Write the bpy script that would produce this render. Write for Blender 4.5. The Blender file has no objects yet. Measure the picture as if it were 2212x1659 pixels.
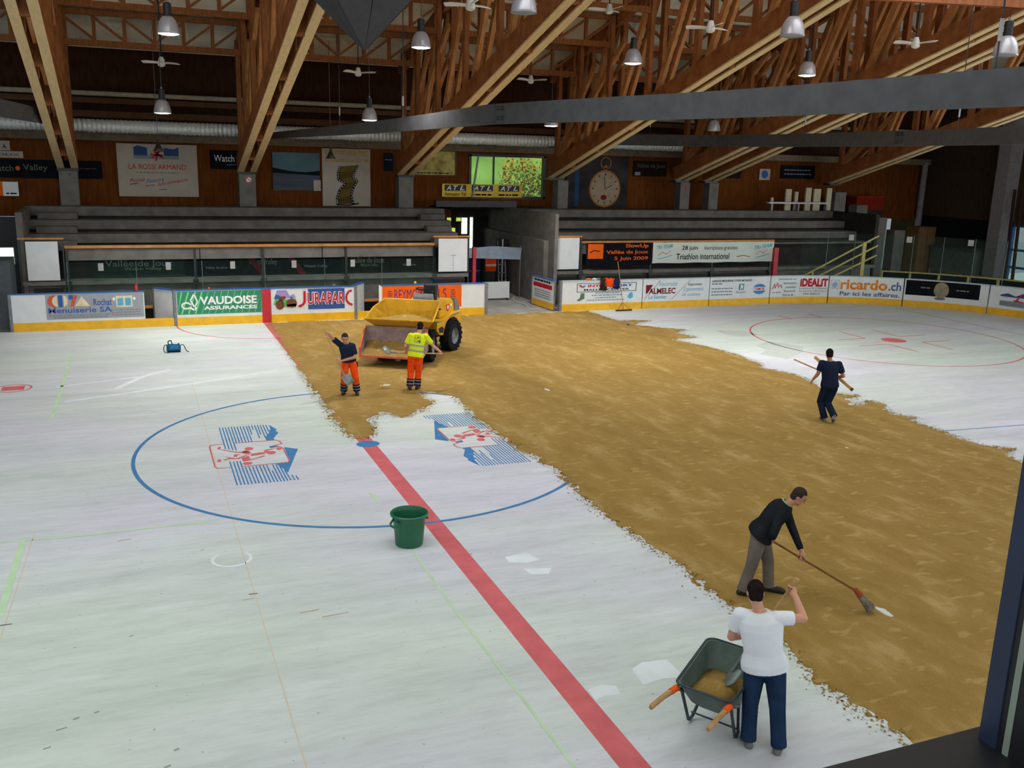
import bpy, bmesh, math, random
import numpy as np
from mathutils import Vector as V, Matrix

random.seed(7)
SC = bpy.context.scene
C = SC.collection

# ------------------------------------------------------------------ camera
cam_d = bpy.data.cameras.new('camera')
cam = bpy.data.objects.new('camera', cam_d)
C.objects.link(cam)
_yaw, _pitch, _roll = math.radians(22.2086), math.radians(13.4486), math.radians(1.5733)
_f = V((math.sin(_yaw) * math.cos(_pitch), math.cos(_yaw) * math.cos(_pitch), -math.sin(_pitch)))
_r = V((math.cos(_yaw), -math.sin(_yaw), 0))
_u = _r.cross(_f)
_r2 = _r * math.cos(_roll) + _u * math.sin(_roll)
_u2 = -_r * math.sin(_roll) + _u * math.cos(_roll)
_m = Matrix((_r2, _u2, -_f)).transposed().to_4x4()
_m.translation = V((-4.2898, -18.258, 5.7859))
cam.matrix_world = _m
cam_d.sensor_width = 36
cam_d.lens = 2030.5 / 2212 * 36
cam_d.clip_start = 0.05
cam_d.clip_end = 300
SC.camera = cam

# ------------------------------------------------------------------ world, daylight, exposure
W = bpy.data.worlds.new('World')
SC.world = W
W.use_nodes = True
_bg = W.node_tree.nodes['Background']
_bg.inputs[0].default_value = (0.80, 0.93, 1.0, 1)
_bg.inputs[1].default_value = 0.30
SC.view_settings.view_transform = 'Standard'
SC.view_settings.look = 'None'
SC.view_settings.exposure = 0.05
SC.view_settings.gamma = 1.0
SC.view_settings.use_curve_mapping = False
SC.cycles.use_denoising = True
SC.cycles.max_bounces = 3
SC.cycles.diffuse_bounces = 2
SC.cycles.glossy_bounces = 2
SC.cycles.adaptive_threshold = 0.07
SC.cycles.adaptive_min_samples = 12
SC.cycles.caustics_reflective = False
SC.cycles.caustics_refractive = False


def area_light(name, loc, target, sx, sy, energy, col):
    d = bpy.data.lights.new(name, 'AREA')
    d.shape = 'RECTANGLE'
    d.size = sx
    d.size_y = sy
    d.energy = energy
    d.color = col
    o = bpy.data.objects.new(name, d)
    C.objects.link(o)
    o.location = loc
    o.rotation_euler = (V(target) - V(loc)).to_track_quat('-Z', 'Y').to_euler()
    return o


# daylight through the long window band of the end wall and of the near side
area_light('end_window_daylight', (35.6, -6, 3.2), (0, -6, 0.0), 30, 3.4, 2400, (0.90, 0.97, 1.0))
area_light('near_window_daylight', (2, -21.5, 7.6), (4, 0, 0.0), 46, 3.0, 1250, (0.91, 0.97, 1.0))
# added fill light under the closed near roof slope, no opening there
area_light('added_roof_fill', (4, -5.5, 12.6), (4, -2.5, 0.0), 46, 5.0, 2350, (0.91, 0.97, 1.0))


# the sun on the meadow of the reflected view
_sd = bpy.data.lights.new('sun', 'SUN')
_sd.energy = 2.2
_sd.angle = 0.05
_so = bpy.data.objects.new('sun', _sd)
C.objects.link(_so)
_so.rotation_euler = V((0.05, 0.5, -0.87)).to_track_quat('-Z', 'Y').to_euler()


# ------------------------------------------------------------------ materials
def lin(c):
    return tuple((v / 255 / 12.92) if v / 255 <= 0.04045 else ((v / 255 + 0.055) / 1.055) ** 2.4 for v in c) + (1,)


MATS = {}


def mat(name, col, rough=0.6, var=0.12, scale=6.0, metal=0.0, bump=0.0, stretch=(1, 1, 1), spec=0.5, emit=None):
    if name in MATS:
        return MATS[name]
    m = bpy.data.materials.new(name)
    m.use_nodes = True
    nt = m.node_tree
    b = nt.nodes['Principled BSDF']
    b.inputs['Roughness'].default_value = rough
    b.inputs['Metallic'].default_value = metal
    b.inputs['Specular IOR Level'].default_value = spec if rough < 0.58 or metal > 0 else 0.0
    tc = nt.nodes.new('ShaderNodeTexCoord')
    mp = nt.nodes.new('ShaderNodeMapping')
    mp.inputs['Scale'].default_value = stretch
    nz = nt.nodes.new('ShaderNodeTexNoise')
    nz.inputs['Scale'].default_value = scale
    nz.inputs['Detail'].default_value = 2
    nt.links.new(tc.outputs['Object'], mp.inputs[0])
    nt.links.new(mp.outputs[0], nz.inputs['Vector'])
    cr = nt.nodes.new('ShaderNodeValToRGB')
    c = lin(col)
    cr.color_ramp.elements[0].position = 0.3
    cr.color_ramp.elements[1].position = 0.7
    cr.color_ramp.elements[0].color = tuple(max(0, v * (1 - var)) for v in c[:3]) + (1,)
    cr.color_ramp.elements[1].color = tuple(min(1, v * (1 + var)) for v in c[:3]) + (1,)
    nt.links.new(nz.outputs[0], cr.inputs[0])
    nt.links.new(cr.outputs[0], b.inputs['Base Color'])
    if bump:
        bp = nt.nodes.new('ShaderNodeBump')
        bp.inputs['Strength'].default_value = bump
        bp.inputs['Distance'].default_value = 0.02
        nt.links.new(nz.outputs[0], bp.inputs['Height'])
        nt.links.new(bp.outputs[0], b.inputs['Normal'])
    if emit:
        b.inputs['Emission Color'].default_value = lin(emit[0])
        b.inputs['Emission Strength'].default_value = emit[1]
        m.cycles.emission_sampling = 'NONE'
    MATS[name] = m
    return m


def glass_mat(name, tint, alpha):
    m = bpy.data.materials.new(name)
    m.use_nodes = True
    nt = m.node_tree
    b = nt.nodes['Principled BSDF']
    b.inputs['Base Color'].default_value = lin(tint)
    b.inputs['Roughness'].default_value = 0.08
    tr = nt.nodes.new('ShaderNodeBsdfTransparent')
    tr.inputs[0].default_value = (0.90, 0.96, 0.94, 1)
    nz = nt.nodes.new('ShaderNodeTexNoise')
    nz.inputs['Scale'].default_value = 1.3
    mr = nt.nodes.new('ShaderNodeMapRange')
    mr.inputs[3].default_value = alpha * 0.6
    mr.inputs[4].default_value = alpha * 1.4
    mx = nt.nodes.new('ShaderNodeMixShader')
    nt.links.new(nz.outputs[0], mr.inputs[0])
    nt.links.new(mr.outputs[0], mx.inputs[0])
    nt.links.new(tr.outputs[0], mx.inputs[1])
    nt.links.new(b.outputs[0], mx.inputs[2])
    nt.links.new(mx.outputs[0], nt.nodes['Material Output'].inputs[0])
    MATS[name] = m
    return m


WHITE = mat('white_board', (222, 224, 226), 0.35, 0.04, 3)
YELLOW = mat('yellow_kick', (236, 178, 26), 0.4, 0.10, 4)
BLUECAP = mat('blue_cap', (44, 98, 170), 0.4)
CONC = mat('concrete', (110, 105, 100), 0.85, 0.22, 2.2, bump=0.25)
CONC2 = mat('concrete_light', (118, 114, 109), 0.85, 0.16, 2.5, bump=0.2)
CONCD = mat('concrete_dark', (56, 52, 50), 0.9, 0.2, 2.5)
WOOD = mat('truss_wood', (152, 94, 58), 0.65, 0.25, 3.0, stretch=(6, 1, 1))
WOODP = mat('pale_underside', (222, 194, 146), 0.6, 0.08, 3.0, stretch=(5, 1, 1))
WOODLIT = mat('lit_strut_wood', (186, 126, 78), 0.65, 0.22, 3.0, stretch=(6, 1, 1))  # truss wood again, lightened: the light on the struts is in the colour
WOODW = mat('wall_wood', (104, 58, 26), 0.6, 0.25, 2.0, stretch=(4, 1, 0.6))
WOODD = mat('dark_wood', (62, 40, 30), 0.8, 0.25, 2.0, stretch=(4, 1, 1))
RAILW = mat('rail_wood', (196, 128, 52), 0.5, 0.2, 4)
PALEC = mat('insulation', (240, 230, 208), 0.9, 0.15, 0.7)
STEEL = mat('galvanised', (126, 128, 132), 0.55, 0.18, 7, metal=0.35)
DUCTM = mat('duct_metal', (218, 224, 222), 0.36, 0.10, 6, metal=0.2)
BANDM = mat('band_metal', (82, 82, 84), 0.6, 0.16, 4, metal=0.2)
DARK = mat('dark_steel', (48, 48, 52), 0.5, 0.15)
BLACK = mat('black', (20, 20, 24), 0.5, 0.2)
BLACKS = mat('black_sheet', (26, 27, 33), 0.6, 0.2)
LAMPG = mat('lamp_shade_grey', (176, 172, 178), 0.32, 0.06, metal=0.35)
LAMPON = mat('lamp_lit', (255, 255, 245), 0.4, 0.0, emit=((255, 255, 240), 9.0))
LAMPOFF = mat('lamp_unlit', (150, 158, 160), 0.3, 0.05)
FANW = mat('fan_white', (222, 218, 210), 0.5, 0.05)
RED = mat('red_paint', (190, 40, 52), 0.5, 0.10, 5)
REDL = mat('red_line', (208, 108, 112), 0.6, 0.10, 3)
BLUEL = mat('blue_line', (76, 128, 178), 0.6, 0.10, 3)
GREENL = mat('green_line', (190, 218, 180), 0.7, 0.08, 3)
WHITEP = mat('white_patch', (224, 230, 234), 0.6, 0.05, 3)
GREYP = mat('grey_patch', (184, 190, 184), 0.6, 0.05, 3)
ORANGEL = mat('orange_line', (216, 198, 172), 0.7, 0.05, 3)
MARKD = mat('dark_mark', (116, 116, 120), 0.7, 0.1, 3)
SCUFF = mat('scuff_grey', (160, 160, 158), 0.7, 0.1, 3)
RUST = mat('rust_stain', (190, 172, 150), 0.8, 0.15, 6)
INK = mat('ink_dark', (38, 38, 44), 0.6, 0.05)
INKG = mat('ink_grey', (132, 138, 142), 0.6, 0.05)
INKB = mat('ink_blue', (66, 100, 170), 0.6, 0.05)
INKR = mat('ink_red', (196, 44, 56), 0.6, 0.05)
INKLB = mat('ink_light_blue', (96, 172, 206), 0.6, 0.05)
INKW = mat('ink_white', (240, 240, 238), 0.6, 0.03)
INKO = mat('ink_orange', (238, 104, 34), 0.6, 0.05)
INKP = mat('ink_purple', (116, 52, 96), 0.6, 0.05)
INKBR = mat('ink_brown', (122, 44, 48), 0.6, 0.05)
GLASS = glass_mat('rink_glass', (110, 130, 124), 0.03)


# ------------------------------------------------------------------ mesh helpers
class MB:
    def __init__(s):
        s.v = []
        s.f = []

    def add(s, vs, fs):
        n = len(s.v)
        s.v += [tuple(p) for p in vs]
        s.f += [tuple(i + n for i in f) for f in fs]
        return s

    def box(s, x0, x1, y0, y1, z0, z1):
        return s.add([(x, y, z) for x in (x0, x1) for y in (y0, y1) for z in (z0, z1)],
                     [(0, 1, 3, 2), (4, 6, 7, 5), (0, 4, 5, 1), (2, 3, 7, 6), (0, 2, 6, 4), (1, 5, 7, 3)])

    def bar(s, p, q, w, h, up=(0, 0, 1)):
        p, q = V(p), V(q)
        d = (q - p).normalized()
        u = V(up)
        if abs(d.dot(u)) > 0.98:
            u = V((1, 0, 0))
        r = d.cross(u).normalized()
        u = r.cross(d)
        vs = []
        for c in (p, q):
            for a, b in ((-1, -1), (1, -1), (1, 1), (-1, 1)):
                vs.append(c + r * (a * w / 2) + u * (b * h / 2))
        return s.add(vs, [(0, 1, 2, 3), (7, 6, 5, 4), (0, 4, 5, 1), (1, 5, 6, 2), (2, 6, 7, 3), (3, 7, 4, 0)])

    def cyl(s, p, q, r0, r1=None, n=12, caps=True):
        r1 = r0 if r1 is None else r1
        p, q = V(p), V(q)
        d = (q - p).normalized()
        a = d.orthogonal().normalized()
        b = d.cross(a)
        vs = []
        for c, r in ((p, r0), (q, r1)):
            for i in range(n):
                t = 2 * math.pi * i / n
                vs.append(c + (a * math.cos(t) + b * math.sin(t)) * r)
        fs = [(i, (i + 1) % n, n + (i + 1) % n, n + i) for i in range(n)]
        if caps:
            fs += [tuple(reversed(range(n))), tuple(range(n, 2 * n))]
        return s.add(vs, fs)

    def tube(s, pts, r, n=8):
        pts = [V(p) for p in pts]
        vs = []
        prev = None
        for i, p in enumerate(pts):
            d = (pts[min(i + 1, len(pts) - 1)] - pts[max(i - 1, 0)]).normalized()
            if prev is None:
                a = d.orthogonal().normalized()
            else:
                a = (prev - d * prev.dot(d)).normalized()
            prev = a
            b = d.cross(a)
            rr = r[i] if isinstance(r, (list, tuple)) else r
            for k in range(n):
                t = 2 * math.pi * k / n
                vs.append(p + (a * math.cos(t) + b * math.sin(t)) * rr)
        m = len(pts)
        fs = [(i * n + k, i * n + (k + 1) % n, (i + 1) * n + (k + 1) % n, (i + 1) * n + k) for i in range(m - 1) for k in range(n)]
        fs += [tuple(reversed(range(n))), tuple(range((m - 1) * n, m * n))]
        return s.add(vs, fs)

    def lathe(s, prof, n=24, c=(0, 0, 0), axis='z', caps=False):
        vs = []
        for r, z in prof:
            for k in range(n):
                t = 2 * math.pi * k / n
                a, b = r * math.cos(t), r * math.sin(t)
                if axis == 'z':
                    vs.append((c[0] + a, c[1] + b, c[2] + z))
                elif axis == 'y':
                    vs.append((c[0] + a, c[1] + z, c[2] - b))
                else:
                    vs.append((c[0] + z, c[1] + a, c[2] + b))
        m = len(prof)
        fs = [(i * n + k, i * n + (k + 1) % n, (i + 1) * n + (k + 1) % n, (i + 1) * n + k) for i in range(m - 1) for k in range(n)]
        if caps:
            fs += [tuple(reversed(range(n))), tuple(range((m - 1) * n, m * n))]
        return s.add(vs, fs)

    def prism(s, poly, z0, z1):
        n = len(poly)
        vs = [(x, y, z0) for x, y in poly] + [(x, y, z1) for x, y in poly]
        fs = [tuple(reversed(range(n))), tuple(range(n, 2 * n))] + [(i, (i + 1) % n, n + (i + 1) % n, n + i) for i in range(n)]
        return s.add(vs, fs)

    def prism3(s, poly, off):
        n = len(poly)
        o = V(off)
        vs = [V(p) for p in poly] + [V(p) + o for p in poly]
        fs = [tuple(reversed(range(n))), tuple(range(n, 2 * n))] + [(i, (i + 1) % n, n + (i + 1) % n, n + i) for i in range(n)]
        return s.add(vs, fs)

    def sphere(s, c, rx, ry=None, rz=None, n=12, m=8, rot=None):
        ry = rx if ry is None else ry
        rz = rx if rz is None else rz
        vs = []
        c = V(c)
        for i in range(m + 1):
            ph = math.pi * i / m - math.pi / 2
            for k in range(n):
                t = 2 * math.pi * k / n
                p = V((rx * math.cos(ph) * math.cos(t), ry * math.cos(ph) * math.sin(t), rz * math.sin(ph)))
                if rot is not None:
                    p = rot @ p
                vs.append(c + p)
        fs = [(i * n + k, i * n + (k + 1) % n, (i + 1) * n + (k + 1) % n, (i + 1) * n + k) for i in range(m) for k in range(n)]
        return s.add(vs, fs)

    def mesh(s, name, smooth=False):
        me = bpy.data.meshes.new(name)
        me.from_pydata([tuple(p) for p in s.v], [], s.f)
        bm = bmesh.new()
        bm.from_mesh(me)
        bmesh.ops.remove_doubles(bm, verts=bm.verts, dist=1e-6)
        bmesh.ops.recalc_face_normals(bm, faces=bm.faces)
        bm.to_mesh(me)
        bm.free()
        if smooth:
            me.shade_smooth()
            if smooth == 'auto':
                me.set_sharp_from_angle(angle=math.radians(40))
        return me

    def build(s, name, m, parent=None, smooth=False, world=True, bevel=0):
        return link(name, s.mesh(name, smooth), m, parent, world, bevel)


def root_loc(o):
    while o.parent:
        o = o.parent
    return o.location.copy() if o.type == 'EMPTY' else V((0, 0, 0))


def link(name, me, m, parent=None, world=True, bevel=0):
    o = bpy.data.objects.new(name, me)
    if m is not None and not me.materials:
        me.materials.append(m)
    C.objects.link(o)
    if parent is not None:
        o.parent = parent
        if world and parent.type == 'EMPTY':
            o.location = -parent.location
    if bevel:
        b = o.modifiers.new('bevel', 'BEVEL')
        b.width = bevel
        b.segments = 2
        b.limit_method = 'ANGLE'
    return o


def tag(o, label, cat=None, group=None, kind=None):
    if label:
        o['label'] = label
    if cat:
        o['category'] = cat
    if group:
        o['group'] = group
    if kind:
        o['kind'] = kind
    return o


def thing(name, label, cat, loc=(0, 0, 0), rz=0.0, group=None):
    o = bpy.data.objects.new(name, None)
    o.empty_display_size = 0.2
    C.objects.link(o)
    o.location = loc
    o.rotation_euler = (0, 0, rz)
    return tag(o, label, cat, group)


def copy_tree(o, parent=None):
    c = o.copy()
    C.objects.link(c)
    c.parent = parent
    for ch in [x for x in o.children]:
        copy_tree(ch, c)
    return c


def struct(name, mb, m, label=None, smooth=False):
    o = mb.build(name, m, smooth=smooth)
    o['kind'] = 'structure'
    if label:
        o['label'] = label
    return o


# text as a flat mesh normalised to a unit box --------------------------------
_TX = {}


def text_mesh(s, bold=0.0, shear=0.0):
    k = (s, bold, shear)
    if k in _TX:
        return _TX[k]
    cu = bpy.data.curves.new('lettering', 'FONT')
    cu.body = s
    cu.offset = bold
    cu.shear = shear
    cu.resolution_u = 3
    ob = bpy.data.objects.new('lettering_source', cu)
    me = ob.to_mesh()
    vs = [(v.co.x, v.co.y) for v in me.vertices]
    fs = [tuple(p.vertices) for p in me.polygons]
    ob.to_mesh_clear()
    bpy.data.objects.remove(ob)
    bpy.data.curves.remove(cu)
    x0 = min(v[0] for v in vs)
    x1 = max(v[0] for v in vs)
    y0 = min(v[1] for v in vs)
    y1 = max(v[1] for v in vs)
    vs = [((x - x0) / (x1 - x0), (y - y0) / (y1 - y0)) for x, y in vs]
    _TX[k] = (vs, fs)
    return _TX[k]


class Flat:
    """prints on a surface given by fn(u, v, off) -> point"""

    def __init__(s, fn, parent, off=0.004):
        s.fn = fn
        s.p = parent
        s.off = off

    def text(s, t, u0, u1, v0, v1, m, bold=0.0, shear=0.0, slant=0.0, name='lettering', k=1, parent=None):
        vs, fs = text_mesh(t, bold, shear)
        mb = MB()
        mb.v = [tuple(s.fn(u0 + x * (u1 - u0), v0 + y * (v1 - v0) + slant * x, s.off * k)) for x, y in vs]
        mb.f = list(fs)
        return mb.build(name, m, parent or s.p)

    def poly(s, pts, m, name='printed_shape', k=1, sub=0, parent=None):
        mb = MB()
        n = len(pts)
        fr = [s.fn(u, v, s.off * k) for u, v in pts]
        bk = [s.fn(u, v, s.off * k - 0.003) for u, v in pts]
        mb.add(fr + bk, [tuple(range(n)), tuple(reversed(range(n, 2 * n)))] + [(i, i + n, (i + 1) % n + n, (i + 1) % n) for i in range(n)])
        return mb.build(name, m, parent or s.p)

    def rect(s, u0, u1, v0, v1, m, name='print', k=1, steps=1, parent=None):
        pts = [(u0 + (u1 - u0) * i / steps, v0) for i in range(steps + 1)] + [(u1 + (u0 - u1) * i / steps, v1) for i in range(steps + 1)]
        if steps == 1:
            return s.poly(pts, m, name, k, parent=parent)
        mb = MB()
        for i in range(steps):
            a = u0 + (u1 - u0) * i / steps
            b = u0 + (u1 - u0) * (i + 1) / steps
            mb.add([s.fn(a, v0, s.off * k), s.fn(b, v0, s.off * k), s.fn(b, v1, s.off * k), s.fn(a, v1, s.off * k)], [(0, 1, 2, 3)])
        return mb.build(name, m, parent or s.p)

    def ell(s, cu, cv, a, b, m, name='print', k=1, t0=0, t1=360, n=24):
        pts = [(cu + a * math.cos(math.radians(t0 + (t1 - t0) * i / n)), cv + b * math.sin(math.radians(t0 + (t1 - t0) * i / n))) for i in range(n if t1 - t0 >= 360 else n + 1)]
        return s.poly(pts, m, name, k)

    def line(s, pts, w, m, name='printed_line', k=1, closed=False):
        mb = MB()
        P = list(pts) + ([pts[0]] if closed else [])
        for (a, b), (c, d) in zip(P[:-1], P[1:]):
            L = math.hypot(c - a, d - b) or 1e-6
            nx, ny = -(d - b) / L * w / 2, (c - a) / L * w / 2
            q = [(a + nx, b + ny), (a - nx, b - ny), (c - nx, d - ny), (c + nx, d + ny)]
            mb.add([s.fn(u, v, s.off * k) for u, v in q], [(0, 1, 2, 3)])
        return mb.build(name, m, s.p)

    def greek(s, u0, u1, v, h, m, k=1, seed=1):
        """an illegible small text line: short dashes"""
        r = random.Random(seed)
        mb = MB()
        u = u0
        while u < u1 - h:
            w = min(r.uniform(1.2, 4.5) * h, u1 - u)
            mb.add([s.fn(a, b, s.off * k) for a, b in ((u, v), (u + w, v), (u + w, v + h), (u, v + h))], [(0, 1, 2, 3)])
            u += w + h * 0.7
        return mb.build('small_print', m, s.p)

# ================================================================== STRUCTURE
def floor_material():
    m = bpy.data.materials.new('rink_floor')
    m.use_nodes = True
    nt = m.node_tree
    N, L = nt.nodes, nt.links
    b = N['Principled BSDF']
    b.inputs['Roughness'].default_value = 0.5
    b.inputs['Specular IOR Level'].default_value = 0.3
    tc = N.new('ShaderNodeTexCoord')

    def noise(scale, st, det=3, rough=0.55):
        mp = N.new('ShaderNodeMapping')
        mp.inputs['Scale'].default_value = st
        mp.inputs['Rotation'].default_value = (0, 0, 0.12)
        nz = N.new('ShaderNodeTexNoise')
        nz.inputs['Scale'].default_value = scale
        nz.inputs['Detail'].default_value = det
        nz.inputs['Roughness'].default_value = rough
        L.new(tc.outputs['Object'], mp.inputs[0])
        L.new(mp.outputs[0], nz.inputs['Vector'])
        return nz.outputs[0]

    def ramp(inp, p0, c0, p1, c1):
        r = N.new('ShaderNodeValToRGB')
        r.color_ramp.elements[0].position = p0
        r.color_ramp.elements[0].color = c0
        r.color_ramp.elements[1].position = p1
        r.color_ramp.elements[1].color = c1
        L.new(inp, r.inputs[0])
        return r.outputs[0]

    def mix(a, bb, fac, mode='MIX'):
        x = N.new('ShaderNodeMix')
        x.data_type = 'RGBA'
        x.blend_type = mode
        if isinstance(fac, float):
            x.inputs[0].default_value = fac
        else:
            L.new(fac, x.inputs[0])
        L.new(a, x.inputs[6])
        if isinstance(bb, tuple):
            x.inputs[7].default_value = bb
        else:
            L.new(bb, x.inputs[7])
        return x.outputs[2]

    base = ramp(noise(0.16, (0.5, 1, 1)), 0.38, lin((212, 222, 214)), 0.64, lin((216, 214, 228)))
    str1 = ramp(noise(0.9, (0.25, 1.6, 1), 4, 0.65), 0.33, (0.78, 0.80, 0.79, 1), 0.62, (1, 1, 1, 1))
    c = mix(base, str1, 0.75, 'MULTIPLY')
    st2 = ramp(noise(6.0, (0.3, 1.3, 1), 3, 0.7), 0.36, (0.87, 0.86, 0.85, 1), 0.55, (1, 1, 1, 1))
    c = mix(c, st2, 0.6, 'MULTIPLY')
    c = mix(c, lin((228, 236, 236)), ramp(noise(0.75, (0.35, 1.4, 1), 3), 0.62, (0, 0, 0, 1), 0.72, (0.5, 0.5, 0.5, 1)))
    spk = ramp(noise(14.0, (1, 1, 1), 2, 0.4), 0.735, (0, 0, 0, 1), 0.76, (0.6, 0.6, 0.6, 1))
    c = mix(c, lin((150, 140, 128)), spk)
    L.new(c, b.inputs['Base Color'])
    return m


def path(s):
    """inner face of the boards: straight along y=15, then the rounded corner, then the end"""
    if s < 21.5:
        return V((s, 15, 0)), V((0, -1, 0))
    t = (s - 21.5) / 8.5
    if t < math.pi / 2:
        return V((21.5 + 8.5 * math.sin(t), 6.5 + 8.5 * math.cos(t), 0)), V((-math.sin(t), -math.cos(t), 0))
    return V((30, 6.5 - (t - math.pi / 2) * 8.5, 0)), V((-1, 0, 0))


def on_board(s, z, off=0.0):
    p, n = path(s)
    return V((p.x + n.x * off, p.y + n.y * off, z))


# --- floors
_rp = [tuple(path(s)[0][:2]) for s in np.linspace(21.5, 34.85, 16)]
_poly = [(-22, 15.02)] + [(x, y) for x, y in _rp] + [(30, -6.5)] + [(21.5 + 8.5 * math.sin(t), -6.5 - 8.5 * math.cos(t)) for t in np.linspace(math.pi / 2, 0, 10)][1:] + [(-22, -15)]
fl = MB().prism(_poly, -0.12, 0.0)
FLOOR = fl.build('floor', floor_material())
tag(FLOOR, 'pale painted rink slab, bare of ice', kind='structure')
wk = MB().box(-24, 38, -22, 26, -0.2, -0.012)
struct('floor_walkway', wk, mat('walk_concrete', (150, 148, 144), 0.8, 0.18, 1.2, bump=0.1), 'grey concrete walkway outside the boards')

FP = Flat(lambda u, v, off: V((u, v, off)), FLOOR, off=0.0022)


def ring(cx, cy, r, w, a0, a1, m, name, k=1, n=96):
    mb = MB()
    for i in range(n):
        t0 = math.radians(a0 + (a1 - a0) * i / n)
        t1 = math.radians(a0 + (a1 - a0) * (i + 1) / n)
        mb.add([(cx + (r + d) * math.cos(t), cy + (r + d) * math.sin(t), 0.0022 * k) for t, d in ((t0, -w / 2), (t0, w / 2), (t1, w / 2), (t1, -w / 2))], [(0, 1, 2, 3)])
    return mb.build(name, m, FLOOR)


FP.rect(-0.15, 0.15, -15, 15, REDL, 'center_line')
ring(0, 0, 4.5, 0.07, 0, 360, BLUEL, 'center_circle', 2)
FP.ell(0, 0, 0.24, 0.21, BLUEL, 'center_spot', 3)
ring(0, 15, 3.0, 0.06, 180, 360, REDL, 'referee_crease', 1, 48)
ring(20, 7, 4.5, 0.06, 0, 360, REDL, 'faceoff_circle', 1)
FP.ell(20.2, 6.65, 0.42, 0.42, REDL, 'faceoff_spot', 2)
ring(-7.17, 7, 0.40, 0.05, 0, 360, REDL, 'faceoff_spot_ring', 1, 40)
FP.rect(-7.42, -6.92, 6.78, 7.22, REDL, 'faceoff_spot', 1)
for sx in (-1, 1):
    for sy in (-1, 1):
        FP.line([(20.2 + sx * 0.75, 6.65 + sy * 1.9), (20.2 + sx * 0.75, 6.65 + sy * 0.55), (20.2 + sx * 2.0, 6.65 + sy * 0.55)], 0.06, REDL, 'faceoff_mark')
FP.rect(19.5, 19.56, 11.35, 12.2, REDL, 'hash_mark')
FP.rect(21.0, 21.06, 11.35, 12.2, REDL, 'hash_mark')
FP.line([(26, 12.6), (26, -10)], 0.05, REDL, 'goal_line')
FP.line([(8.72, -15), (8.72, 15)], 0.3, BLUEL, 'zone_line')
FP.line([(12.6, -2.8), (17.0, -3.1)], 0.04, BLUEL, 'thin_blue_line')
FP.line([(-6.04, 10.7), (-6.12, 3.8)], 0.07, GREENL, 'green_line')
FP.line([(-6.6, -3.25), (-5.56, -3.35), (-3.3, -3.37)], 0.05, GREENL, 'green_line')
FP.line([(-6.07, -3.35), (-6.11, -5.85)], 0.09, GREENL, 'green_line')
FP.line([(-0.62, -5.5), (-0.63, -7.2), (-0.59, -9.3), (-0.56, -11.2)], 0.035, GREENL, 'green_line')
FP.line([(-0.64, -2.85), (-0.60, -3.35)], 0.06, GREENL, 'green_line')
FP.line([(-5.93, -3.0), (-6.06, -7.2)], 0.012, ORANGEL, 'joint_line')
FP.line([(-3.045, 6.5), (-3.02, -12)], 0.012, ORANGEL, 'joint_line')
FP.rect(-3.10, -2.99, -6.215, -6.19, MARKD, 'dark_mark')
FP.rect(-6.08, -5.95, -6.105, -6.08, MARKD, 'dark_mark')
FP.line([(-5.94, 5.29), (-3.4, 6.2), (-0.76, 7.35)], 0.13, WHITEP, 'white_streak')
FP.line([(-4.84, 6.3), (-4.2, 7.5), (-3.5, 8.2)], 0.16, WHITEP, 'white_streak')
FP.line([(-6.2, 6.9), (-4.3, 7.5)], 0.12, WHITEP, 'white_streak')
FP.poly([(0.86, -9.6), (1.05, -9.5), (1.37, -9.54), (1.36, -9.96), (1.1, -9.90), (0.82, -9.95)], WHITEP, 'white_patch')
FP.poly([(0.18, -9.82), (0.36, -9.78), (0.52, -9.86), (0.48, -10.03), (0.30, -10.0), (0.16, -10.04)], WHITEP, 'white_patch')
FP.poly([(0.62, -6.15), (0.98, -6.1), (1.08, -6.4), (0.85, -6.45), (0.6, -6.35)], WHITEP, 'white_patch')
FP.poly([(0.72, -6.62), (1.12, -6.72), (1.0, -6.9), (0.75, -6.82)], WHITEP, 'white_patch')
ring(-3.2, -4.95, 0.27, 0.05, 130, 400, WHITEP, 'chalk_ring', 1, 40)
FP.poly([(15.0, 9.9), (15.96, 9.52), (16.1, 8.8), (15.3, 8.6), (14.9, 9.0)], GREYP, 'grey_patch')
FP.poly([(15.6, 7.6), (16.2, 6.5), (15.62, 5.76), (14.37, 4.97), (13.95, 5.81), (14.6, 6.3), (14.7, 7.0)], GREYP, 'grey_patch')
for i, (x, y, a, w) in enumerate([(-4.75, -3.75, 0.2, 0.03), (-3.2, -6.35, 0.15, 0.02), (-2.55, -6.95, 0.25, 0.03), (-2.3, -7.15, 0.35, 0.02), (-5.3, -8.7, 0.1, 0.02), (-5.15, -8.55, 0.06, 0.03), (-4.95, -8.5, 0.05, 0.03), (-5.4, -9.0, 0.07, 0.02), (-4.2, -9.45, 0.05, 0.03), (-4.3, -9.7, 0.06, 0.03), (-4.6, -6.9, 0.05, 0.02), (-3.6, -4.5, 0.05, 0.02), (0.15, -5.9, 0.04, 0.03)]):
    FP.line([(x, y), (x + a, y + 0.02)], w, RUST if i < 4 else SCUFF, 'scuff_mark')

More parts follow.
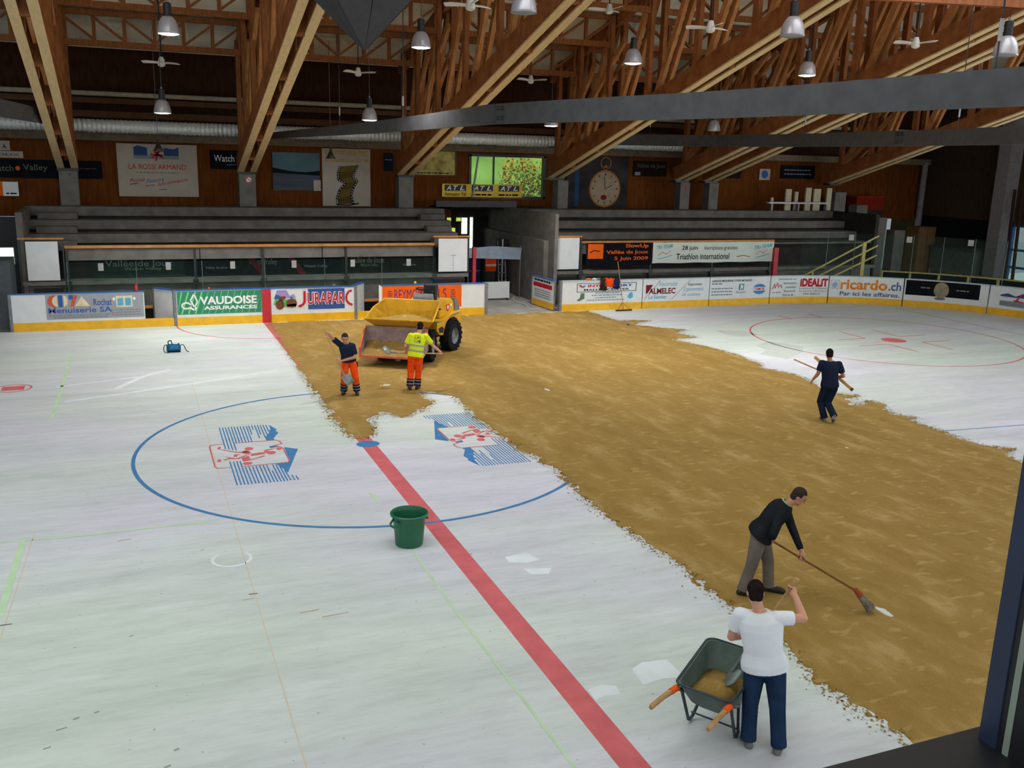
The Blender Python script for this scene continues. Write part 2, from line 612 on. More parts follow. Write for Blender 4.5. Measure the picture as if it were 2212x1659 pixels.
# --- the two painted hockey emblems, one the other turned half round
UP = [[(-2.76, 2.076), (-2.777, 0.458)], [(-2.694, 2.057), (-2.713, 0.42)], [(-2.634, 2.061), (-2.65, 0.363)], [(-2.575, 2.065), (-2.586, 0.325)], [(-2.512, 2.068), (-2.529, 0.825)], [(-2.454, 2.051), (-2.468, 0.846)], [(-2.392, 2.055), (-2.41, 0.829)], [(-2.328, 2.058), (-2.346, 0.829)], [(-2.266, 2.062), (-2.284, 0.83)], [(-2.203, 2.056), (-2.221, 0.831)], [(-2.15, 2.049), (-2.163, 1.363)], [(-2.086, 2.053), (-2.094, 1.704)], [(-2.024, 2.048), (-2.042, 1.058)], [(-1.966, 2.048), (-1.985, 1.31)], [(-1.909, 2.045), (-1.925, 1.1)], [(-1.85, 2.05), (-1.862, 1.3)], [(-1.789, 2.032), (-1.80, 1.5)]]
DN = [[(-2.778, -0.355), (-2.784, -1.75)], [(-2.712, -0.376), (-2.719, -1.756)], [(-2.652, -0.359), (-2.655, -1.755)], [(-2.593, -0.371), (-2.592, -1.765)], [(-2.535, -0.756), (-2.528, -1.765)], [(-2.47, -0.752), (-2.464, -1.761)], [(-2.405, -0.752), (-2.405, -1.764)], [(-2.341, -0.748), (-2.339, -1.764)], [(-2.273, -0.742), (-2.268, -1.777)], [(-2.208, -0.745), (-2.203, -1.776)], [(-2.143, -0.752), (-2.141, -1.774)], [(-2.089, -1.111), (-2.081, -1.777)], [(-2.033, -0.759), (-2.021, -1.778)], [(-1.974, -0.777), (-1.961, -1.781)], [(-1.918, -0.88), (-1.904, -1.777)], [(-1.867, -1.148), (-1.84, -1.773)], [(-1.782, -1.468), (-1.778, -1.78)], [(-1.718, -1.536), (-1.711, -1.776)]]
BLUEP = [[(-1.727, 2.013), (-1.611, 1.603), (-1.653, 1.516), (-1.619, 1.335), (-1.776, 0.958), (-1.764, 0.812), (-1.933, 0.823), (-1.931, 1.169), (-1.883, 1.154), (-1.862, 1.315), (-1.813, 1.342), (-1.774, 1.587), (-1.744, 1.599)],
         [(-1.66, 0.289), (-1.412, 0.079), (-1.478, -0.126), (-1.829, -1.324), (-1.86, -1.133), (-1.901, -0.97), (-1.965, -0.746), (-1.727, -0.733), (-1.687, -0.64)],
         [(-1.932, 0.429), (-1.784, 0.443), (-1.743, 0.353), (-1.929, 0.294)]]
REDP = [[(-2.476, 0.235), (-2.422, 0.293), (-2.349, 0.241), (-2.332, 0.117), (-2.374, -0.017), (-2.45, 0.043), (-2.501, 0.15)],
        [(-2.35, 0.012), (-2.133, 0.074), (-2.066, -0.057), (-2.354, -0.114)], [(-2.112, 0.031), (-2.041, 0.215), (-1.799, 0.262), (-1.974, 0.157), (-2.036, 0.008)],
        [(-2.544, -0.199), (-2.397, -0.083), (-2.385, -0.284), (-2.428, -0.394), (-2.537, -0.412)], [(-2.419, -0.361), (-2.132, -0.157), (-2.09, -0.195), (-2.397, -0.386)],
        [(-2.863, 0.485), (-2.596, 0.235), (-2.371, 0.185), (-2.378, 0.131), (-2.601, 0.181), (-2.866, 0.448)], [(-2.832, -0.021), (-2.64, -0.187), (-2.426, -0.019), (-2.42, -0.057), (-2.6, -0.23), (-2.72, -0.20)],
        [(-2.891, -0.216), (-2.755, -0.123), (-2.74, -0.174), (-2.848, -0.246)], [(-2.932, 0.525), (-2.904, 0.668), (-2.848, 0.651), (-2.878, 0.489)],
        [(-3.008, -0.301), (-2.982, -0.17), (-2.925, -0.152), (-2.931, -0.325)], [(-2.677, -0.051), (-2.647, 0.085), (-2.522, 0.047), (-2.6, -0.002), (-2.619, -0.086)]]
REDE = [(-2.336, 0.38, 0.085, 0.1), (-1.952, -0.011, 0.085, 0.105), (-2.47, -0.561, 0.09, 0.09), (-1.769, 0.207, 0.05, 0.085)]
RECTA = [(-2.768, 0.84), (-3.02, 0.84), (-3.066, 0.736), (-3.067, -0.6), (-3.036, -0.70), (-2.804, -0.71)]
RECTB = [(-2.576, 0.84), (-1.743, 0.82), (-1.682, 0.727), (-1.668, 0.525), (-1.862, 0.427), (-1.717, 0.306), (-1.689, 0.202), (-1.691, -0.604), (-1.724, -0.716), (-2.575, -0.715)]
for sg in (1, -1):
    S_ = lambda pts: [(sg * x, sg * y) for x, y in pts]
    for a in UP + DN:
        FP.line(S_(a), 0.026, BLUEL, 'emblem_stripe')
    for a in BLUEP:
        FP.poly(S_(a), BLUEL, 'emblem_mountain')
    for a in REDP:
        FP.poly(S_(a), REDL, 'emblem_player', 2)
    for x, y, a, b in REDE:
        FP.ell(sg * x, sg * y, a, b, REDL, 'emblem_player', 2)
    FP.line(S_(RECTA), 0.028, REDL, 'emblem_frame', 2)
    FP.line(S_(RECTB), 0.028, REDL, 'emblem_frame', 2)


# ------------------------------------------------------------------ sand
def vnoise(x, y, seed):
    r = np.random.RandomState(seed)
    T = r.rand(256, 256)
    xi = np.floor(x).astype(int)
    yi = np.floor(y).astype(int)
    fx = x - xi
    fy = y - yi
    fx = fx * fx * (3 - 2 * fx)
    fy = fy * fy * (3 - 2 * fy)
    g = lambda a, b: T[a % 256, b % 256]
    return (g(xi, yi) * (1 - fx) + g(xi + 1, yi) * fx) * (1 - fy) + (g(xi, yi + 1) * (1 - fx) + g(xi + 1, yi + 1) * fx) * fy


def sand_material():
    m = bpy.data.materials.new('sand')
    m.use_nodes = True
    nt = m.node_tree
    N, L = nt.nodes, nt.links
    b = N['Principled BSDF']
    b.inputs['Roughness'].default_value = 0.85
    b.inputs['Specular IOR Level'].default_value = 0.2
    tc = N.new('ShaderNodeTexCoord')
    mp = N.new('ShaderNodeMapping')
    mp.inputs['Rotation'].default_value = (0, 0, 0.9)
    mp.inputs['Scale'].default_value = (1, 0.4, 1)
    L.new(tc.outputs['Object'], mp.inputs[0])
    n1 = N.new('ShaderNodeTexNoise')
    n1.inputs['Scale'].default_value = 2.2
    n1.inputs['Detail'].default_value = 4
    n1.inputs['Roughness'].default_value = 0.6
    L.new(mp.outputs[0], n1.inputs['Vector'])
    r1 = N.new('ShaderNodeValToRGB')
    e = r1.color_ramp.elements
    e[0].position = 0.35
    e[0].color = lin((143, 114, 56))
    e[1].position = 0.70
    e[1].color = lin((172, 144, 92))
    e2 = r1.color_ramp.elements.new(0.55)
    e2.color = lin((153, 124, 65))
    L.new(n1.outputs[0], r1.inputs[0])
    n2 = N.new('ShaderNodeTexNoise')
    n2.inputs['Scale'].default_value = 90
    n2.inputs['Detail'].default_value = 2
    L.new(tc.outputs['Object'], n2.inputs['Vector'])
    r2 = N.new('ShaderNodeValToRGB')
    r2.color_ramp.elements[0].position = 0.3
    r2.color_ramp.elements[0].color = (0.8, 0.78, 0.74, 1)
    r2.color_ramp.elements[1].position = 0.65
    r2.color_ramp.elements[1].color = (1.08, 1.08, 1.08, 1)
    L.new(n2.outputs[0], r2.inputs[0])
    x = N.new('ShaderNodeMix')
    x.data_type = 'RGBA'
    x.blend_type = 'MULTIPLY'
    x.inputs[0].default_value = 1.0
    L.new(r1.outputs[0], x.inputs[6])
    L.new(r2.outputs[0], x.inputs[7])
    mp3 = N.new('ShaderNodeMapping')
    mp3.inputs['Rotation'].default_value = (0, 0, 0.35)
    mp3.inputs['Scale'].default_value = (0.45, 1, 1)
    L.new(tc.outputs['Object'], mp3.inputs[0])
    n3 = N.new('ShaderNodeTexNoise')
    n3.inputs['Scale'].default_value = 6.5
    n3.inputs['Detail'].default_value = 2
    L.new(mp3.outputs[0], n3.inputs['Vector'])
    r3 = N.new('ShaderNodeValToRGB')
    r3.color_ramp.elements[0].position = 0.60
    r3.color_ramp.elements[0].color = (0, 0, 0, 1)
    r3.color_ramp.elements[1].position = 0.68
    r3.color_ramp.elements[1].color = (0.55, 0.55, 0.55, 1)
    L.new(n3.outputs[0], r3.inputs[0])
    y3 = N.new('ShaderNodeMix')
    y3.data_type = 'RGBA'
    L.new(r3.outputs[0], y3.inputs[0])
    L.new(x.outputs[2], y3.inputs[6])
    y3.inputs[7].default_value = lin((178, 150, 92))
    L.new(y3.outputs[2], b.inputs['Base Color'])
    return m


SANDM = sand_material()
SAND_L = [(0.03, 14.98), (0.03, 14.69), (-0.05, 11.26), (-0.17, 7.5), (-0.22, 5.53), (-0.25, 3.59), (-0.30, 1.73), (-0.27, 0.7), (-0.1, 0.42), (0.15, 0.45), (0.38, 1.11), (0.49, 1.85), (0.91, 2.23), (1.21, 1.72), (1.71, 2.12), (2.32, 2.92), (2.21, 3.24), (2.16, 3.73), (2.49, 3.94), (2.81, 3.55), (2.98, 3.21), (2.94, 2.56), (2.8, 1.18), (2.84, 0.38), (2.85, -0.72), (2.94, -1.74), (3.06, -2.38), (3.0, -3.36), (2.87, -4.57), (2.92, -5.49), (2.92, -6.39), (3.04, -7.16), (2.97, -7.88), (2.94, -8.55), (2.97, -8.78), (2.95, -9.68), (2.98, -9.95), (2.85, -10.34), (2.78, -10.74), (2.82, -11.14), (2.87, -11.44), (2.94, -11.77), (2.97, -11.99), (3.0, -13.4)]
SAND_R = [(12.41, 14.98), (12.5, 12.63), (13.82, 12.33), (12.6, 11.65), (13.19, 10.95), (14.02, 10.22), (13.3, 9.65), (13.66, 8.88), (12.59, 8.58), (12.95, 7.41), (13.15, 6.32), (13.13, 4.6), (12.71, 4.12), (13.08, 3.47), (13.1, 2.41), (12.7, 1.5), (12.71, 0.7), (13.25, 0.55), (12.59, 0.18), (12.41, -0.39), (13.08, -0.01), (13.18, -0.33), (12.64, -1.19), (13.03, -1.7), (12.63, -1.8), (12.64, -2.66), (12.6, -3.95), (13.19, -4.38), (12.64, -4.49), (12.38, -5.22), (12.5, -13.4)]


def build_sand():
    st = 0.04
    xs = np.arange(-0.8, 14.6, st)
    ys = np.arange(-13.3, 14.99, st)
    X, Y = np.meshgrid(xs, ys, indexing='ij')
    poly = np.array(SAND_L + SAND_R[::-1])
    a = poly
    b = np.roll(poly, -1, axis=0)
    x, y = X.ravel(), Y.ravel()
    x = x + (vnoise(x * 2.2, y * 2.2, 1) - 0.5) * 0.16 + (vnoise(x * 7, y * 7, 2) - 0.5) * 0.10 + (vnoise(x * 21, y * 13, 3) - 0.5) * 0.16
    y = y + (vnoise(x * 2.2, y * 2.2, 4) - 0.5) * 0.25 + (vnoise(x * 8, y * 8, 5) - 0.5) * 0.12 + (vnoise(x * 17, y * 20, 6) - 0.5) * 0.12
    d = np.full(x.shape, 1e9)
    ins = np.zeros(x.shape, bool)
    for (ax, ay), (bx, by) in zip(a, b):
        ex, ey = bx - ax, by - ay
        t = np.clip(((x - ax) * ex + (y - ay) * ey) / (ex * ex + ey * ey + 1e-12), 0, 1)
        d = np.minimum(d, np.hypot(x - ax - t * ex, y - ay - t * ey))
        if abs(ey) > 1e-9:
            c = ((ay > y) != (by > y)) & (x < (bx - ax) * (y - ay) / ey + ax)
            ins ^= c
    sd = np.where(ins, d, -d)
    # near the far boards the sheet simply runs up to the kick plate
    x, y = X.ravel(), Y.ravel()
    h = np.clip(sd * 0.10, -0.02, 0.014)
    h += np.where(sd > -0.05, (vnoise(x * 14, y * 14, 8) - 0.5) * 0.012 + (vnoise(x * 5 + y * 3, y * 2.4, 9) - 0.5) * 0.010, 0)
    h += np.where(sd > 0.25, (vnoise(x * 3.1 + y * 2.0, y * 0.8 - x, 10) - 0.5) * 0.012 + 0.004, 0)
    for cx, cy, rx, ry, an in [(4.82, -9.45, 0.09, 0.22, 0.1), (2.55, 3.3, 0.10, 0.2, 0), (1.6, 4.9, 0.22, 0.10, 0), (5.5, 3.3, 0.05, 0.2, 0), (9.6, -3.2, 0.05, 0.06, 0), (12.4, -0.2, 0.2, 0.1, 0)]:
        q = ((x - cx) / rx) ** 2 + ((y - cy) / ry) ** 2
        h -= 0.03 * np.exp(-q * 1.2) * (0.6 + 0.8 * vnoise(x * 20, y * 14, 12))
    nx, ny = len(xs), len(ys)
    z = h.reshape(nx, ny)
    keep = z > -0.006
    cell = keep[:-1, :-1] | keep[1:, :-1] | keep[:-1, 1:] | keep[1:, 1:]
    idx = np.arange(nx * ny).reshape(nx, ny)
    ii, jj = np.nonzero(cell)
    F = np.stack([idx[ii, jj], idx[ii + 1, jj], idx[ii + 1, jj + 1], idx[ii, jj + 1]], 1)
    used = np.unique(F)
    mp = np.full(nx * ny, -1)
    mp[used] = np.arange(len(used))
    F = mp[F]
    co = np.stack([X.ravel(), Y.ravel(), z.ravel()], 1)[used]
    # loose grains thinning out beyond the edge
    rs = np.random.RandomState(11)
    gx, gy = [], []
    for (ax, ay), (bx, by) in zip(a, b):
        L_ = math.hypot(bx - ax, by - ay)
        if ay > 14.9 and by > 14.9 or ay < -13.3 and by < -13.3:
            continue
        k = int(L_ * 260)
        t = rs.rand(k)
        o_ = rs.randn(k) * 0.09
        nxv, nyv = -(by - ay) / L_, (bx - ax) / L_
        gx.append(ax + (bx - ax) * t + nxv * o_)
        gy.append(ay + (by - ay) * t + nyv * o_)
    gx, gy = np.concatenate(gx), np.concatenate(gy)
    ok = gy < 14.95
    gx, gy = gx[ok], gy[ok]
    n0 = len(co)
    sz = 0.005 + 0.013 * rs.rand(len(gx)) ** 2
    an = rs.rand(len(gx)) * 6.28
    q4 = []
    for j in range(4):
        t = an + j * math.pi / 2
        e = sz * (1.6 if j % 2 else 0.8)
        q4.append(np.stack([gx + e * np.cos(t), gy + e * np.sin(t), np.full(len(gx), 0.0075)], 1))
    co = np.concatenate([co, np.stack(q4, 1).reshape(-1, 3)])
    F = np.concatenate([F, n0 + np.arange(4 * len(gx)).reshape(-1, 4)])
    me = bpy.data.meshes.new('sand')
    me.vertices.add(len(co))
    me.vertices.foreach_set('co', co.ravel().astype(np.float32))
    me.loops.add(F.size)
    me.loops.foreach_set('vertex_index', F.ravel().astype(np.int32))
    me.polygons.add(len(F))
    me.polygons.foreach_set('loop_start', np.arange(0, F.size, 4, dtype=np.int32))
    me.update(calc_edges=True)
    me.shade_smooth()
    o = link('sand', me, SANDM)
    tag(o, 'thin sheet of yellow-brown sand being spread over the rink slab', 'sand', kind='stuff')


build_sand()

# ------------------------------------------------------------------ hall shell
ZB = lambda y: 4.95 + 0.29 * (21 - abs(y))          # underside of the truss bottom chords
ZP = lambda y: 9.1 + 0.29 * (18.8 - abs(y))         # underside of the lattice purlins
ZT = lambda y: ZP(y) + 1.25                          # underside of the ceiling
ce = MB()
for sg in (1, -1):
    ce.prism3([(-26, 0, ZT(0)), (38, 0, ZT(0)), (38, sg * 23, ZT(23)), (-26, sg * 23, ZT(23))], (0, 0, 0.15))
struct('ceiling', ce, PALEC, 'pale insulated ceiling above the roof trusses')

wb = MB()
wb.box(-24, 9.0, 22.0, 22.2, 3.2, 6.15)
wb.box(13.5, 36, 22.0, 22.2, 3.2, 6.15)
wb.box(9.0, 13.5, 22.0, 22.2, 5.95, 6.15)
wb.box(9.0, 9.8, 22.0, 22.2, 3.7, 5.95)
wb.box(9.8, 13.5, 22.0, 22.2, 3.7, 4.05)
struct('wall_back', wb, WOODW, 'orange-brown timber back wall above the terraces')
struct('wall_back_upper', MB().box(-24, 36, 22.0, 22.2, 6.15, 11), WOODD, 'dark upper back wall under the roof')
struct('trim_1', MB().box(-24, 36, 21.6, 22.0, 6.06, 6.36), mat('header', (122, 106, 88), 0.8, 0.15), 'grey-brown header beam along the back wall')
struct('trim_2', MB().cyl((-24, 21.6, 7.76), (36, 21.6, 7.76), 0.09), mat('pale_pipe', (176, 164, 140), 0.6), 'pale pipe along the dark upper wall')
struct('trim_3', MB().box(-24, 36, 21.75, 22.0, 7.42, 7.62), mat('brown_ledge', (104, 74, 54), 0.8), 'brown ledge along the upper wall')
struct('trim_4', MB().box(-24, 36, 21.6, 22.0, 6.9, 7.14), mat('brown_ledge', (104, 74, 54), 0.8), 'brown ledge above the round duct')

# end wall with its window band
EW = mat('end_wall_wood', (70, 56, 46), 0.8, 0.2, 1.5, stretch=(1, 6, 1))
we = MB()
we.box(36, 36.3, 16.6, 24, 3.4, 12)
we.box(36, 36.3, -22, 16.6, 3.3, 12)
we.box(36, 36.3, -22, 16.0, -0.1, 0.55)
we.box(36, 36.3, 16.0, 24, -0.1, 3.4)
struct('wall_end', we, EW, 'dark brown end wall')
struct('trim_5', MB().box(35.9, 36.05, 16.7, 22, 2.35, 3.4), BLACKS, 'black strip across the end wall')
struct('trim_6', MB().box(35.2, 36, 15.95, 16.65, 0, 9.5), mat('lilac_grey', (140, 134, 138), 0.7, 0.1), 'grey concrete pier beside the bright end window')
struct('trim_7', MB().cyl((35.7, 21.7, 0), (35.7, 21.7, 6.2), 0.16), mat('lilac_grey', (140, 134, 138), 0.7, 0.1), 'pale upright pipe in the hall corner')
PANE = glass_mat('window_glass', (190, 205, 205), 0.08)
for i, (y0, y1) in enumerate(((10.6, 15.95), (5.0, 10.5))):
    w = struct('window_%d' % (i + 1), MB().box(36.1, 36.13, y0, y1, 0.55, 3.3), PANE, 'bright window in the end wall' if i == 0 else 'further window of the end wall')
    fr = MB()
    for z in (0.6, 1.25, 2.1, 3.26):
        fr.box(36.02, 36.2, y0, y1, z - 0.05, z + 0.05)
    for y in np.linspace(y0, y1, 4):
        fr.box(36.02, 36.2, y - 0.05, y + 0.05, 0.55, 3.3)
    fr.build('window_frame', BLUECAP, w)
tag(MB().prism([(37.5, -24), (60, -24), (60, 26), (37.5, 26)], -0.6, -0.5).build('snowy_forecourt', mat('forecourt', (190, 196, 196), 0.8)), 'pale forecourt outside the end windows', kind='structure')

# window added to stand in for a meadow reflection in the gallery glass
w = struct('window_3', MB().box(9.8, 13.5, 22.08, 22.11, 4.05, 5.95), PANE, 'tall window above the passage, standing in for a green meadow reflection')
fr = MB()
for z in (4.08, 5.92):
    fr.box(9.8, 13.5, 21.95, 22.2, z - 0.06, z + 0.06)
for x in (9.85, 13.45):
    fr.box(x - 0.06, x + 0.06, 21.95, 22.2, 4.05, 5.95)
fr.box(10.98, 11.02, 22.0, 22.16, 4.05, 5.95)
fr.build('window_frame', DARK, w)
sash = MB()
sash.bar((9.95, 21.9, 4.1), (10.2, 21.9, 5.85), 0.08, 0.06)
sash.build('window_sash', STEEL, w)
DAYL = mat('daylit_pane', (226, 240, 226), 0.4, 0.1, 3, emit=((216, 236, 216), 1.3))
DAYY = mat('daylit_leaf_pane', (206, 226, 120), 0.4, 0.3, 9, emit=((196, 222, 110), 0.8))
w = struct('window_4', MB().box(10.56, 10.72, 23.92, 23.97, 0.75, 3.08), DAYL, 'tall bright slit window at the end of the passage')
MB().box(10.50, 10.56, 23.9, 24.0, 0.7, 3.13).build('window_frame', DARK, w)
MB().box(10.72, 10.78, 23.9, 24.0, 0.7, 3.13).build('window_frame', DARK, w)
for i, (x0, x1, z0, z1, m) in enumerate(((9.45, 9.64, 2.93, 3.06, DAYY), (9.91, 10.12, 2.90, 3.06, DAYY), (9.62, 9.85, 2.38, 2.59, DAYY), (10.17, 10.44, 2.31, 3.06, DAYL))):
    w = struct('window_%d' % (7 + i), MB().box(x0, x1, 23.92, 23.97, z0, z1), m, 'small daylit pane %s in the passage end wall' % ['at the far left', 'upper middle', 'lower middle', 'beside the slit window'][i])
    MB().box(x0 - 0.04, x1 + 0.04, 23.9, 24.0, z0 - 0.05, z0).build('window_frame', DARK, w)

# meadow and tree added for the reflected view in that window
md = MB()
md.prism3([(-2, 26, -0.4), (34, 26, -0.4), (40, 60, 16), (-8, 60, 16)], (0, 0, -0.3))
tag(md.build('meadow', mat('meadow_grass', (150, 190, 92), 0.9, 0.25, 0.5)), 'green meadow slope added behind the hall for the reflected view', kind='structure')

# yellow-leaved tree of that reflected view
def tree(loc, label):
    t = thing('garden_tree', label, 'tree', loc)
    MB().tube([(loc[0], loc[1], 0.0), (loc[0] + 0.1, loc[1], 2.2), (loc[0], loc[1], 4.2)], [0.16, 0.12, 0.05]).build('trunk', WOODD, t)
    r = random.Random(3)
    lf = MB()
    for i in range(900):
        a, b = r.uniform(0, 6.28), r.uniform(-1, 1)
        rr = 1.3 * (0.35 + 0.65 * r.random() ** 0.5)
        c = V((loc[0] + rr * math.cos(a) * math.sqrt(1 - b * b), loc[1] + 0.8 * rr * math.sin(a) * math.sqrt(1 - b * b), 4.6 + rr * b * 1.25))
        u = V((r.uniform(-1, 1), r.uniform(-1, 1), r.uniform(-1, 1))).normalized()
        v = u.orthogonal().normalized()
        s = 0.11
        lf.add([c - u * s, c + v * s * 0.6, c + u * s, c - v * s * 0.6], [(0, 1, 2, 3)])
    o = lf.build('foliage', mat('yellow_leaf', (240, 206, 84), 0.8, 0.25, 4), t)
    o['kind'] = 'stuff'


tree((14.0, 26.0, 0), 'yellow-leaved tree of the reflected view above the passage')

# ------------------------------------------------------------------ gallery window the scene is seen through
win = struct('window_5', MB().box(-3.247, -3.10, -17.467, -17.44, 4.9, 8.2), mat('navy_frame', (30, 40, 66), 0.5, 0.1), 'navy upright of the gallery window')
MB().box(-3.245, -3.10, -17.477, -17.467, 4.9, 8.2).build('gasket', BLACK, win)
MB().box(-3.246, -3.10, -17.486, -17.477, 5.0, 8.2).build('pale_seal', mat('pale_seal', (130, 142, 130), 0.5), win)
MB().box(-3.245, -3.10, -17.60, -17.486, 4.9, 8.2).build('inner_post', BLACK, win)
struct('trim_8', MB().box(-9, 2, -17.62, -17.42, 4.7, 5.027), BLACK, 'black sill of the gallery window')

# near-side roof beam that crosses the top right corner
t = thing('roof_beam', 'pinkish timber roof beam across the top right corner', 'roof beam', (6.6, -8, 7.5))
PINKW = mat('pink_timber', (186, 118, 84), 0.65, 0.2, 3.0, stretch=(1, 4, 1))
for dx in (-0.14, 0.14):
    MB().bar((6.6 + dx, -3.2, 9.09), (6.6 + dx, -12.4, 7.53), 0.2, 0.6).build('beam', PINKW, t)
for y in (-4.5, -8.5, -12.0):
    MB().bar((6.6, y, 8.3 + 0.17 * (y + 5.95)), (6.6, y, ZT(y)), 0.14, 0.2).build('hanger_post', WOOD, t)

# ------------------------------------------------------------------ pillars
PX = [(-6.25, 'short concrete pillar with a small hook, between black banner and white club banner'),
      (0.15, 'short concrete pillar with a round no-smoking sign'),
      (6.6, 'short concrete pillar right of the film-strip poster'),
      (13.85, 'short concrete pillar right of the passage window'),
      (20.2, 'short concrete pillar with the letter C'),
      (21.8, 'short concrete pillar just right of the one lettered C')]
for i, (x, lb) in enumerate(PX):
    w = 0.32 if i < 3 else 0.26
    o = MB().box(x - w, x + w, 20.75, 21.3, 3.3, 4.93).build('concrete_pillar', CONC2, bevel=0.02)
    tag(o, lb, 'pillar', 'pillars under the roof trusses')
    if i == 1:
        f = Flat(lambda u, v, off: V((u, 20.75 - off, v)), o)
        f.ell(0.2, 4.72, 0.13, 0.13, INKW, 'sign_disc')
        f.line([(0.2 + 0.11 * math.cos(t), 4.72 + 0.11 * math.sin(t)) for t in np.linspace(0, 6.28, 20)], 0.03, INKR, 'sign_ring', 2)
        f.line([(0.12, 4.80), (0.28, 4.64)], 0.025, INKR, 'sign_bar', 2)
    if i == 0:
        MB().tube([(x, 20.74, 4.82), (x, 20.66, 4.82), (x + 0.07, 20.66, 4.82), (x + 0.07, 20.66, 4.76)], 0.015).build('hook', DARK, o)
    if i == 4:
        f = Flat(lambda u, v, off: V((u, 20.75 - off, v)), o)
        f.text('C', x - 0.05, x + 0.09, 4.62, 4.80, INKR, 0.02)

# ------------------------------------------------------------------ roof trusses
NODES = [20.2, 18.2, 15.6, 12.6, 9.5, 6.4, 3.3, 0.4]
TRI = ['leftmost roof truss, foot on the pillar with the hook', 'roof truss footed on the pillar with the no-smoking sign', 'roof truss footed beside the framed autumn picture',
       'roof truss footed right of the passage window', 'roof truss footed on the pillar lettered C', 'roof truss footed just right of the pillar lettered C', 'last roof truss before the end wall']
TX = [-6.25, 0.15, 6.6, 13.5, 20.0, 21.6, 29.0]


def truss_meshes(near):
    """parts in local coordinates, x=0 in the truss plane"""
    parts = []
    sides = [1, -1] if near else [1]
    for sg in sides:
        ye = 21.0 if sg > 0 else 12.6
        for dx in (-0.235, 0.235):
            a = (dx, sg * ye, ZB(ye) + 0.36)
            b = (dx, 0, ZB(0) + 0.36)
            parts.append(('bottom_chord', MB().bar(a, b, 0.24, 0.6), WOOD))
            a = (dx, sg * ye, ZB(ye) + 0.028)
            b = (dx, 0, ZB(0) + 0.028)
            parts.append(('pale_underside', MB().bar(a, b, 0.245, 0.05), WOODP))  # thin strip along the chord's underside, paler than the chord
        yt = 21.6 if sg > 0 else 12.6
        parts.append(('top_chord', MB().bar((0, sg * yt, ZT(yt) - 0.25), (0, 0, ZT(0) - 0.25), 0.22, 0.4), WOOD))
        nd = [y for y in NODES if y <= ye]
        for y in nd:
            for dx in (-0.26, 0.26):
                parts.append(('post', MB().bar((dx, sg * y, ZB(y) + 0.1), (dx, sg * y, ZT(y) - 0.1), 0.16, 0.26, (0, 1, 0)), WOOD))
        for y, y2 in zip(nd[:-1], nd[1:]):
            for dx in (-0.16, 0.16):
                parts.append(('diagonal', MB().bar((dx, sg * (y - 0.25), ZB(y) + 0.3), (dx, sg * (y2 + 0.2), ZT(y2) - 0.3), 0.14, 0.24, (0, 1, 0)), WOODLIT))
            for z in (0.5,):
                ym = (y + y2) / 2
                parts.append(('spacer', MB().box(-0.12, 0.12, sg * ym - 0.12, sg * ym + 0.12, ZB(ym) + 0.02, ZB(ym) + 0.6), WOOD))
        # struts that fan out of the foot
        if sg > 0:
            for y2 in (17.0, 14.6):
                for dx in (-0.2, 0.2):
                    parts.append(('strut', MB().bar((dx, 20.9, 5.2), (dx, y2, ZP(y2) - 0.1), 0.13, 0.2, (0, 1, 0)), WOODLIT))
            parts.append(('shoe', MB().box(-0.36, 0.36, 20.72, 21.25, 4.93, 5.02), DARK))
    return [(n, mb.mesh(n), m) for n, mb, m in parts]


_full, _half = truss_meshes(True), truss_meshes(False)
for x, lb in zip(TX, TRI):
    t = thing('roof_truss', lb, 'roof truss', (x, 0, 0), group='main roof trusses')
    for n, me, m in (_full if x in (6.6, 13.5) else _half):
        link(n, me, m, t, world=False)


def purlin_parts(w):
    P_ = []
    P_.append(('bottom_chord', MB().box(0, w, -0.07, 0.07, 0, 0.2), WOOD))
    P_.append(('top_chord', MB().box(0, w, -0.07, 0.07, 1.0, 1.18), WOOD))
    n = 6
    for i in range(n + 1):
        xx = min(max(w * i / n, 0.06), w - 0.06)
        P_.append(('upright', MB().box(xx - 0.06, xx + 0.06, -0.05, 0.05, 0.2, 1.0), WOOD))
    for i in range(n):
        a, b = w * i / n, w * (i + 1) / n
        up = (i < n / 2)
        P_.append(('brace', MB().bar((a, 0, 0.95 if up else 0.22), (b, 0, 0.22 if up else 0.95), 0.08, 0.12, (0, 1, 0)), WOOD))
    return [(n_, mb.mesh(n_), m) for n_, mb, m in P_]


ORD = ['lowest', 'second', 'third', 'fourth', 'fifth']
BAYS = [-12.7] + TX
BAYN = ['far left', 'first', 'second', 'third', 'fourth', 'narrow', 'last']
for bi in range(len(BAYS) - 1):
    x0, x1 = BAYS[bi] + 0.3, BAYS[bi + 1] - 0.3
    rows = [18.6, 15.6, 12.6] if bi < 2 else [18.6, 15.6, 12.6, 9.5, 6.4]
    if x1 - x0 < 3:
        continue
    pp = purlin_parts(x1 - x0)
    for ri, y in enumerate(rows):
        t = thing('lattice_purlin', 'timber lattice purlin, %s row from the wall, %s bay from the left' % (ORD[ri], BAYN[bi]), 'purlin', (x0, y, ZP(y)), group='lattice purlins')
        for n, me, m in pp:
            link(n, me, m, t, world=False)

# ------------------------------------------------------------------ round duct under the roof edge
dm = MB()
prof = []
x = -13.0
while x < 20:
    prof += [(0.225, x), (0.245, x + 0.03), (0.245, x + 0.07), (0.225, x + 0.10)]
    x += 0.16
dm.lathe(prof, 18, (0, 20.55, 6.57), 'x', caps=True)
d = dm.build('air_duct', DUCTM, smooth='auto')
tag(d, 'long ribbed silver air duct running above the timber back wall', 'duct')
for k, x in enumerate(np.arange(-9.5, 19, 3.2)):
    MB().box(x, x + 0.8, 20.42, 20.68, 6.315, 6.345).build('air_outlet', DARK, d)


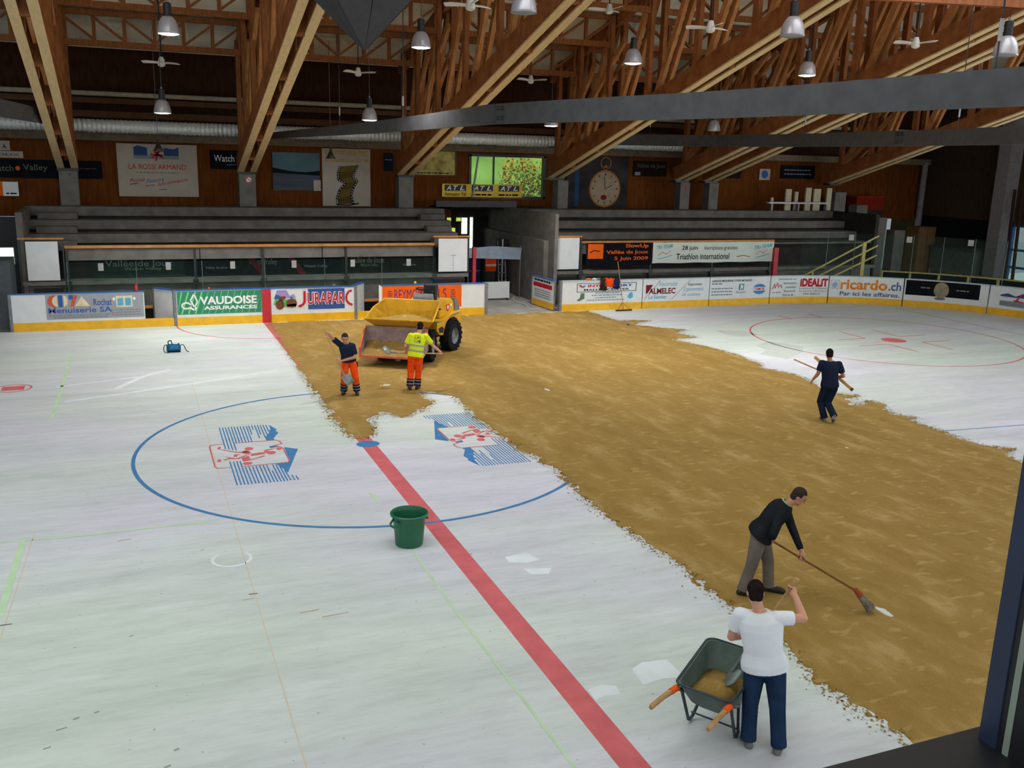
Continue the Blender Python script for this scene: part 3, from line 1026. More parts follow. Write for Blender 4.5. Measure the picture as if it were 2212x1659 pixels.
# ------------------------------------------------------------------ hanging metal bands
def catmull(pts, n=10):
    out = []
    P_ = [V(p) for p in pts]
    for i in range(len(P_) - 1):
        p0, p1, p2, p3 = P_[max(i - 1, 0)], P_[i], P_[i + 1], P_[min(i + 2, len(P_) - 1)]
        for k in range(n):
            t = k / n
            out.append(0.5 * ((2 * p1) + (p2 - p0) * t + (2 * p0 - 5 * p1 + 4 * p2 - p3) * t * t + (3 * p1 - p0 - 3 * p2 + p3) * t ** 3))
    out.append(P_[-1])
    return out


def metal_band(label, pts, z0, z1, cables, joint, far=None):
    """far = (first index, z0, z1) : from that control point on the band slopes and narrows to these heights"""
    C_ = catmull([(x, y, 0) for x, y in pts])
    b = C_[len(C_) // 2]
    n_ = len(C_) - 1
    i0 = far[0] * 10 if far else n_

    def zz0(i):
        return z0 if i <= i0 else z0 + (far[1] - z0) * (i - i0) / (n_ - i0)

    def zz1(i):
        return z1 if i <= i0 else z1 + (far[2] - z1) * (i - i0) / (n_ - i0)

    t = thing('hanging_metal_band', label, 'metal band', (b.x, b.y, z0), group='curved metal bands hung from the roof')
    mb = MB()
    vs = []
    for i, p in enumerate(C_):
        d = (C_[min(i + 1, len(C_) - 1)] - C_[max(i - 1, 0)]).normalized()
        n = V((d.y, -d.x, 0)) * 0.05
        vs += [(p.x - n.x, p.y - n.y, zz0(i)), (p.x + n.x, p.y + n.y, zz0(i)), (p.x + n.x, p.y + n.y, zz1(i)), (p.x - n.x, p.y - n.y, zz1(i))]
    m = len(C_)
    fs = [(4 * i + k, 4 * i + (k + 1) % 4, 4 * i + 4 + (k + 1) % 4, 4 * i + 4 + k) for i in range(m - 1) for k in range(4)]
    fs += [(0, 1, 2, 3), (4 * m - 1, 4 * m - 2, 4 * m - 3, 4 * m - 4)]
    mb.add(vs, fs)
    mb.build('band', BANDM, t)
    for f_ in cables:
        p = C_[int(f_ * (m - 1))]
        top = ZP(p.y)
        z1c = zz1(int(f_ * (m - 1)))
        c = MB().cyl((p.x, p.y, z1c - 0.02), (p.x, p.y, top), 0.013, n=6).build('hanger_rod', DARK, t)
        MB().cyl((p.x, p.y, z1c + 0.32), (p.x, p.y, z1c + 0.58), 0.026, n=8).build('turnbuckle', mat('turnbuckle_grey', (168, 168, 168), 0.5, metal=0.2), c)
    for f_ in joint:
        i = int(f_ * (m - 1))
        p, q = C_[i], C_[i + 1]
        d = (q - p).normalized()
        n = V((d.y, -d.x, 0))
        sgn = -1 if n.dot(V((-4.3, -18.2, 0)) - p) < 0 else 1
        n = n * sgn
        for a in (-0.18, -0.1, 0.02, 0.1):
            for z in (0.22, 0.36, 0.70, 0.84):
                c = p + d * a + n * 0.05
                zz = z0 + (z1 - z0) * z
                MB().cyl((c.x, c.y, zz), (c.x + n.x * 0.02, c.y + n.y * 0.02, zz), 0.018, n=6).build('bolt', DARK, t)
        MB().bar((p + d * 0.2 + n * 0.052)[:2] + (z0,), (p + d * 0.2 + n * 0.052)[:2] + (z1,), 0.02, 0.015).build('joint', DARK, t)


metal_band('long grey metal band sweeping right across the picture in front of the roof trusses',
           [(6.2, -13.2), (5.7, -10.2), (5.5, -7.1), (5.2, -4.1), (4.5, -1.0), (3.7, 3.0), (3.2, 7.5), (2.5, 12.5), (1.5, 17.0), (0.62, 20.2)], 6.56, 7.01, (0.70, 0.80, 0.15), (0.55,), (5, 6.26, 6.46))
metal_band('further grey metal band with bolt holes, over the right-hand terrace',
           [(16.2, -4.0), (17.0, -0.5), (17.9, 4.0), (18.4, 8.0), (18.5, 12.0), (17.9, 16.0), (16.0, 18.9), (13.6, 20.0)], 6.5, 6.96, (0.25, 0.52, 0.82), (0.33,))
metal_band('short grey metal band at the left edge, ending at the leftmost truss',
           [(-9.6, 1.0), (-8.6, 4.0), (-7.6, 8.0), (-6.95, 13.0), (-6.45, 20.0)], 6.5, 6.95, (0.45,), ())

# ------------------------------------------------------------------ centre-hung inverted pyramid
pt = thing('hanging_pyramid', 'dark grey inverted pyramid hung above centre ice', 'pyramid', (0, 0, 7.7))
ap = V((0, 0, 7.7))
H = 2.2
cs = [V((-0.82 * H, -0.82 * H, 7.7 + H)), V((0.82 * H, -0.82 * H, 7.7 + H)), V((0.82 * H, 0.82 * H, 7.7 + H)), V((-0.82 * H, 0.82 * H, 7.7 + H))]
PYR = mat('pyramid_grey', (74, 72, 73), 0.6, 0.08)
for i in range(4):
    a, b = cs[i], cs[(i + 1) % 4]
    n = (a - ap).cross(b - ap).normalized()
    c = (a + b) / 2
    for p, q in ((a, c), (c, b)):
        w1 = (p - ap) * 0.008
        MB().prism3([ap + (q - ap) * 0.003, p + (q - p) * 0.008, q + (p - q) * 0.008], -n * 0.03).build('side_panel', PYR, pt)
for i in range(4):
    MB().bar(ap, cs[i], 0.03, 0.03).build('corner_edge', BLACK, pt)
MB().box(-0.82 * H, 0.82 * H, -0.82 * H, 0.82 * H, 7.7 + H, 11.2).build('body', PYR, pt)
MB().cyl((0, 0, 11.2), (0, 0, 15), 0.06).build('hanger', DARK, pt)


# ------------------------------------------------------------------ pendant lamps
def lamp_proto(lit):
    t = thing('pendant_lamp', '', 'lamp')
    sh = [(0.075, 0.40), (0.12, 0.385), (0.17, 0.33), (0.21, 0.25), (0.235, 0.15), (0.25, 0.05), (0.258, 0.0), (0.245, 0.0), (0.225, 0.15), (0.2, 0.25), (0.15, 0.33), (0.0, 0.36)]
    MB().lathe(sh, 28).build('shade', LAMPG, t, smooth=True, world=False)
    MB().lathe([(0.0, 0.70), (0.07, 0.70), (0.09, 0.68), (0.09, 0.40), (0.0, 0.40)], 16).build('housing', BLACK, t, smooth='auto', world=False)
    MB().lathe([(0.0, -0.025), (0.15, -0.02), (0.23, 0.0), (0.243, 0.02), (0.0, 0.03)], 24).build('diffuser', LAMPON if lit else LAMPOFF, t, world=False)
    MB().cyl((0, 0, 0.70), (0, 0, 0.76), 0.03, n=8).build('cord_grip', STEEL, t, world=False)
    return t


LAMPS = [(-3.14, 6.6, 8.44, 1, 'lit pendant lamp above the leftmost bay, the larger and nearer of two'),
         (3.0, 6.45, 8.52, 1, 'lit pendant lamp just right of the hanging pyramid'),
         (9.3, 6.6, 8.52, 1, 'lit pendant lamp hanging left of a white fan, right of the picture centre'),
         (14.6, 5.6, 8.42, 1, 'lit pendant lamp beside a hanger rod, right part of the roof'),
         (-3.13, 13.2, 6.86, 1, 'small lit pendant lamp over the white club banner'),
         (3.25, 13.2, 6.9, 1, 'small lit pendant lamp over the film-strip poster'),
         (10.0, 13.7, 6.98, 1, 'small lit pendant lamp half hidden under the long metal band'),
         (16.8, 13.6, 7.05, 0, 'small pendant lamp half hidden behind the further metal band'),
         (3.03, -0.4, 8.53, 0, 'unlit pendant lamp cut by the top edge, right of the pyramid'),
         (8.9, -1.0, 8.45, 0, 'unlit pendant lamp with pale shade in front of the pale truss edges'),
         (13.2, -2.6, 8.2, 0, 'unlit pendant lamp at the right edge, crossed by a hanger rod')]
protos = {}
for x, y, z, lit, lb in LAMPS:
    if lit not in protos:
        protos[lit] = t = lamp_proto(lit)
    else:
        t = copy_tree(protos[lit])
    t.location = (x, y, z)
    t['label'] = lb
    t['group'] = 'pendant lamps'
    top = (ZP(y) + 0.02) if abs(y - 6.5) > 1 else ZT(y)
    if y > 13:
        top = ZT(y)
    MB().cyl((0, 0, 0.74), (0, 0, top - z), 0.008, n=5).build('cord', BLACK if lit == 0 else STEEL, t, world=False)
    if lit:
        ld = bpy.data.lights.new('bulb', 'SPOT')
        ld.energy = 950 if y < 10 else 520
        ld.spot_size = math.radians(128)
        ld.spot_blend = 0.8
        ld.shadow_soft_size = 0.22
        ld.color = (1.0, 0.98, 0.95)
        lo = bpy.data.objects.new('bulb', ld)
        C.objects.link(lo)
        lo.parent = t
        lo.location = (0, 0, -0.04)

# two small spotlights in front of the back-wall posters
for x, y, z, lb in ((-3.1, 20.0, 5.72, 'small bell-shaped spotlight in front of the white club banner'), (3.3, 20.0, 5.62, 'small bell-shaped spotlight in front of the film-strip poster')):
    t = thing('spotlight', lb, 'spotlight', (x, y, z), group='small spotlights')
    MB().lathe([(0.03, 0.42), (0.05, 0.3), (0.12, 0.12), (0.2, 0.0), (0.17, 0.0), (0.0, 0.25)], 16, (x, y, z)).build('shade', mat('spot_dark', (70, 62, 58), 0.4, metal=0.3), t, smooth=True)
    MB().cyl((x, y, z + 0.42), (x, y, ZT(y)), 0.01, n=6).build('rod', STEEL, t)
    MB().sphere((x, y, z + 0.05), 0.05).build('bulb', LAMPOFF, t)


# ------------------------------------------------------------------ ceiling fans
def fan_proto():
    t = thing('ceiling_fan', '', 'fan')
    MB().lathe([(0.0, 0.2), (0.06, 0.2), (0.09, 0.1), (0.11, 0.02), (0.11, -0.05), (0.05, -0.09), (0.0, -0.09)], 16).build('motor', FANW, t, smooth='auto', world=False)
    for k in range(3):
        a = math.radians(20 + 120 * k)
        R = Matrix.Rotation(a, 3, 'Z')
        mb = MB()
        pr = [(0.08, 0.03, 0.0), (0.25, 0.06, 0.015), (0.45, 0.075, 0.03), (0.62, 0.065, 0.02)]
        for zz in (0.0, 0.012):
            pass
        top = [R @ V((r, w, z + 0.05)) for r, w, z in pr] + [R @ V((r, -w, z)) for r, w, z in reversed(pr)]
        mb.prism3(top, (0, 0, 0.012))
        mb.build('blade', FANW, t, world=False)
    return t


fp = None
for x, y, z, rz, lb in [(3.2, 3.2, 9.12, 0.1, 'white ceiling fan at the top edge, right of the pyramid'),
                        (9.6, 8.8, 10.22, 0.3, 'white ceiling fan at the top edge above the middle lit lamp'),
                        (9.6, 3.2, 9.1, 0.0, 'white ceiling fan right of the picture centre in front of red-brown struts'),
                        (16.0, 2.9, 9.12, 0.4, 'white ceiling fan near the right edge in front of pale truss edges'),
                        (3.3, 15.0, 8.48, 1.2, 'small white ceiling fan under the tip of the pyramid'),
                        (9.7, 15.0, 8.58, 1.0, 'small white ceiling fan right of the third truss'),
                        (-3.05, 14.0, 8.35, 0.2, 'small white ceiling fan between the two leftmost lamps')]:
    if fp is None:
        fp = t = fan_proto()
    else:
        t = copy_tree(fp)
    t.location = (x, y, z)
    t.rotation_euler = (0, 0, rz)
    tag(t, lb, None, 'ceiling fans')
    MB().cyl((0, 0, 0.2), (0, 0, ZP(y) - z + 0.1), 0.02, n=6).build('down_rod', DARK, t, world=False)

# ------------------------------------------------------------------ grandstands
STEPS = [(18.2, 2.42, 2.83), (19.1, 2.83, 3.25), (20.0, 3.25, 3.68)]


def stand(label, x0, x1, px0, px1, posts, zf):
    t = thing('grandstand', label, 'grandstand', ((x0 + x1) / 2, 18, 0), group='concrete terraces')
    MB().box(x0, x1, 17.0, 17.3, 0, 1.22).build('front_wall', CONC, t)
    MB().box(x0, x1, 16.85, 17.62, 1.22, 1.36).build('ledge', CONC2, t)
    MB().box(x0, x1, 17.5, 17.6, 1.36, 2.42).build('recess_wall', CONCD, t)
    if px1 > px0:
        n = 3 if px1 - px0 > 10 else 4
        for k in range(n):
            a, b = px0 + (px1 - px0) * k / n + 0.015, px0 + (px1 - px0) * (k + 1) / n - 0.015
            MB().box(a, b, 16.95, 17.1, 2.04, 2.42).build('parapet_panel', CONC2, t)
    MB().box(x0, x1, 17.1, 18.3, 2.36, 2.44).build('walkway', CONC, t)
    for y, z0, z1 in STEPS:
        st = MB()
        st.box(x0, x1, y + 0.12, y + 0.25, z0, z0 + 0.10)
        st.build('step_riser', CONCD, t)  # darker concrete: the shadow line under each step is put into the colour
        st = MB().box(x0, x1, y, y + 1.05, z0 + 0.10, z1)
        st.build('step', CONC, t)
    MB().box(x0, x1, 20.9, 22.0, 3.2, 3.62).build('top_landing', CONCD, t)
    for x in posts:
        MB().box(x - 0.04, x + 0.04, 16.88, 16.95, 0.6, 2.48).build('post', DARK, t)
        MB().box(x - 0.1, x + 0.1, 16.84, 16.95, 1.15, 1.35).build('post_bracket', DARK, t)
    return t


ST1 = stand('long concrete terrace left of the passage', -7.7, 8.05, -6.35, 6.65, (-6.3, -2.2, 0.15, 3.2, 6.65), 0)
ST2 = stand('long concrete terrace right of the passage', 11.6, 28.5, 13.0, 22.6, (11.65, 13.0, 16.3, 19.4, 22.5), 0)
MB().box(-6.35, 6.65, 16.86, 16.98, 2.46, 2.55).build('hand_rail', RAILW, ST1)
MB().box(13.0, 22.6, 16.86, 16.98, 2.50, 2.58).build('hand_rail', RAILW, ST2)
for a, b in ((-7.75, -6.35), (6.6, 8.1)):
    MB().box(a, b, 16.86, 16.98, 2.76, 2.82).build('hand_rail', RAILW, ST1)
    for x in (a + 0.05, b - 0.05):
        MB().box(x - 0.025, x + 0.025, 16.88, 16.96, 0.9, 2.76).build('rail_post', DARK, ST1)
MB().box(11.6, 13.0, 16.86, 16.98, 2.74, 2.80).build('hand_rail', RAILW, ST2)
for x in (11.65, 12.95):
    MB().box(x - 0.025, x + 0.025, 16.88, 16.96, 0.9, 2.74).build('rail_post', DARK, ST2)
# small stair blocks at the terrace ends
for x0, x1 in ((-7.3, -6.0), (6.9, 7.95)):
    for y, z0, z1 in STEPS[:3]:
        MB().box(x0, x1, y - 0.4, y, z0 - 0.0, z0 + 0.22).build('stair_block', CONC, ST1)
MB().box(-7.75, -7.55, 16.9, 22, 0, 3.65).build('end_wall', CONC, ST1)
MB().box(7.95, 8.1, 17.0, 22, 0, 2.4).build('end_wall', CONC, ST1)
MB().box(11.5, 11.65, 16.3, 24, 0, 3.7).build('end_wall', CONC2, ST2)
MB().box(28.4, 28.6, 17.0, 22, 0, 3.7).build('end_wall', CONCD, ST2)
# dark openings under the ledge at the terrace ends
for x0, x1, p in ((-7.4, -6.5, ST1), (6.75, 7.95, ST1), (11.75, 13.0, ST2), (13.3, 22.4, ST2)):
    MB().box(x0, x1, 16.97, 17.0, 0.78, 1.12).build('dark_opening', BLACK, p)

# banners hung on the recess wall (left terrace)
for x0, x1, z0, z1, txt, small, lb, m in [(-5.6, -2.55, 1.38, 2.02, 'Vallée de Joux', 'Watch Valley', 'dark green banner with pale serif lettering left of the first black banner', mat('banner_green', (42, 54, 50), 0.7)),
                                     (-2.5, -0.55, 1.38, 2.02, '', 'Vallée de Joux', 'black banner with small white lettering between two terrace posts', BLACKS),
                                     (-0.5, 0.9, 1.38, 2.02, 'Watch Valley', '', 'black banner crossed by a dark red diagonal', BLACKS),
                                     (0.95, 3.15, 1.38, 2.02, '', 'Watch Valley', 'black banner with one white line, right of the dark red diagonal', BLACKS),
                                     (3.25, 5.0, 1.38, 2.02, 'Vallée de Joux', 'Watch Valley', 'brown-black banner above the open bench gate', mat('banner_brown', (40, 33, 28), 0.7)),
                                     (5.05, 6.4, 1.38, 2.02, '', 'Vallée de Joux', 'dark banner beside the right white screen', mat('banner_brown', (40, 33, 28), 0.7))]:
    b = MB().box(x0, x1, 17.42, 17.48, z0, z1).build('banner', m)
    tag(b, lb, 'banner', 'banners under the terrace')
    f = Flat(lambda u, v, off: V((u, 17.42 - off, v)), b)
    w = x1 - x0
    gm = mat('ink_dim', (140, 150, 140), 0.7)
    if txt:
        f.text(txt, x0 + 0.15 * w, x1 - 0.12 * w, z1 - 0.32, z1 - 0.05, gm)
    if small:
        f.text(small, x0 + 0.35 * w, x1 - 0.25 * w, z0 + 0.22, z0 + 0.34, gm)
    if 'diagonal' in lb:
        f.poly([(x0 + 0.15, z1), (x0 + 0.4, z1), (x0 + 0.85, z0), (x0 + 0.6, z0)], mat('ink_dark_red', (110, 36, 44), 0.7), k=2)

# white panels on the terrace rails
for x0, x1, z0, z1, lb in ((-7.52, -6.55, 1.40, 2.70, 'white square screen on the rail at the left end of the terrace'), (6.80, 7.98, 1.44, 2.72, 'white square screen on the rail left of the passage'), (11.78, 12.85, 1.44, 2.72, 'white square screen on the rail right of the passage')):
    p = MB().box(x0, x1, 16.80, 16.85, z0, z1).build('rail_screen', WHITE)
    tag(p, lb, 'screen', 'white screens on the rails')
    if 'left of the passage' in lb:
        MB().box((x0 + x1) / 2 - 0.09, (x0 + x1) / 2 + 0.11, 16.795, 16.80, z0 + 0.62, z0 + 0.64).build('panel_seam', INKG, p)
        MB().box((x0 + x1) / 2 + 0.0, (x0 + x1) / 2 + 0.012, 16.795, 16.80, z0 + 0.02, z0 + 0.62).build('panel_seam', INKG, p)

# protective glass behind the players' benches
for k in range(6):
    x0 = -6.3 + k * 2.16
    g = thing('glass_panel', 'low protective glass pane behind the benches, %s from the left' % ['first', 'second', 'third', 'fourth', 'fifth', 'sixth'][k], 'glass pane', (x0 + 1.08, 16.6, 1.0), group='bench glass panes')
    MB().box(x0, x0 + 2.14, 16.59, 16.605, 1.0, 2.02).build('pane', GLASS, g)
    MB().box(x0 + 0.95, x0 + 1.12, 16.575, 16.585, 1.72, 1.98).build('sticker', mat('sticker', (176, 176, 172), 0.6), g)
    MB().box(x0 - 0.02, x0 + 0.0, 16.585, 16.61, -0.012, 2.02).build('pane_post', mat('pane_edge', (96, 120, 112), 0.3), g)

# players' benches behind the boards
for x0, x1, lb in ((-7.3, -0.4, 'long plank bench behind the boards, left of the centre line'), (0.6, 7.6, 'long plank bench behind the boards, right of the centre line')):
    t = thing('player_bench', lb, 'bench', ((x0 + x1) / 2, 16.2, 0))
    MB().box(x0, x1, 16.1, 16.42, 0.46, 0.52).build('seat_plank', RAILW, t)
    MB().box(x0, x1, 16.44, 16.5, 0.02, 0.46).build('back_board', BLACK, t)
    for x in np.linspace(x0 + 0.3, x1 - 0.3, 4):
        MB().box(x - 0.05, x + 0.05, 16.12, 16.40, -0.012, 0.46).build('leg', DARK, t)

# ------------------------------------------------------------------ posters on the back wall
BW = 21.96


def poster(name, label, cat, x0, x1, z0, z1, m, y=BW, group=None):
    o = MB().box(x0, x1, y - 0.03, y, z0, z1).build(name, m)
    tag(o, label, cat, group)
    return o, Flat(lambda u, v, off: V((u, y - 0.03 - off, v)), o)


CREAM = mat('banner_cream', (180, 170, 156), 0.7, 0.05, 2)
p, f = poster('club_banner', 'large off-white club banner with red lettering on the timber wall', 'banner', -4.56, -1.62, 3.98, 5.98, CREAM)
f.poly([(-3.95, 5.55), (-3.95, 5.85), (-3.8, 5.92), (-3.45, 5.84), (-3.45, 5.55)], mat('ink_mountain', (60, 84, 130), 0.7), 'mountain_print')
f.poly([(-2.85, 5.85), (-2.5, 5.80), (-2.3, 5.88), (-2.3, 5.55), (-2.85, 5.55)], mat('ink_mountain', (60, 84, 130), 0.7), 'mountain_print')
f.rect(-3.95, -2.3, 5.42, 5.55, INKG, 'grey_print', 2)
for a, b in (((-3.3, 5.45), (-2.95, 5.75)), ((-3.2, 5.7), (-2.85, 5.45)), ((-3.35, 5.6), (-2.9, 5.55)), ((-3.15, 5.35), (-3.05, 5.8))):
    f.line([a, b], 0.06, INKR, 'player_print', 3)
f.text('LA ROSSI ARMAND', -4.15, -2.05, 5.02, 5.22, INKR)
f.greek(-3.9, -2.3, 4.88, 0.04, INKG, 1, 3)
f.text('Piscine', -4.15, -3.6, 4.50, 4.66, INKR, 0, 0.3, 0.06)
f.text('Patinoire', -3.55, -2.9, 4.48, 4.64, INKB, 0, 0.3, 0.10)
f.text('Salle omnisports', -3.15, -2.0, 4.34, 4.52, INKR, 0, 0.3, 0.22)
f.line([(-4.15, 4.44), (-3.85, 4.48)], 0.025, INK)
f.line([(-3.6, 4.38), (-3.25, 4.43)], 0.025, INKR)
f.line([(-3.1, 4.24), (-2.8, 4.27)], 0.025, INKB)

p, f = poster('word_banner', 'small black banner with one white word left of the no-smoking pillar', 'banner', -1.13, 0.0, 5.09, 5.82, BLACKS)
f.text('Watch', -0.98, -0.2, 5.38, 5.64, INKW)
f.greek(-0.5, -0.1, 5.25, 0.03, INKG, 1, 4)

p, f = poster('lake_photograph', 'dark blue-green photograph of a lake with a small white sheet beside it', 'photograph', 1.3, 3.22, 4.29, 5.81, mat('lake_water', (34, 52, 70), 0.5, 0.35, 3, stretch=(0.3, 1, 3)))
f.rect(1.3, 3.22, 5.05, 5.81, mat('lake_sky', (52, 92, 104), 0.5, 0.15, 1.5), 'sky_print')
f.poly([(1.3, 4.98), (1.3, 5.2), (1.9, 5.08), (2.6, 5.02), (3.22, 5.1), (3.22, 4.9), (2.2, 4.95)], mat('lake_shore', (28, 34, 32), 0.6), 'shore_print', 2)
p, f = poster('white_sheet', 'small white sheet at the lower corner of the lake photograph', 'paper', 2.94, 3.24, 4.28, 4.72, CREAM, y=BW - 0.05)

p, f = poster('film_poster', 'tall cream poster with a curling film strip and yellow lettering', 'poster', 3.32, 5.36, 3.66, 6.02, CREAM)
YOL = mat('ink_gold', (190, 150, 50), 0.7)
f.text('CANTONALE FVJC', 3.42, 5.28, 5.72, 5.95, YOL, 0.02)
f.text("22 JUILLET-10 AOÛT '98", 3.42, 5.28, 5.44, 5.64, YOL, 0.02)
FILM = mat('film_brown', (92, 76, 40), 0.7)
L1 = [(4.1, 5.30), (3.98, 5.05), (3.98, 4.75), (4.3, 4.62), (4.02, 4.30), (3.92, 3.95), (3.95, 3.74)]
R1 = [(4.82, 5.36), (4.68, 5.1), (4.6, 4.85), (4.80, 4.72), (4.62, 4.42), (4.52, 4.10), (4.62, 3.76)]
for i in range(len(L1) - 1):
    f.poly([L1[i], R1[i], R1[i + 1], L1[i + 1]], FILM if i % 2 else mat('film_brown2', (112, 92, 48), 0.7), 'film_frame')
f.line(L1, 0.10, INK, 'film_edge', 2)
f.line(R1, 0.10, INK, 'film_edge', 2)
for Q in (L1, R1):
    for i in range(len(Q) - 1):
        for t_ in (0.2, 0.5, 0.8):
            a = Q[i][0] + (Q[i + 1][0] - Q[i][0]) * t_
            b = Q[i][1] + (Q[i + 1][1] - Q[i][1]) * t_
            f.rect(a - 0.025, a + 0.025, b - 0.025, b + 0.025, CREAM, 'film_hole', 3)
f.line([(3.9, 3.72), (4.4, 3.70), (4.85, 3.78)], 0.05, INK, 'film_tail', 2)

p, f = poster('dark_notice', 'small dark notice board left of the third pillar', 'notice', 5.95, 6.35, 5.15, 5.9, mat('notice_navy', (30, 36, 48), 0.6))
f.greek(6.0, 6.3, 5.6, 0.04, INKG, 1, 7)
p, f = poster('long_banner', 'long black banner with an orange dot behind the leftmost truss', 'banner', -9.6, -5.11, 4.62, 5.29, BLACKS)
f.text('Watch', -9.0, -8.15, 4.86, 5.08, mat('ink_dim2', (120, 116, 108), 0.7))
f.ell(-8.0, 4.97, 0.08, 0.08, INKO, 'print_dot')
f.text('Valley', -7.82, -7.0, 4.84, 5.12, mat('ink_dim2', (120, 116, 108), 0.7))
f.greek(-6.6, -5.3, 4.98, 0.04, mat('ink_dim3', (96, 70, 60), 0.7), 1, 5)
p, f = poster('place_sign', 'narrow white sign with dark capitals at the left edge', 'sign', -9.9, -7.78, 5.34, 5.58, CREAM)
f.text('LA VALLÉE DE JOUX', -10.9, -7.9, 5.38, 5.52, INK)
p, f = poster('letter_sign', 'small white sign with the letter A at the left edge', 'sign', -9.2, -8.19, 5.60, 5.95, CREAM)
f.text('A', -8.45, -8.3, 5.66, 5.82, INK)
p, f = poster('white_notice', 'white notice with an orange edge at the left picture edge', 'notice', -9.0, -8.03, 3.95, 4.47, WHITE, y=BW - 0.1)
f.rect(-9.0, -8.55, 3.95, 4.47, INKO, 'orange_edge')
f.greek(-8.45, -8.1, 4.02, 0.05, INK, 1, 8)
# ATL sign over the passage
p, f = poster('lintel_sign', 'yellow sign with three black lettered fields above the passage', 'sign', 8.55, 12.35, 4.10, 4.66, mat('atl_yellow', (226, 190, 30), 0.5), y=21.94)
for k in range(3):
    u = 8.66 + k * 1.27
    f.rect(u, u + 1.0, 4.36, 4.62, BLACK, 'black_field')
    for i, ch in enumerate('ATL'):
        f.text(ch, u + 0.08 + i * 0.31, u + 0.31 + i * 0.31, 4.39, 4.59, INKW, 0.02, 0.25, k=2)
    if k == 0:
        f.text('Annuaire Tél', u, u + 1.0, 4.15, 4.29, INK, 0.01, k=2)
    else:
        f.greek(u, u + 0.95, 4.17, 0.07, INK, 2, 20 + k)
# framed autumn picture
p, f = poster('framed_picture', 'framed picture of yellow autumn trees left of the passage window', 'picture', 7.3, 9.15, 5.02, 6.05, mat('autumn', (178, 164, 96), 0.6, 0.4, 3.5), y=21.96)
f.poly([(7.32, 5.3), (7.32, 5.95), (7.9, 5.95), (7.55, 5.6)], mat('autumn_sky', (186, 190, 186), 0.6, 0.1), 'sky_print')
f.greek(7.4, 8.9, 5.08, 0.05, INK, 1, 9)
fr = MB()
fr.box(7.26, 9.19, 21.90, 21.93, 6.03, 6.08).box(7.26, 9.19, 21.90, 21.93, 4.99, 5.03).box(7.26, 7.31, 21.90, 21.93, 4.99, 6.08).box(9.14, 9.19, 21.90, 21.93, 4.99, 6.08)
fr.build('frame', DARK, p)
# pocket watch mural
p, f = poster('watch_mural', 'dark mural of a large pale pocket watch with a blue stripe', 'mural', 14.55, 17.75, 3.68, 6.0, mat('mural_dark', (60, 56, 56), 0.6, 0.3, 1.2))
f.rect(14.98, 15.2, 3.75, 5.5, mat('mural_blue', (52, 76, 108), 0.6), 'blue_stripe')
GOLD = mat('mural_gold', (160, 110, 62), 0.6)
f.ell(16.55, 4.55, 0.82, 0.86, GOLD, 'watch_case')
f.ell(16.55, 4.55, 0.74, 0.78, mat('mural_face', (168, 148, 124), 0.6, 0.1, 4), 'watch_face', 2)
f.rect(16.47, 16.63, 5.35, 5.62, GOLD, 'watch_crown', 2)
f.line([(16.55 + 0.26 * math.cos(t), 5.72 + 0.26 * math.sin(t)) for t in np.linspace(0, 6.28, 24)], 0.05, GOLD, 'watch_bow', 2)
for k in range(12):
    t_ = k * math.pi / 6
    f.line([(16.55 + 0.58 * math.cos(t_), 4.55 + 0.6 * math.sin(t_)), (16.55 + 0.68 * math.cos(t_), 4.55 + 0.72 * math.sin(t_))], 0.04, INK, 'hour_mark', 3)
f.line([(16.55, 4.55), (16.5, 5.1)], 0.03, INK, 'watch_hand', 3)
f.line([(16.55, 4.55), (16.9, 4.7)], 0.03, INK, 'watch_hand', 3)
f.ell(16.5, 4.15, 0.16, 0.12, INKBR, 'sub_dial', 3)
p, f = poster('dark_banner', 'dark banner with faint lettering right of the watch mural', 'banner', 18.02, 19.83, 5.16, 5.87, mat('banner_brown', (40, 33, 28), 0.7))
f.text('Vallée de Joux', 18.2, 19.75, 5.5, 5.75, mat('ink_dim2', (120, 116, 108), 0.7))
f.rect(18.1, 18.4, 5.2, 5.36, INKG, 'paper_print', 2)
p, f = poster('dark_shutter', 'dark shutter between the two right-hand truss feet', 'shutter', 22.52, 24.08, 5.15, 5.92, mat('shutter_dark', (40, 34, 34), 0.6))
p, f = poster('round_sign', 'small white sign with a blue disc on the right of the timber wall', 'sign', 25.2, 25.85, 5.1, 5.65, CREAM)
f.ell(25.52, 5.38, 0.2, 0.2, INKB, 'blue_disc')
p, f = poster('black_notice', 'wide black notice at the right end of the timber wall', 'notice', 26.5, 28.6, 5.2, 5.86, BLACKS)
f.greek(26.7, 28.4, 5.6, 0.05, INKG, 1, 11)
f.greek(26.7, 28.4, 5.4, 0.05, INKG, 1, 12)

# ------------------------------------------------------------------ dasher boards
def strip(s0, s1, z0, z1, o0, o1):
    """solid strip along the boards, o = distance outwards"""
    n = 1 if s1 <= 21.5 else max(2, int((s1 - s0) / 0.35))
    mb = MB()
    vs = []
    for i in range(n + 1):
        s = s0 + (s1 - s0) * i / n
        for o, z in ((o0, z0), (o1, z0), (o1, z1), (o0, z1)):
            vs.append(on_board(s, z, -o))
    fs = [(4 * i + k, 4 * i + (k + 1) % 4, 4 * i + 4 + (k + 1) % 4, 4 * i + 4 + k) for i in range(n) for k in range(4)]
    fs += [(0, 1, 2, 3), (4 * n + 3, 4 * n + 2, 4 * n + 1, 4 * n)]
    return mb.add(vs, fs)


CAPW = mat('pale_cap', (176, 184, 186), 0.4)


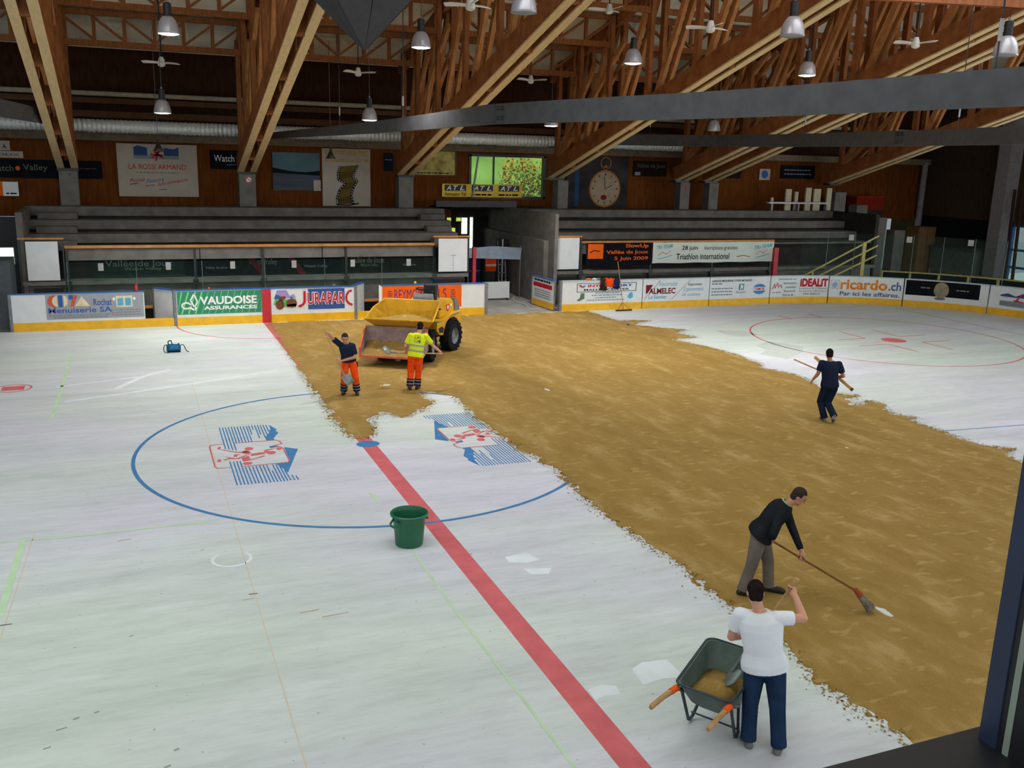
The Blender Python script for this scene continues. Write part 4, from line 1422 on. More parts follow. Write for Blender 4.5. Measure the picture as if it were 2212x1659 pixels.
def board(label, s0, s1, cap=BLUECAP, k0=None, k1=None, ends=True):
    p, n = path((s0 + s1) / 2)
    t = thing('dasher_board', label, 'rink board', (p.x, p.y, 0), group='rink boards')
    strip(s0, s1, 0.28, 1.18, 0.0, 0.08).build('panel', WHITE, t)
    strip(k0 if k0 is not None else s0, k1 if k1 is not None else s1, 0.0, 0.28, -0.012, 0.08).build('kick_plate', YELLOW, t)
    strip(s0, s1, 1.18, 1.215, -0.015, 0.12).build('cap_rail', cap, t)
    strip(s0, s1, 0.0, 1.18, 0.08, 0.13).build('back_frame', STEEL, t)
    return t, Flat(on_board, t, 0.005)


# --- joinery board
t, f = board('board with the grey joinery advertisement at the left end', -7.9, -3.97, k1=-3.07)
strip(-7.99, -7.9, 0.0, 1.2, -0.02, 0.16).build('end_frame', STEEL, t)
f.rect(-6.92, -4.0, 0.36, 1.16, mat('ad_grey', (156, 158, 164), 0.5, 0.04), 'advert_sheet')
f.ell(-6.63, 0.95, 0.24, 0.2, mat('ink_rust', (206, 98, 72), 0.6), 'logo_arc', 2, 90, 270)
f.ell(-6.57, 0.95, 0.16, 0.18, mat('ink_cream', (226, 212, 178), 0.6), 'logo_arc', 3, 90, 270)
f.rect(-6.55, -6.43, 0.76, 1.14, INKB, 'logo_bar', 3)
f.ell(-6.40, 0.95, 0.12, 0.18, mat('ink_cream', (226, 212, 178), 0.6), 'logo_arc', 3, -90, 90)
f.poly([(-6.22, 0.77), (-6.1, 0.77), (-5.98, 1.14), (-6.1, 1.14)], mat('ink_rust', (206, 98, 72), 0.6), 'logo_bar', 2)
f.rect(-6.24, -6.12, 1.0, 1.14, INKB, 'logo_bar', 3)
f.poly([(-6.08, 0.77), (-5.62, 0.77), (-5.86, 1.10)], mat('ink_cream', (226, 212, 178), 0.6), 'logo_triangle', 3)
f.text('Rochat', -5.52, -4.62 - 0.35, 0.78, 1.0, INKB, 0.015, k=2)
f.text('Menuiserie SA', -6.86, -4.98, 0.56, 0.74, INKB, 0.015, k=2)
f.greek(-6.85, -5.0, 0.47, 0.03, INKG, 2, 31)
f.greek(-6.7, -5.1, 0.40, 0.03, INKG, 2, 32)
f.rect(-4.84, -4.34, 0.70, 1.08, mat('ink_cream', (226, 212, 178), 0.6), 'window_print', 2)
f.rect(-4.79, -4.62, 0.76, 1.0, INKLB, 'window_print', 3)
f.rect(-4.56, -4.39, 0.76, 1.0, INKLB, 'window_print', 3)
f.ell(-4.9, 0.98, 0.04, 0.05, INKW, 'glove_print', 3)
f.ell(-4.28, 0.98, 0.04, 0.05, INKW, 'glove_print', 3)
for k in range(3):
    f.greek(-5.0, -4.1, 0.60 - k * 0.08, 0.03, INKG, 2, 33 + k)

# --- insurance board + centre stripe + animal park board
t, f = board('board with the green insurance and animal park advertisements at the centre line', -2.97, 3.07, k1=3.98)
strip(-3.06, -2.97, 0.0, 1.2, -0.02, 0.16).build('end_frame', STEEL, t)
strip(3.07, 3.18, 0.0, 1.2, -0.02, 0.16).build('end_frame', STEEL, t)
GRN = mat('ad_green', (38, 134, 98), 0.5, 0.05)
LGRN = mat('ad_light_green', (126, 214, 132), 0.5, 0.05)
f.rect(-2.95, -0.17, 0.38, 1.16, GRN, 'advert_sheet')
for k in range(14):
    a = -2.9 + k * 0.22
    w = 0.05 if k < 4 else 0.018
    q = [(a - 0.16, 0.40), (a - 0.16 + w, 0.40), (a + 0.08 + w, 1.14), (a + 0.08, 1.14)]
    q = [(min(max(u, -2.94), -0.18), v) for u, v in q]
    f.poly(q, LGRN, 'light_stripe', 2)
f.text('VAUDOISE', -2.22, -0.34, 0.70, 0.98, INKW, 0.035, k=3)
f.text('ASSURANCES', -2.10, -0.34, 0.52, 0.65, INKW, 0.035, k=3)
sw = [(-2.42, 1.02), (-2.36, 0.85), (-2.48, 0.62), (-2.42, 0.48), (-2.32, 0.55)]
f.line([(-2.40, 1.08), (-2.52, 0.86), (-2.40, 0.62), (-2.30, 0.80), (-2.40, 1.08)], 0.05, INKW, 'swirl_logo', 3)
f.line([(-2.80 + 0.13 * 0 + 0.14 * (1 + math.cos(a)), 0.68 + 0.10 * math.sin(a)) for a in np.linspace(0.3, 5.6, 16)] + [(-2.40, 0.52), (-2.34, 0.62)], 0.06, INKW, 'swirl_logo', 3)
strip(-0.17, 0.14, 0.0, 1.18, -0.018, -0.004).build('centre_stripe', RED, t)
BLUEB = mat('ad_blue', (42, 82, 150), 0.5, 0.05)
f.rect(1.42, 2.72, 0.42, 1.15, BLUEB, 'advert_field')
f.poly([(0.28, 0.86), (0.34, 1.12), (0.68, 1.12), (0.78, 0.92), (0.92, 0.99), (1.0, 0.84)], mat('ink_lilac', (166, 142, 196), 0.6), 'mountain_print')
f.poly([(0.22, 0.62), (0.28, 0.82), (0.62, 0.80), (1.0, 0.82), (1.02, 0.56), (0.7, 0.52)], mat('ink_green', (84, 182, 108), 0.6), 'meadow_print', 2)
f.poly([(0.24, 0.82), (0.30, 0.98), (0.44, 0.94), (0.46, 0.82)], mat('ink_pine', (56, 100, 150), 0.6), 'pine_print', 2)
f.poly([(0.78, 0.82), (0.84, 0.90), (0.92, 0.82)], mat('ink_pine', (56, 100, 150), 0.6), 'pine_print', 2)
BRN = mat('ink_beast', (120, 74, 54), 0.6, 0.2, 8)
f.ell(0.44, 0.62, 0.15, 0.17, BRN, 'bison_print', 3)
f.poly([(0.40, 0.78), (0.46, 0.90), (0.62, 0.92), (0.66, 0.86), (0.52, 0.74)], BRN, 'bison_print', 3)
f.ell(0.84, 0.66, 0.19, 0.15, BRN, 'bison_print', 3)
f.poly([(0.68, 0.62), (0.70, 0.50), (0.76, 0.56), (0.94, 0.55), (0.98, 0.50), (1.0, 0.64)], BRN, 'bison_print', 3)
f.text('URAPAR', 1.38, 2.74, 0.58, 1.04, INKW, 0.06, k=3)
f.text('URAPAR', 1.40, 2.72, 0.60, 1.02, INKR, 0.015, k=4)
f.line([(1.30, 1.08), (1.30, 0.70), (1.22, 0.58), (1.08, 0.54)], 0.085, INKR, 'lettering', 3)
f.line([(2.98, 1.06), (2.86, 1.02), (2.78, 0.88), (2.78, 0.72), (2.86, 0.60), (3.0, 0.54)], 0.075, INKR, 'lettering', 3)

# --- orange board
t, f = board('board with the orange advertisement behind the dumper', 4.03, 8.07)
strip(8.07, 8.20, 0.0, 1.2, -0.02, 0.18).build('end_frame', STEEL, t)
strip(3.99, 4.05, 0.28, 1.2, -0.01, 0.1).build('edge_strip', INKW, t)
f.rect(4.10, 7.14, 0.34, 1.17, INKO, 'advert_sheet')
PUR = mat('ink_violet', (124, 60, 110), 0.6)
f.text('REYMOND', 4.55, 5.85, 0.66, 1.04, PUR, 0.0, k=2)
f.text('FILS', 5.95, 6.55, 0.66, 1.04, PUR, 0.0, k=2)
for u in (4.3, 6.72):
    for k in range(5):
        f.greek(u, u + 0.18, 0.64 + k * 0.08, 0.035, PUR, 2, 50 + k)

# --- open gates of the benches and of the passage
def gate(label, hinge, ang, w, cap, sign=None, kick=False):
    g = thing('board_gate', label, 'gate', hinge, group='open board gates')
    d = V((math.cos(ang), math.sin(ang), 0))
    n = V((d.y, -d.x, 0))
    h = V(hinge)

    def fn(u, v, off=0.0):
        return h + d * u + n * off + V((0, 0, v))

    mb = MB()
    a, b = fn(0.03, 0), fn(w, 0)
    mb.prism3([fn(0.03, 0.28), fn(w, 0.28), fn(w, 1.18), fn(0.03, 1.18)], -n * 0.07)
    mb.build('panel', WHITE, g)
    MB().prism3([fn(0.0, 1.18, 0.02), fn(w, 1.18, 0.02), fn(w, 1.215, 0.02), fn(0.0, 1.215, 0.02)], -n * 0.12).build('cap_rail', cap, g)
    MB().prism3([fn(0.03, 0.02), fn(w, 0.02), fn(w, 0.28), fn(0.03, 0.28)], -n * 0.07).build('kick_plate', YELLOW if kick else WHITE, g)
    MB().cyl(fn(0.0, 0.0, -0.03), fn(0.0, 1.18, -0.03), 0.03, n=8).build('hinge_post', STEEL, g)
    MB().prism3([fn(w, 0.02, 0), fn(w + 0.05, 0.02, 0), fn(w + 0.05, 1.2, 0), fn(w, 1.2, 0)], -n * 0.1).build('end_frame', STEEL, g)
    if sign:
        sign(Flat(fn, g, 0.005))
    return g


gate('open bench gate between the grey and the green advertisement', (-3.02, 15.24, 0), math.radians(128), 0.92, BLUECAP)
gate('open bench gate left of the orange advertisement', (3.14, 15.24, 0), math.radians(56), 0.92, BLUECAP)


def gsign(f):
    f.rect(0.1, 1.75, 0.80, 0.97, INKR, 'red_bar')
    f.greek(0.2, 1.6, 1.03, 0.07, INK, 1, 61)
    for k in range(4):
        f.greek(0.2, 1.6, 0.66 - k * 0.09, 0.04, INKG, 1, 62 + k)


_g = gate('open white gate with a red bar at the mouth of the passage', (11.1, 15.2, 0), math.radians(93), 1.9, BLUECAP, None, True)
# the lettering sits on the side facing the passage
_h, _d = V((11.1, 15.2, 0)), V((math.cos(math.radians(93)), math.sin(math.radians(93)), 0))
_n = V((-_d.y, _d.x, 0))
gsign(Flat(lambda u, v, off=0.0: _h + _d * (1.9 - u) + _n * (0.07 + off) + V((0, 0, v)), _g, 0.005))

# --- right-hand boards
t, f = board('board with the sports shop advertisement right of the passage', 11.3, 14.88, CAPW)
strip(11.2, 11.3, 0.0, 1.2, -0.02, 0.18).build('end_frame', STEEL, t)
for a, b, c, d in ((11.94, 14.6, 0.74, 0.76), (11.94, 14.6, 1.07, 1.09), (11.94, 11.965, 0.74, 1.09), (14.575, 14.6, 0.74, 1.09)):
    f.rect(a, b, c, d, INK, 'advert_frame')
f.poly([(12.02, 1.03), (12.12, 1.03), (12.18, 0.97), (12.34, 1.02), (12.22, 0.92), (12.08, 0.95)], INKR, 'logo_mark')
f.poly([(12.12, 0.95), (12.34, 1.03), (12.24, 0.92)], INKB, 'logo_mark', 2)
f.text('INTER', 12.42, 13.28, 0.93, 1.03, INKR, 0.04)
f.text('SPORT', 13.34, 14.42, 0.93, 1.03, INKB, 0.04)
f.text('MALLEY CENTER', 12.25, 14.28, 0.79, 0.87, INK, 0.02)
for k, (a, b) in enumerate(((12.75, 13.85), (12.6, 14.0), (12.75, 13.7), (12.4, 14.1))):
    f.greek(a, b, 0.68 - k * 0.095, 0.035, INKG, 1, 70 + k)
f.poly([(11.95, 0.42), (12.08, 0.52), (12.12, 0.70), (12.28, 0.70), (12.28, 0.48), (12.05, 0.38)], mat('ink_boot', (104, 122, 96), 0.6, 0.2, 9), 'boot_print')
f.poly([(14.2, 0.50), (14.3, 0.66), (14.42, 0.70), (14.48, 0.5), (14.35, 0.42)], INKLB, 'skater_print')

t, f = board('board with the red-brown electrician lettering and kitchen advertisement', 14.92, 18.08, CAPW)
f.line([(14.98, 0.36), (15.72, 1.14)], 0.02, INKG, 'slash')
f.line([(16.28, 0.34), (17.16, 1.14)], 0.02, INKG, 'slash')
f.poly([(15.05, 0.96), (15.38, 0.96), (15.14, 0.62), (15.06, 0.6)], INKBR, 'lettering')
f.text('ALMELEC', 15.2, 16.45, 0.58, 0.82, INKBR, 0.03)
f.text('lectricité', 15.75, 16.52, 0.90, 1.08, INKLB, 0, 0.25)
f.line([(15.72, 0.92), (15.66, 1.12)], 0.03, INKLB, 'lettering')
f.text('Le Sentier', 15.2, 16.05, 0.38, 0.54, INKLB, 0.015)
f.text('Exposition', 17.05, 17.7, 0.86, 1.0, INKBR, 0.01)
f.text('gencement', 16.95, 17.8, 0.62, 0.80, INKLB, 0, 0.25)
f.line([(16.84, 0.66), (16.92, 0.86)], 0.03, INKLB, 'lettering')
f.text('de cuisines', 16.78, 17.66, 0.46, 0.60, INKLB, 0, 0.25)

t, f = board('board with the garage advertisement, lion badge and blue oval', 18.12, 21.15, CAPW)
f.text('GARAGE MODERNE STIVES MORAND', 18.2, 20.2, 1.0, 1.09, INK, 0.02)
f.greek(18.2, 18.7, 0.90, 0.05, INKG, 1, 80)
for k in range(3):
    f.greek(18.2, 19.25, 0.70 - k * 0.13, 0.045, INKG, 1, 81 + k)
f.rect(19.56, 19.82, 0.64, 0.90, mat('ink_teal', (96, 146, 160), 0.6), 'badge_field')
f.poly([(19.62, 0.67), (19.66, 0.78), (19.62, 0.84), (19.70, 0.88), (19.74, 0.80), (19.78, 0.86), (19.75, 0.72), (19.79, 0.67), (19.72, 0.70), (19.70, 0.75), (19.66, 0.66)], INKW, 'lion_badge', 2)
f.text('PEUGEOT', 19.44, 19.95, 0.50, 0.58, INKG, 0.01)
f.ell(20.62, 0.66, 0.34, 0.22, mat('ink_oval', (86, 136, 200), 0.6), 'oval_logo')
f.rect(20.30, 20.94, 0.59, 0.74, INKW, 'oval_band', 2)
f.text('TAMOIL', 20.34, 20.90, 0.61, 0.72, INKR, 0.03, k=3)

t, f = board('board with the bedding advertisement and bold red lettering', 21.2, 24.0, CAPW)
f.line([(21.28, 0.62), (21.4, 0.86), (21.42, 0.66), (21.55, 0.90), (21.6, 0.7), (21.72, 0.82), (21.78, 0.66)], 0.03, INKR, 'script_logo')
f.greek(21.3, 21.75, 0.46, 0.04, INKG, 1, 90)
for k, (tx, a) in enumerate((('Spécialiste en', 21.58), ('sommiers', 21.85), ('matelas', 21.98), ('fauteuils', 21.9), ('literie &...', 21.85))):
    f.text(tx, a, 22.48, 1.0 - k * 0.17, 1.10 - k * 0.17, INK)
f.text('iDEALiT', 22.68, 23.98, 0.72, 1.08, INKR, 0.05)
f.text("Lausanne & L'Abbaye", 22.66, 23.96, 0.60, 0.69, INK)
f.text('021 616 70 79 - 079 212 92 15', 22.66, 23.94, 0.49, 0.56, INK)
f.text('www.idealit.ch', 22.85, 23.65, 0.37, 0.46, INK)

t, f = board('curved board with large orange lowercase lettering', 24.05, 27.2, CAPW)
f.line([(24.12, 0.66), (24.12, 1.02), (24.48, 1.02), (24.48, 0.66)], 0.015, INKG, 'hand_logo', closed=True)
f.poly([(24.2, 0.70), (24.16, 0.86), (24.22, 0.88), (24.24, 0.97), (24.29, 0.90), (24.32, 0.99), (24.36, 0.90), (24.42, 0.95), (24.41, 0.80), (24.34, 0.68)], mat('ink_pale_blue', (150, 176, 210), 0.6), 'hand_logo')
f.text('ricardo', 24.55, 26.55, 0.62, 1.08, mat('ink_orange2', (232, 138, 54), 0.6), 0.03)
f.text('.ch', 26.6, 27.12, 0.64, 1.02, mat('ink_slate', (92, 100, 136), 0.6), 0.02)
f.text('Par ici les affaires.', 24.55, 27.1, 0.35, 0.54, mat('ink_slate', (92, 100, 136), 0.6), 0.02)

t, f = board('curved board with the black advertisement and a stone ball', 27.25, 30.55, CAPW)
f.rect(27.3, 30.22, 0.52, 1.16, BLACKS, 'advert_field', 1, 10)
f.ell(28.72, 0.80, 0.30, 0.34, mat('ink_stone', (150, 136, 116), 0.6, 0.3, 6), 'ball_print', 2)
f.ell(28.70, 0.44, 0.22, 0.06, MARKD, 'ball_shadow_print', 2)
f.greek(27.9, 28.3, 0.84, 0.05, INKG, 2, 95)
f.greek(29.3, 29.8, 0.82, 0.05, INKG, 2, 96)

t, f = board('curved board with the club emblem at the right edge', 30.6, 34.6, CAPW)
f.poly([(31.02, 0.86), (31.3, 0.94), (31.6, 0.84), (31.9, 0.98), (32.3, 0.86), (32.3, 0.80), (31.02, 0.80)], mat('ink_mountain', (60, 84, 130), 0.7), 'mountain_print')
f.rect(31.02, 32.5, 0.42, 0.62, INKG, 'grey_print')
f.text('LA ROSSI ARMAND', 31.25, 32.4, 0.46, 0.56, INKR, 0, 0.2, k=2)
for a, b in (((31.6, 0.58), (31.85, 0.96)), ((31.55, 0.66), (31.95, 0.62)), ((31.75, 0.56), (31.65, 0.74))):
    f.line([a, b], 0.05, INKR, 'player_print', 2)

t, f = board('plain end board behind the goal line at the right', 34.65, 50, CAPW)
for s in (37.0, 41.0):
    f.rect(s, s + 2.5, 0.45, 1.1, mat('ad_plain', (190, 200, 206), 0.5), 'advert_sheet')

# protective glass along the right-hand corner
GOVER = [(24.0, 'the bedding advertisement board'), (27.2, 'the large orange lettering'), (30.55, 'the black advertisement with the stone ball'), (34.6, 'the club emblem board'), (99, 'the plain end board')]
_gc = {}


def glass_label(s):
    nm = [n for e, n in GOVER if s + 0.6 < e][0]
    _gc[nm] = _gc.get(nm, 0) + 1
    return 'tall glass pane above %s, %s from the left' % (nm, ['first', 'second', 'third', 'fourth', 'fifth', 'sixth', 'seventh', 'eighth', 'ninth'][_gc[nm] - 1])


gi = 0
s = 22.6
while s < 44:
    gi += 1
    p, n = path(s + 0.6)
    g = thing('glass_panel', glass_label(s), 'glass pane', (p.x, p.y, 1.2), group='corner glass panes')
    strip(s, s + 1.18, 1.215, 3.05, 0.02, 0.035).build('pane', GLASS, g)
    strip(s + 1.18, s + 1.2, 1.215, 3.05, 0.015, 0.04).build('pane_edge', mat('pane_edge', (96, 120, 112), 0.3), g)
    if gi % 2 == 0:
        strip(s + 0.9, s + 1.12, 2.75, 3.0, 0.01, 0.018).build('sticker', mat('sticker', (176, 176, 172), 0.6), g)
    s += 1.2

# ------------------------------------------------------------------ passage between the terraces
struct('wall_passage', MB().box(11.3, 11.5, 16.9, 24, 0, 2.6), CONC2, 'concrete side wall of the passage')
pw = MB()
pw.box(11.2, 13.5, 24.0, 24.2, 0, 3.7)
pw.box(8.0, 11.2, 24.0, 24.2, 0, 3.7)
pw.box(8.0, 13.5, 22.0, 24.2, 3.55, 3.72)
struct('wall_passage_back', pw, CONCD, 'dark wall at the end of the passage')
MB_l = MB().box(7.9, 11.6, 20.7, 21.0, 3.72, 3.98)
struct('trim_9', MB_l, DARK, 'dark lintel beam over the passage')
t = thing('red_post', 'slim red post standing in the passage mouth', 'post', (8.55, 17.6, 0))
MB().box(8.48, 8.62, 17.55, 17.68, -0.012, 2.3).build('upright', RED, t)
MB().box(8.42, 8.68, 17.48, 17.75, -0.012, 0.03).build('foot_plate', DARK, t)
t = thing('blue_drum', 'dark blue drum standing behind the red post in the passage', 'drum', (9.5, 20.5, 0))
MB().lathe([(0, 0), (0.36, 0), (0.38, 0.04), (0.36, 0.08), (0.36, 0.55), (0.385, 0.58), (0.36, 0.62), (0.36, 1.1), (0.385, 1.13), (0.36, 1.17), (0.36, 1.55), (0.38, 1.6), (0.34, 1.62), (0, 1.6)], 24, (9.5, 20.5, -0.012)).build('body', mat('drum_blue', (34, 42, 86), 0.35), t, smooth='auto')
MB().lathe([(0.372, 1.0), (0.372, 1.06)], 24, (9.5, 20.5, 0)).build('band', STEEL, t)
# hi-vis vest hung in the passage
t = thing('orange_vest', 'orange high-visibility vest hanging in the passage', 'vest', (10.25, 20.2, 1.0))
vm = MB()
vm.prism3([(10.02, 20.2, 1.0), (10.5, 20.2, 1.0), (10.52, 20.2, 1.55), (10.42, 20.2, 1.72), (10.36, 20.2, 1.95), (10.30, 20.2, 1.78), (10.22, 20.2, 1.78), (10.16, 20.2, 1.95), (10.10, 20.2, 1.72), (10.0, 20.2, 1.55)], (0, 0.12, 0))
vm.build('fabric', mat('hivis_orange', (240, 78, 26), 0.6, 0.12, 9), t)
MB().box(10.01, 10.51, 20.185, 20.2, 1.22, 1.30).build('reflective_band', mat('reflective', (190, 190, 184), 0.4), t)
MB().bar((10.0, 20.26, 1.98), (10.55, 20.26, 1.98), 0.04, 0.04).build('hanger', DARK, t)
# ladder leaning in the passage
t = thing('ladder', 'pale step ladder leaning against the passage wall', 'ladder', (10.75, 20.0, 0))
for dx in (0, 0.32):
    MB().bar((10.45 + dx, 19.6, 0), (10.95 + dx, 21.2, 2.2), 0.05, 0.08).build('rail', STEEL, t)
for k in range(6):
    a = (k + 0.7) / 6.5
    MB().bar((10.45 + 0.5 * a, 19.6 + 1.6 * a, 2.2 * a), (10.77 + 0.5 * a, 19.6 + 1.6 * a, 2.2 * a), 0.04, 0.04).build('rung', STEEL, t)
t = thing('low_white_barrier', 'low white barrier board standing in the passage', 'barrier', (9.9, 18.6, 0))
MB().box(9.3, 10.5, 18.55, 18.6, 0.05, 0.75).build('board', WHITE, t)
for x in (9.4, 10.4):
    MB().box(x - 0.03, x + 0.03, 18.4, 18.75, -0.012, 0.06).build('foot', DARK, t)
t = thing('reflection_strip', 'pale blue strip across the passage, standing in for a window reflection', 'window_reflection', (10.1, 19.0, 1.6))
MB().prism3([(8.75, 19.0, 1.72), (11.15, 19.0, 1.62), (11.2, 19.0, 2.12), (9.9, 19.0, 2.2), (8.75, 19.0, 2.12)], (0, 0.03, 0)).build('sheet', mat('window_reflection', (150, 164, 184), 0.5, 0.12, 4), t)  # added sheet for a table edge reflected in the gallery window
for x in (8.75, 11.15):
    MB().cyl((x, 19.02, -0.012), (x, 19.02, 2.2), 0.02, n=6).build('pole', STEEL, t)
d = struct('door_1', MB().box(10.95, 11.25, 20.6, 21.5, 0, 2.3), BLACK, 'dark door in the passage')
MB().box(10.92, 10.96, 20.55, 20.62, 0, 2.35).build('door_frame', WHITE, d)
t = thing('hose', 'thin pale hose lying along the passage wall', 'hose', (11.0, 17.5, 0))
MB().tube(catmull([(10.4, 16.2, 0.01), (10.6, 17.0, 0.01), (10.5, 17.8, 0.01), (10.7, 18.6, 0.01), (11.0, 19.2, 0.01)], 6), 0.018, 6).build('tube', WHITE, t)

# left gangway: dark doorway with a lit opening
struct('wall_left_gangway', MB().box(-12, -7.9, 20.0, 20.2, 0, 3.3), BLACK, 'dark gangway wall left of the terrace')
w = struct('window_6', MB().box(-8.75, -8.2, 19.93, 19.98, 1.62, 2.22), DAYL, 'small daylit window in the dark gangway')
MB().box(-8.8, -8.15, 19.9, 20.0, 1.57, 1.62).box(-8.8, -8.15, 19.9, 20.0, 2.22, 2.27).build('window_frame', DARK, w)
struct('trim_10', MB().box(-8.35, -7.9, 15.6, 17.0, 0, 2.2), mat('gangway_grey', (86, 92, 96), 0.6), 'grey screen beside the left gangway')
t, f = board('edge of the next board beyond the left gate', -12, -9.2)

# ------------------------------------------------------------------ rail banners right of the passage
def wavy(name, label, x0, x1, z0, z1, m, y=16.80):
    mb = MB()
    n = 24
    vs = []
    for i in range(n + 1):
        u = i / n
        dy = 0.012 * math.sin(u * 19) + 0.008 * math.sin(u * 43)
        sag = 0.03 * math.sin(u * math.pi) * 0
        for yy in (0, 0.012):
            vs += [(x0 + (x1 - x0) * u, y + dy + yy, z0 + 0.01 * math.sin(u * 23)), (x0 + (x1 - x0) * u, y + dy + yy, z1 - sag)]
    fs = []
    for i in range(n):
        a, b = 4 * i, 4 * i + 4
        fs += [(a, b, b + 1, a + 1), (a + 3, b + 3, b + 2, a + 2), (a + 1, b + 1, b + 3, a + 3), (a + 2, b + 2, b, a)]
    fs += [(0, 1, 3, 2), (4 * n, 4 * n + 2, 4 * n + 3, 4 * n + 1)]
    o = mb.add(vs, fs).build(name, m)
    tag(o, label, 'banner', 'event banners on the terrace rail')

    def fn(u, v, off):
        q = (u - x0) / (x1 - x0)
        return V((u, y + 0.012 * math.sin(q * 19) + 0.008 * math.sin(q * 43) - 0.002 - off, v))
    return o, Flat(fn, o, 0.004)


o, f = wavy('event_banner', 'black cloth banner with orange lettering on the terrace rail', 13.18, 16.25, 1.56, 2.50, BLACKS)
f.rect(13.25, 13.95, 1.85, 2.46, INKO, 'orange_field', 1, 8)
f.line([(13.35, 2.1), (13.55, 2.2), (13.8, 2.15)], 0.04, INK, 'logo_mark', 2)
f.text('SlowUp', 15.0, 16.1, 2.26, 2.46, INKO, 0.03, k=2)
f.text('Vallée de Joux', 14.1, 16.1, 2.0, 2.2, INKO, 0.02, k=2)
f.text('5 Juin 2009', 14.5, 16.1, 1.74, 1.93, INKO, 0.02, k=2)
o, f = wavy('event_banner', 'long white triathlon banner on the terrace rail', 16.33, 22.55, 1.62, 2.50, mat('banner_white', (224, 230, 220), 0.7, 0.04, 2))
f.text('28 juin', 17.75, 18.55, 2.12, 2.36, INK, 0.01)
f.text('Inscriptions gratuites', 18.9, 20.6, 2.12, 2.34, INK)
f.text('Triathlon international', 17.5, 20.2, 1.76, 2.02, INK, 0.01)
f.text('TRI-TEAM', 16.5, 17.3, 2.2, 2.36, INKLB, 0.01, 0.2, 0.08)
f.text('TRI-TEAM', 21.5, 22.45, 2.16, 2.32, INKLB, 0.01, 0.2, 0.12)
for u in (16.6, 21.6):
    f.line([(u, 1.95), (u + 0.2, 2.1), (u + 0.4, 2.0), (u + 0.6, 2.15)], 0.03, mat('ink_pink', (222, 150, 140), 0.6), 'logo_mark')
    f.line([(u, 1.8), (u + 0.3, 1.86), (u + 0.7, 1.96)], 0.03, INKLB, 'logo_mark')
f.line([(20.6, 1.86), (20.95, 1.9), (21.3, 1.85)], 0.03, INKR, 'logo_mark')
t = thing('red_goal_post', 'red upright post at the right end of the triathlon banner', 'post', (22.3, 16.3, 0))
MB().box(22.2, 22.42, 16.25, 16.4, -0.012, 2.28).build('upright', RED, t)
MB().box(22.1, 22.5, 16.2, 16.45, -0.012, 0.03).build('foot_plate', DARK, t)

# ------------------------------------------------------------------ right-hand end of the hall
t = thing('stair_rail', 'yellow stair railing rising to the right behind the corner boards', 'railing', (26.0, 17.0, 0))
RYEL = mat('rail_yellow', (204, 172, 90), 0.5)
for k in range(3):
    MB().bar((23.7 + k * 0.9, 16.6, 0.75), (28.3, 16.6, 2.75 - k * 0.45), 0.06, 0.07).build('rail', RYEL, t)
MB().box(27.4, 27.6, 16.55, 16.65, 0.0, 2.45).build('post', RYEL, t)
MB().box(24.6, 24.7, 16.55, 16.65, 0.0, 1.2).build('post', RYEL, t)
# pale blocks stepping down at the end of the terrace
for k, (x, y, z0, z1) in enumerate([(29.3, 20.8, 3.0, 4.6), (30.3, 20.3, 2.5, 4.0), (31.2, 19.8, 1.8, 3.4), (32.0, 19.3, 1.2, 2.8)]):
    o = MB().box(x - 0.35, x + 0.35, y - 0.2, y + 0.4, 0, z1).build('stair_block', CONC if k % 2 else CONC2, bevel=0.02)
    tag(o, 'grey concrete stair block, %s of the flight at the terrace end' % ['highest', 'second highest', 'third highest', 'lowest'][k], 'stair block', 'stair blocks at the terrace end')
# pale upright panels added to stand in for a reflected bar with papers
for k, (x, w, z1) in enumerate([(25.75, 0.34, 4.72), (26.95, 0.34, 4.80), (27.45, 0.42, 4.75), (28.25, 0.3, 4.80), (26.3, 0.2, 4.6), (24.9, 0.14, 4.3)]):
    o = MB().box(x, x + w, 20.4, 20.5, 3.68, z1).build('reflection_panel', mat('reflection_pale', (196, 184, 154), 0.6, 0.08), bevel=0.01)
    tag(o, 'pale upright panel standing in for a reflection on the top step, %s from the left' % ['third', 'fifth', 'tallest in the middle, sixth', 'last', 'fourth', 'very first and smallest'][k], 'board', 'pale reflection stand-ins on the top step')
t = thing('reflection_table', 'long white table on the top step, standing in for a reflected bar', 'table', (26.5, 20.1, 3.68))
MB().box(24.6, 28.3, 20.15, 20.38, 4.02, 4.10).build('table_top', mat('table_white', (190, 186, 196), 0.5), t)  # added with the panels, for the bar in the reflection
for x in (24.8, 26.4, 28.1):
    MB().box(x - 0.04, x + 0.04, 20.17, 20.36, 3.68, 4.02).build('leg', STEEL, t)
t = thing('red_crate', 'dark red crate on the terrace end beside the stair blocks', 'crate', (31.4, 21.3, 3.6))
MB().box(30.6, 32.4, 20.9, 21.6, 3.72, 4.35).build('body', mat('crate_red', (120, 36, 26), 0.6), t)
MB().box(30.55, 32.45, 20.85, 21.65, 4.35, 4.42).build('rim', mat('crate_red2', (140, 46, 32), 0.6), t)
MB().box(30.6, 32.4, 20.9, 21.6, 0.0, 3.72).build('plinth', CONCD, t)
t = thing('wooden_cupboard', 'tall brown wooden cupboard in the hall corner', 'cupboard', (34.7, 20.3, 0))
MB().box(34.1, 35.3, 20.0, 20.8, -0.012, 2.9).build('body', mat('cupboard_wood', (112, 84, 56), 0.6, 0.15, 3), t)
for x in (34.14, 34.72):
    MB().box(x, x + 0.54, 19.96, 20.0, 0.08, 2.84).build('door', mat('cupboard_wood2', (122, 92, 62), 0.6, 0.15, 3), t)
t = thing('green_mat', 'rolled green mat lying below the cupboard', 'mat', (31.6, 17.8, 0))
MB().cyl((30.6, 17.8, 0.35), (32.6, 17.5, 0.35), 0.36, n=20).build('roll', mat('mat_green', (52, 92, 80), 0.7), t, smooth='auto')
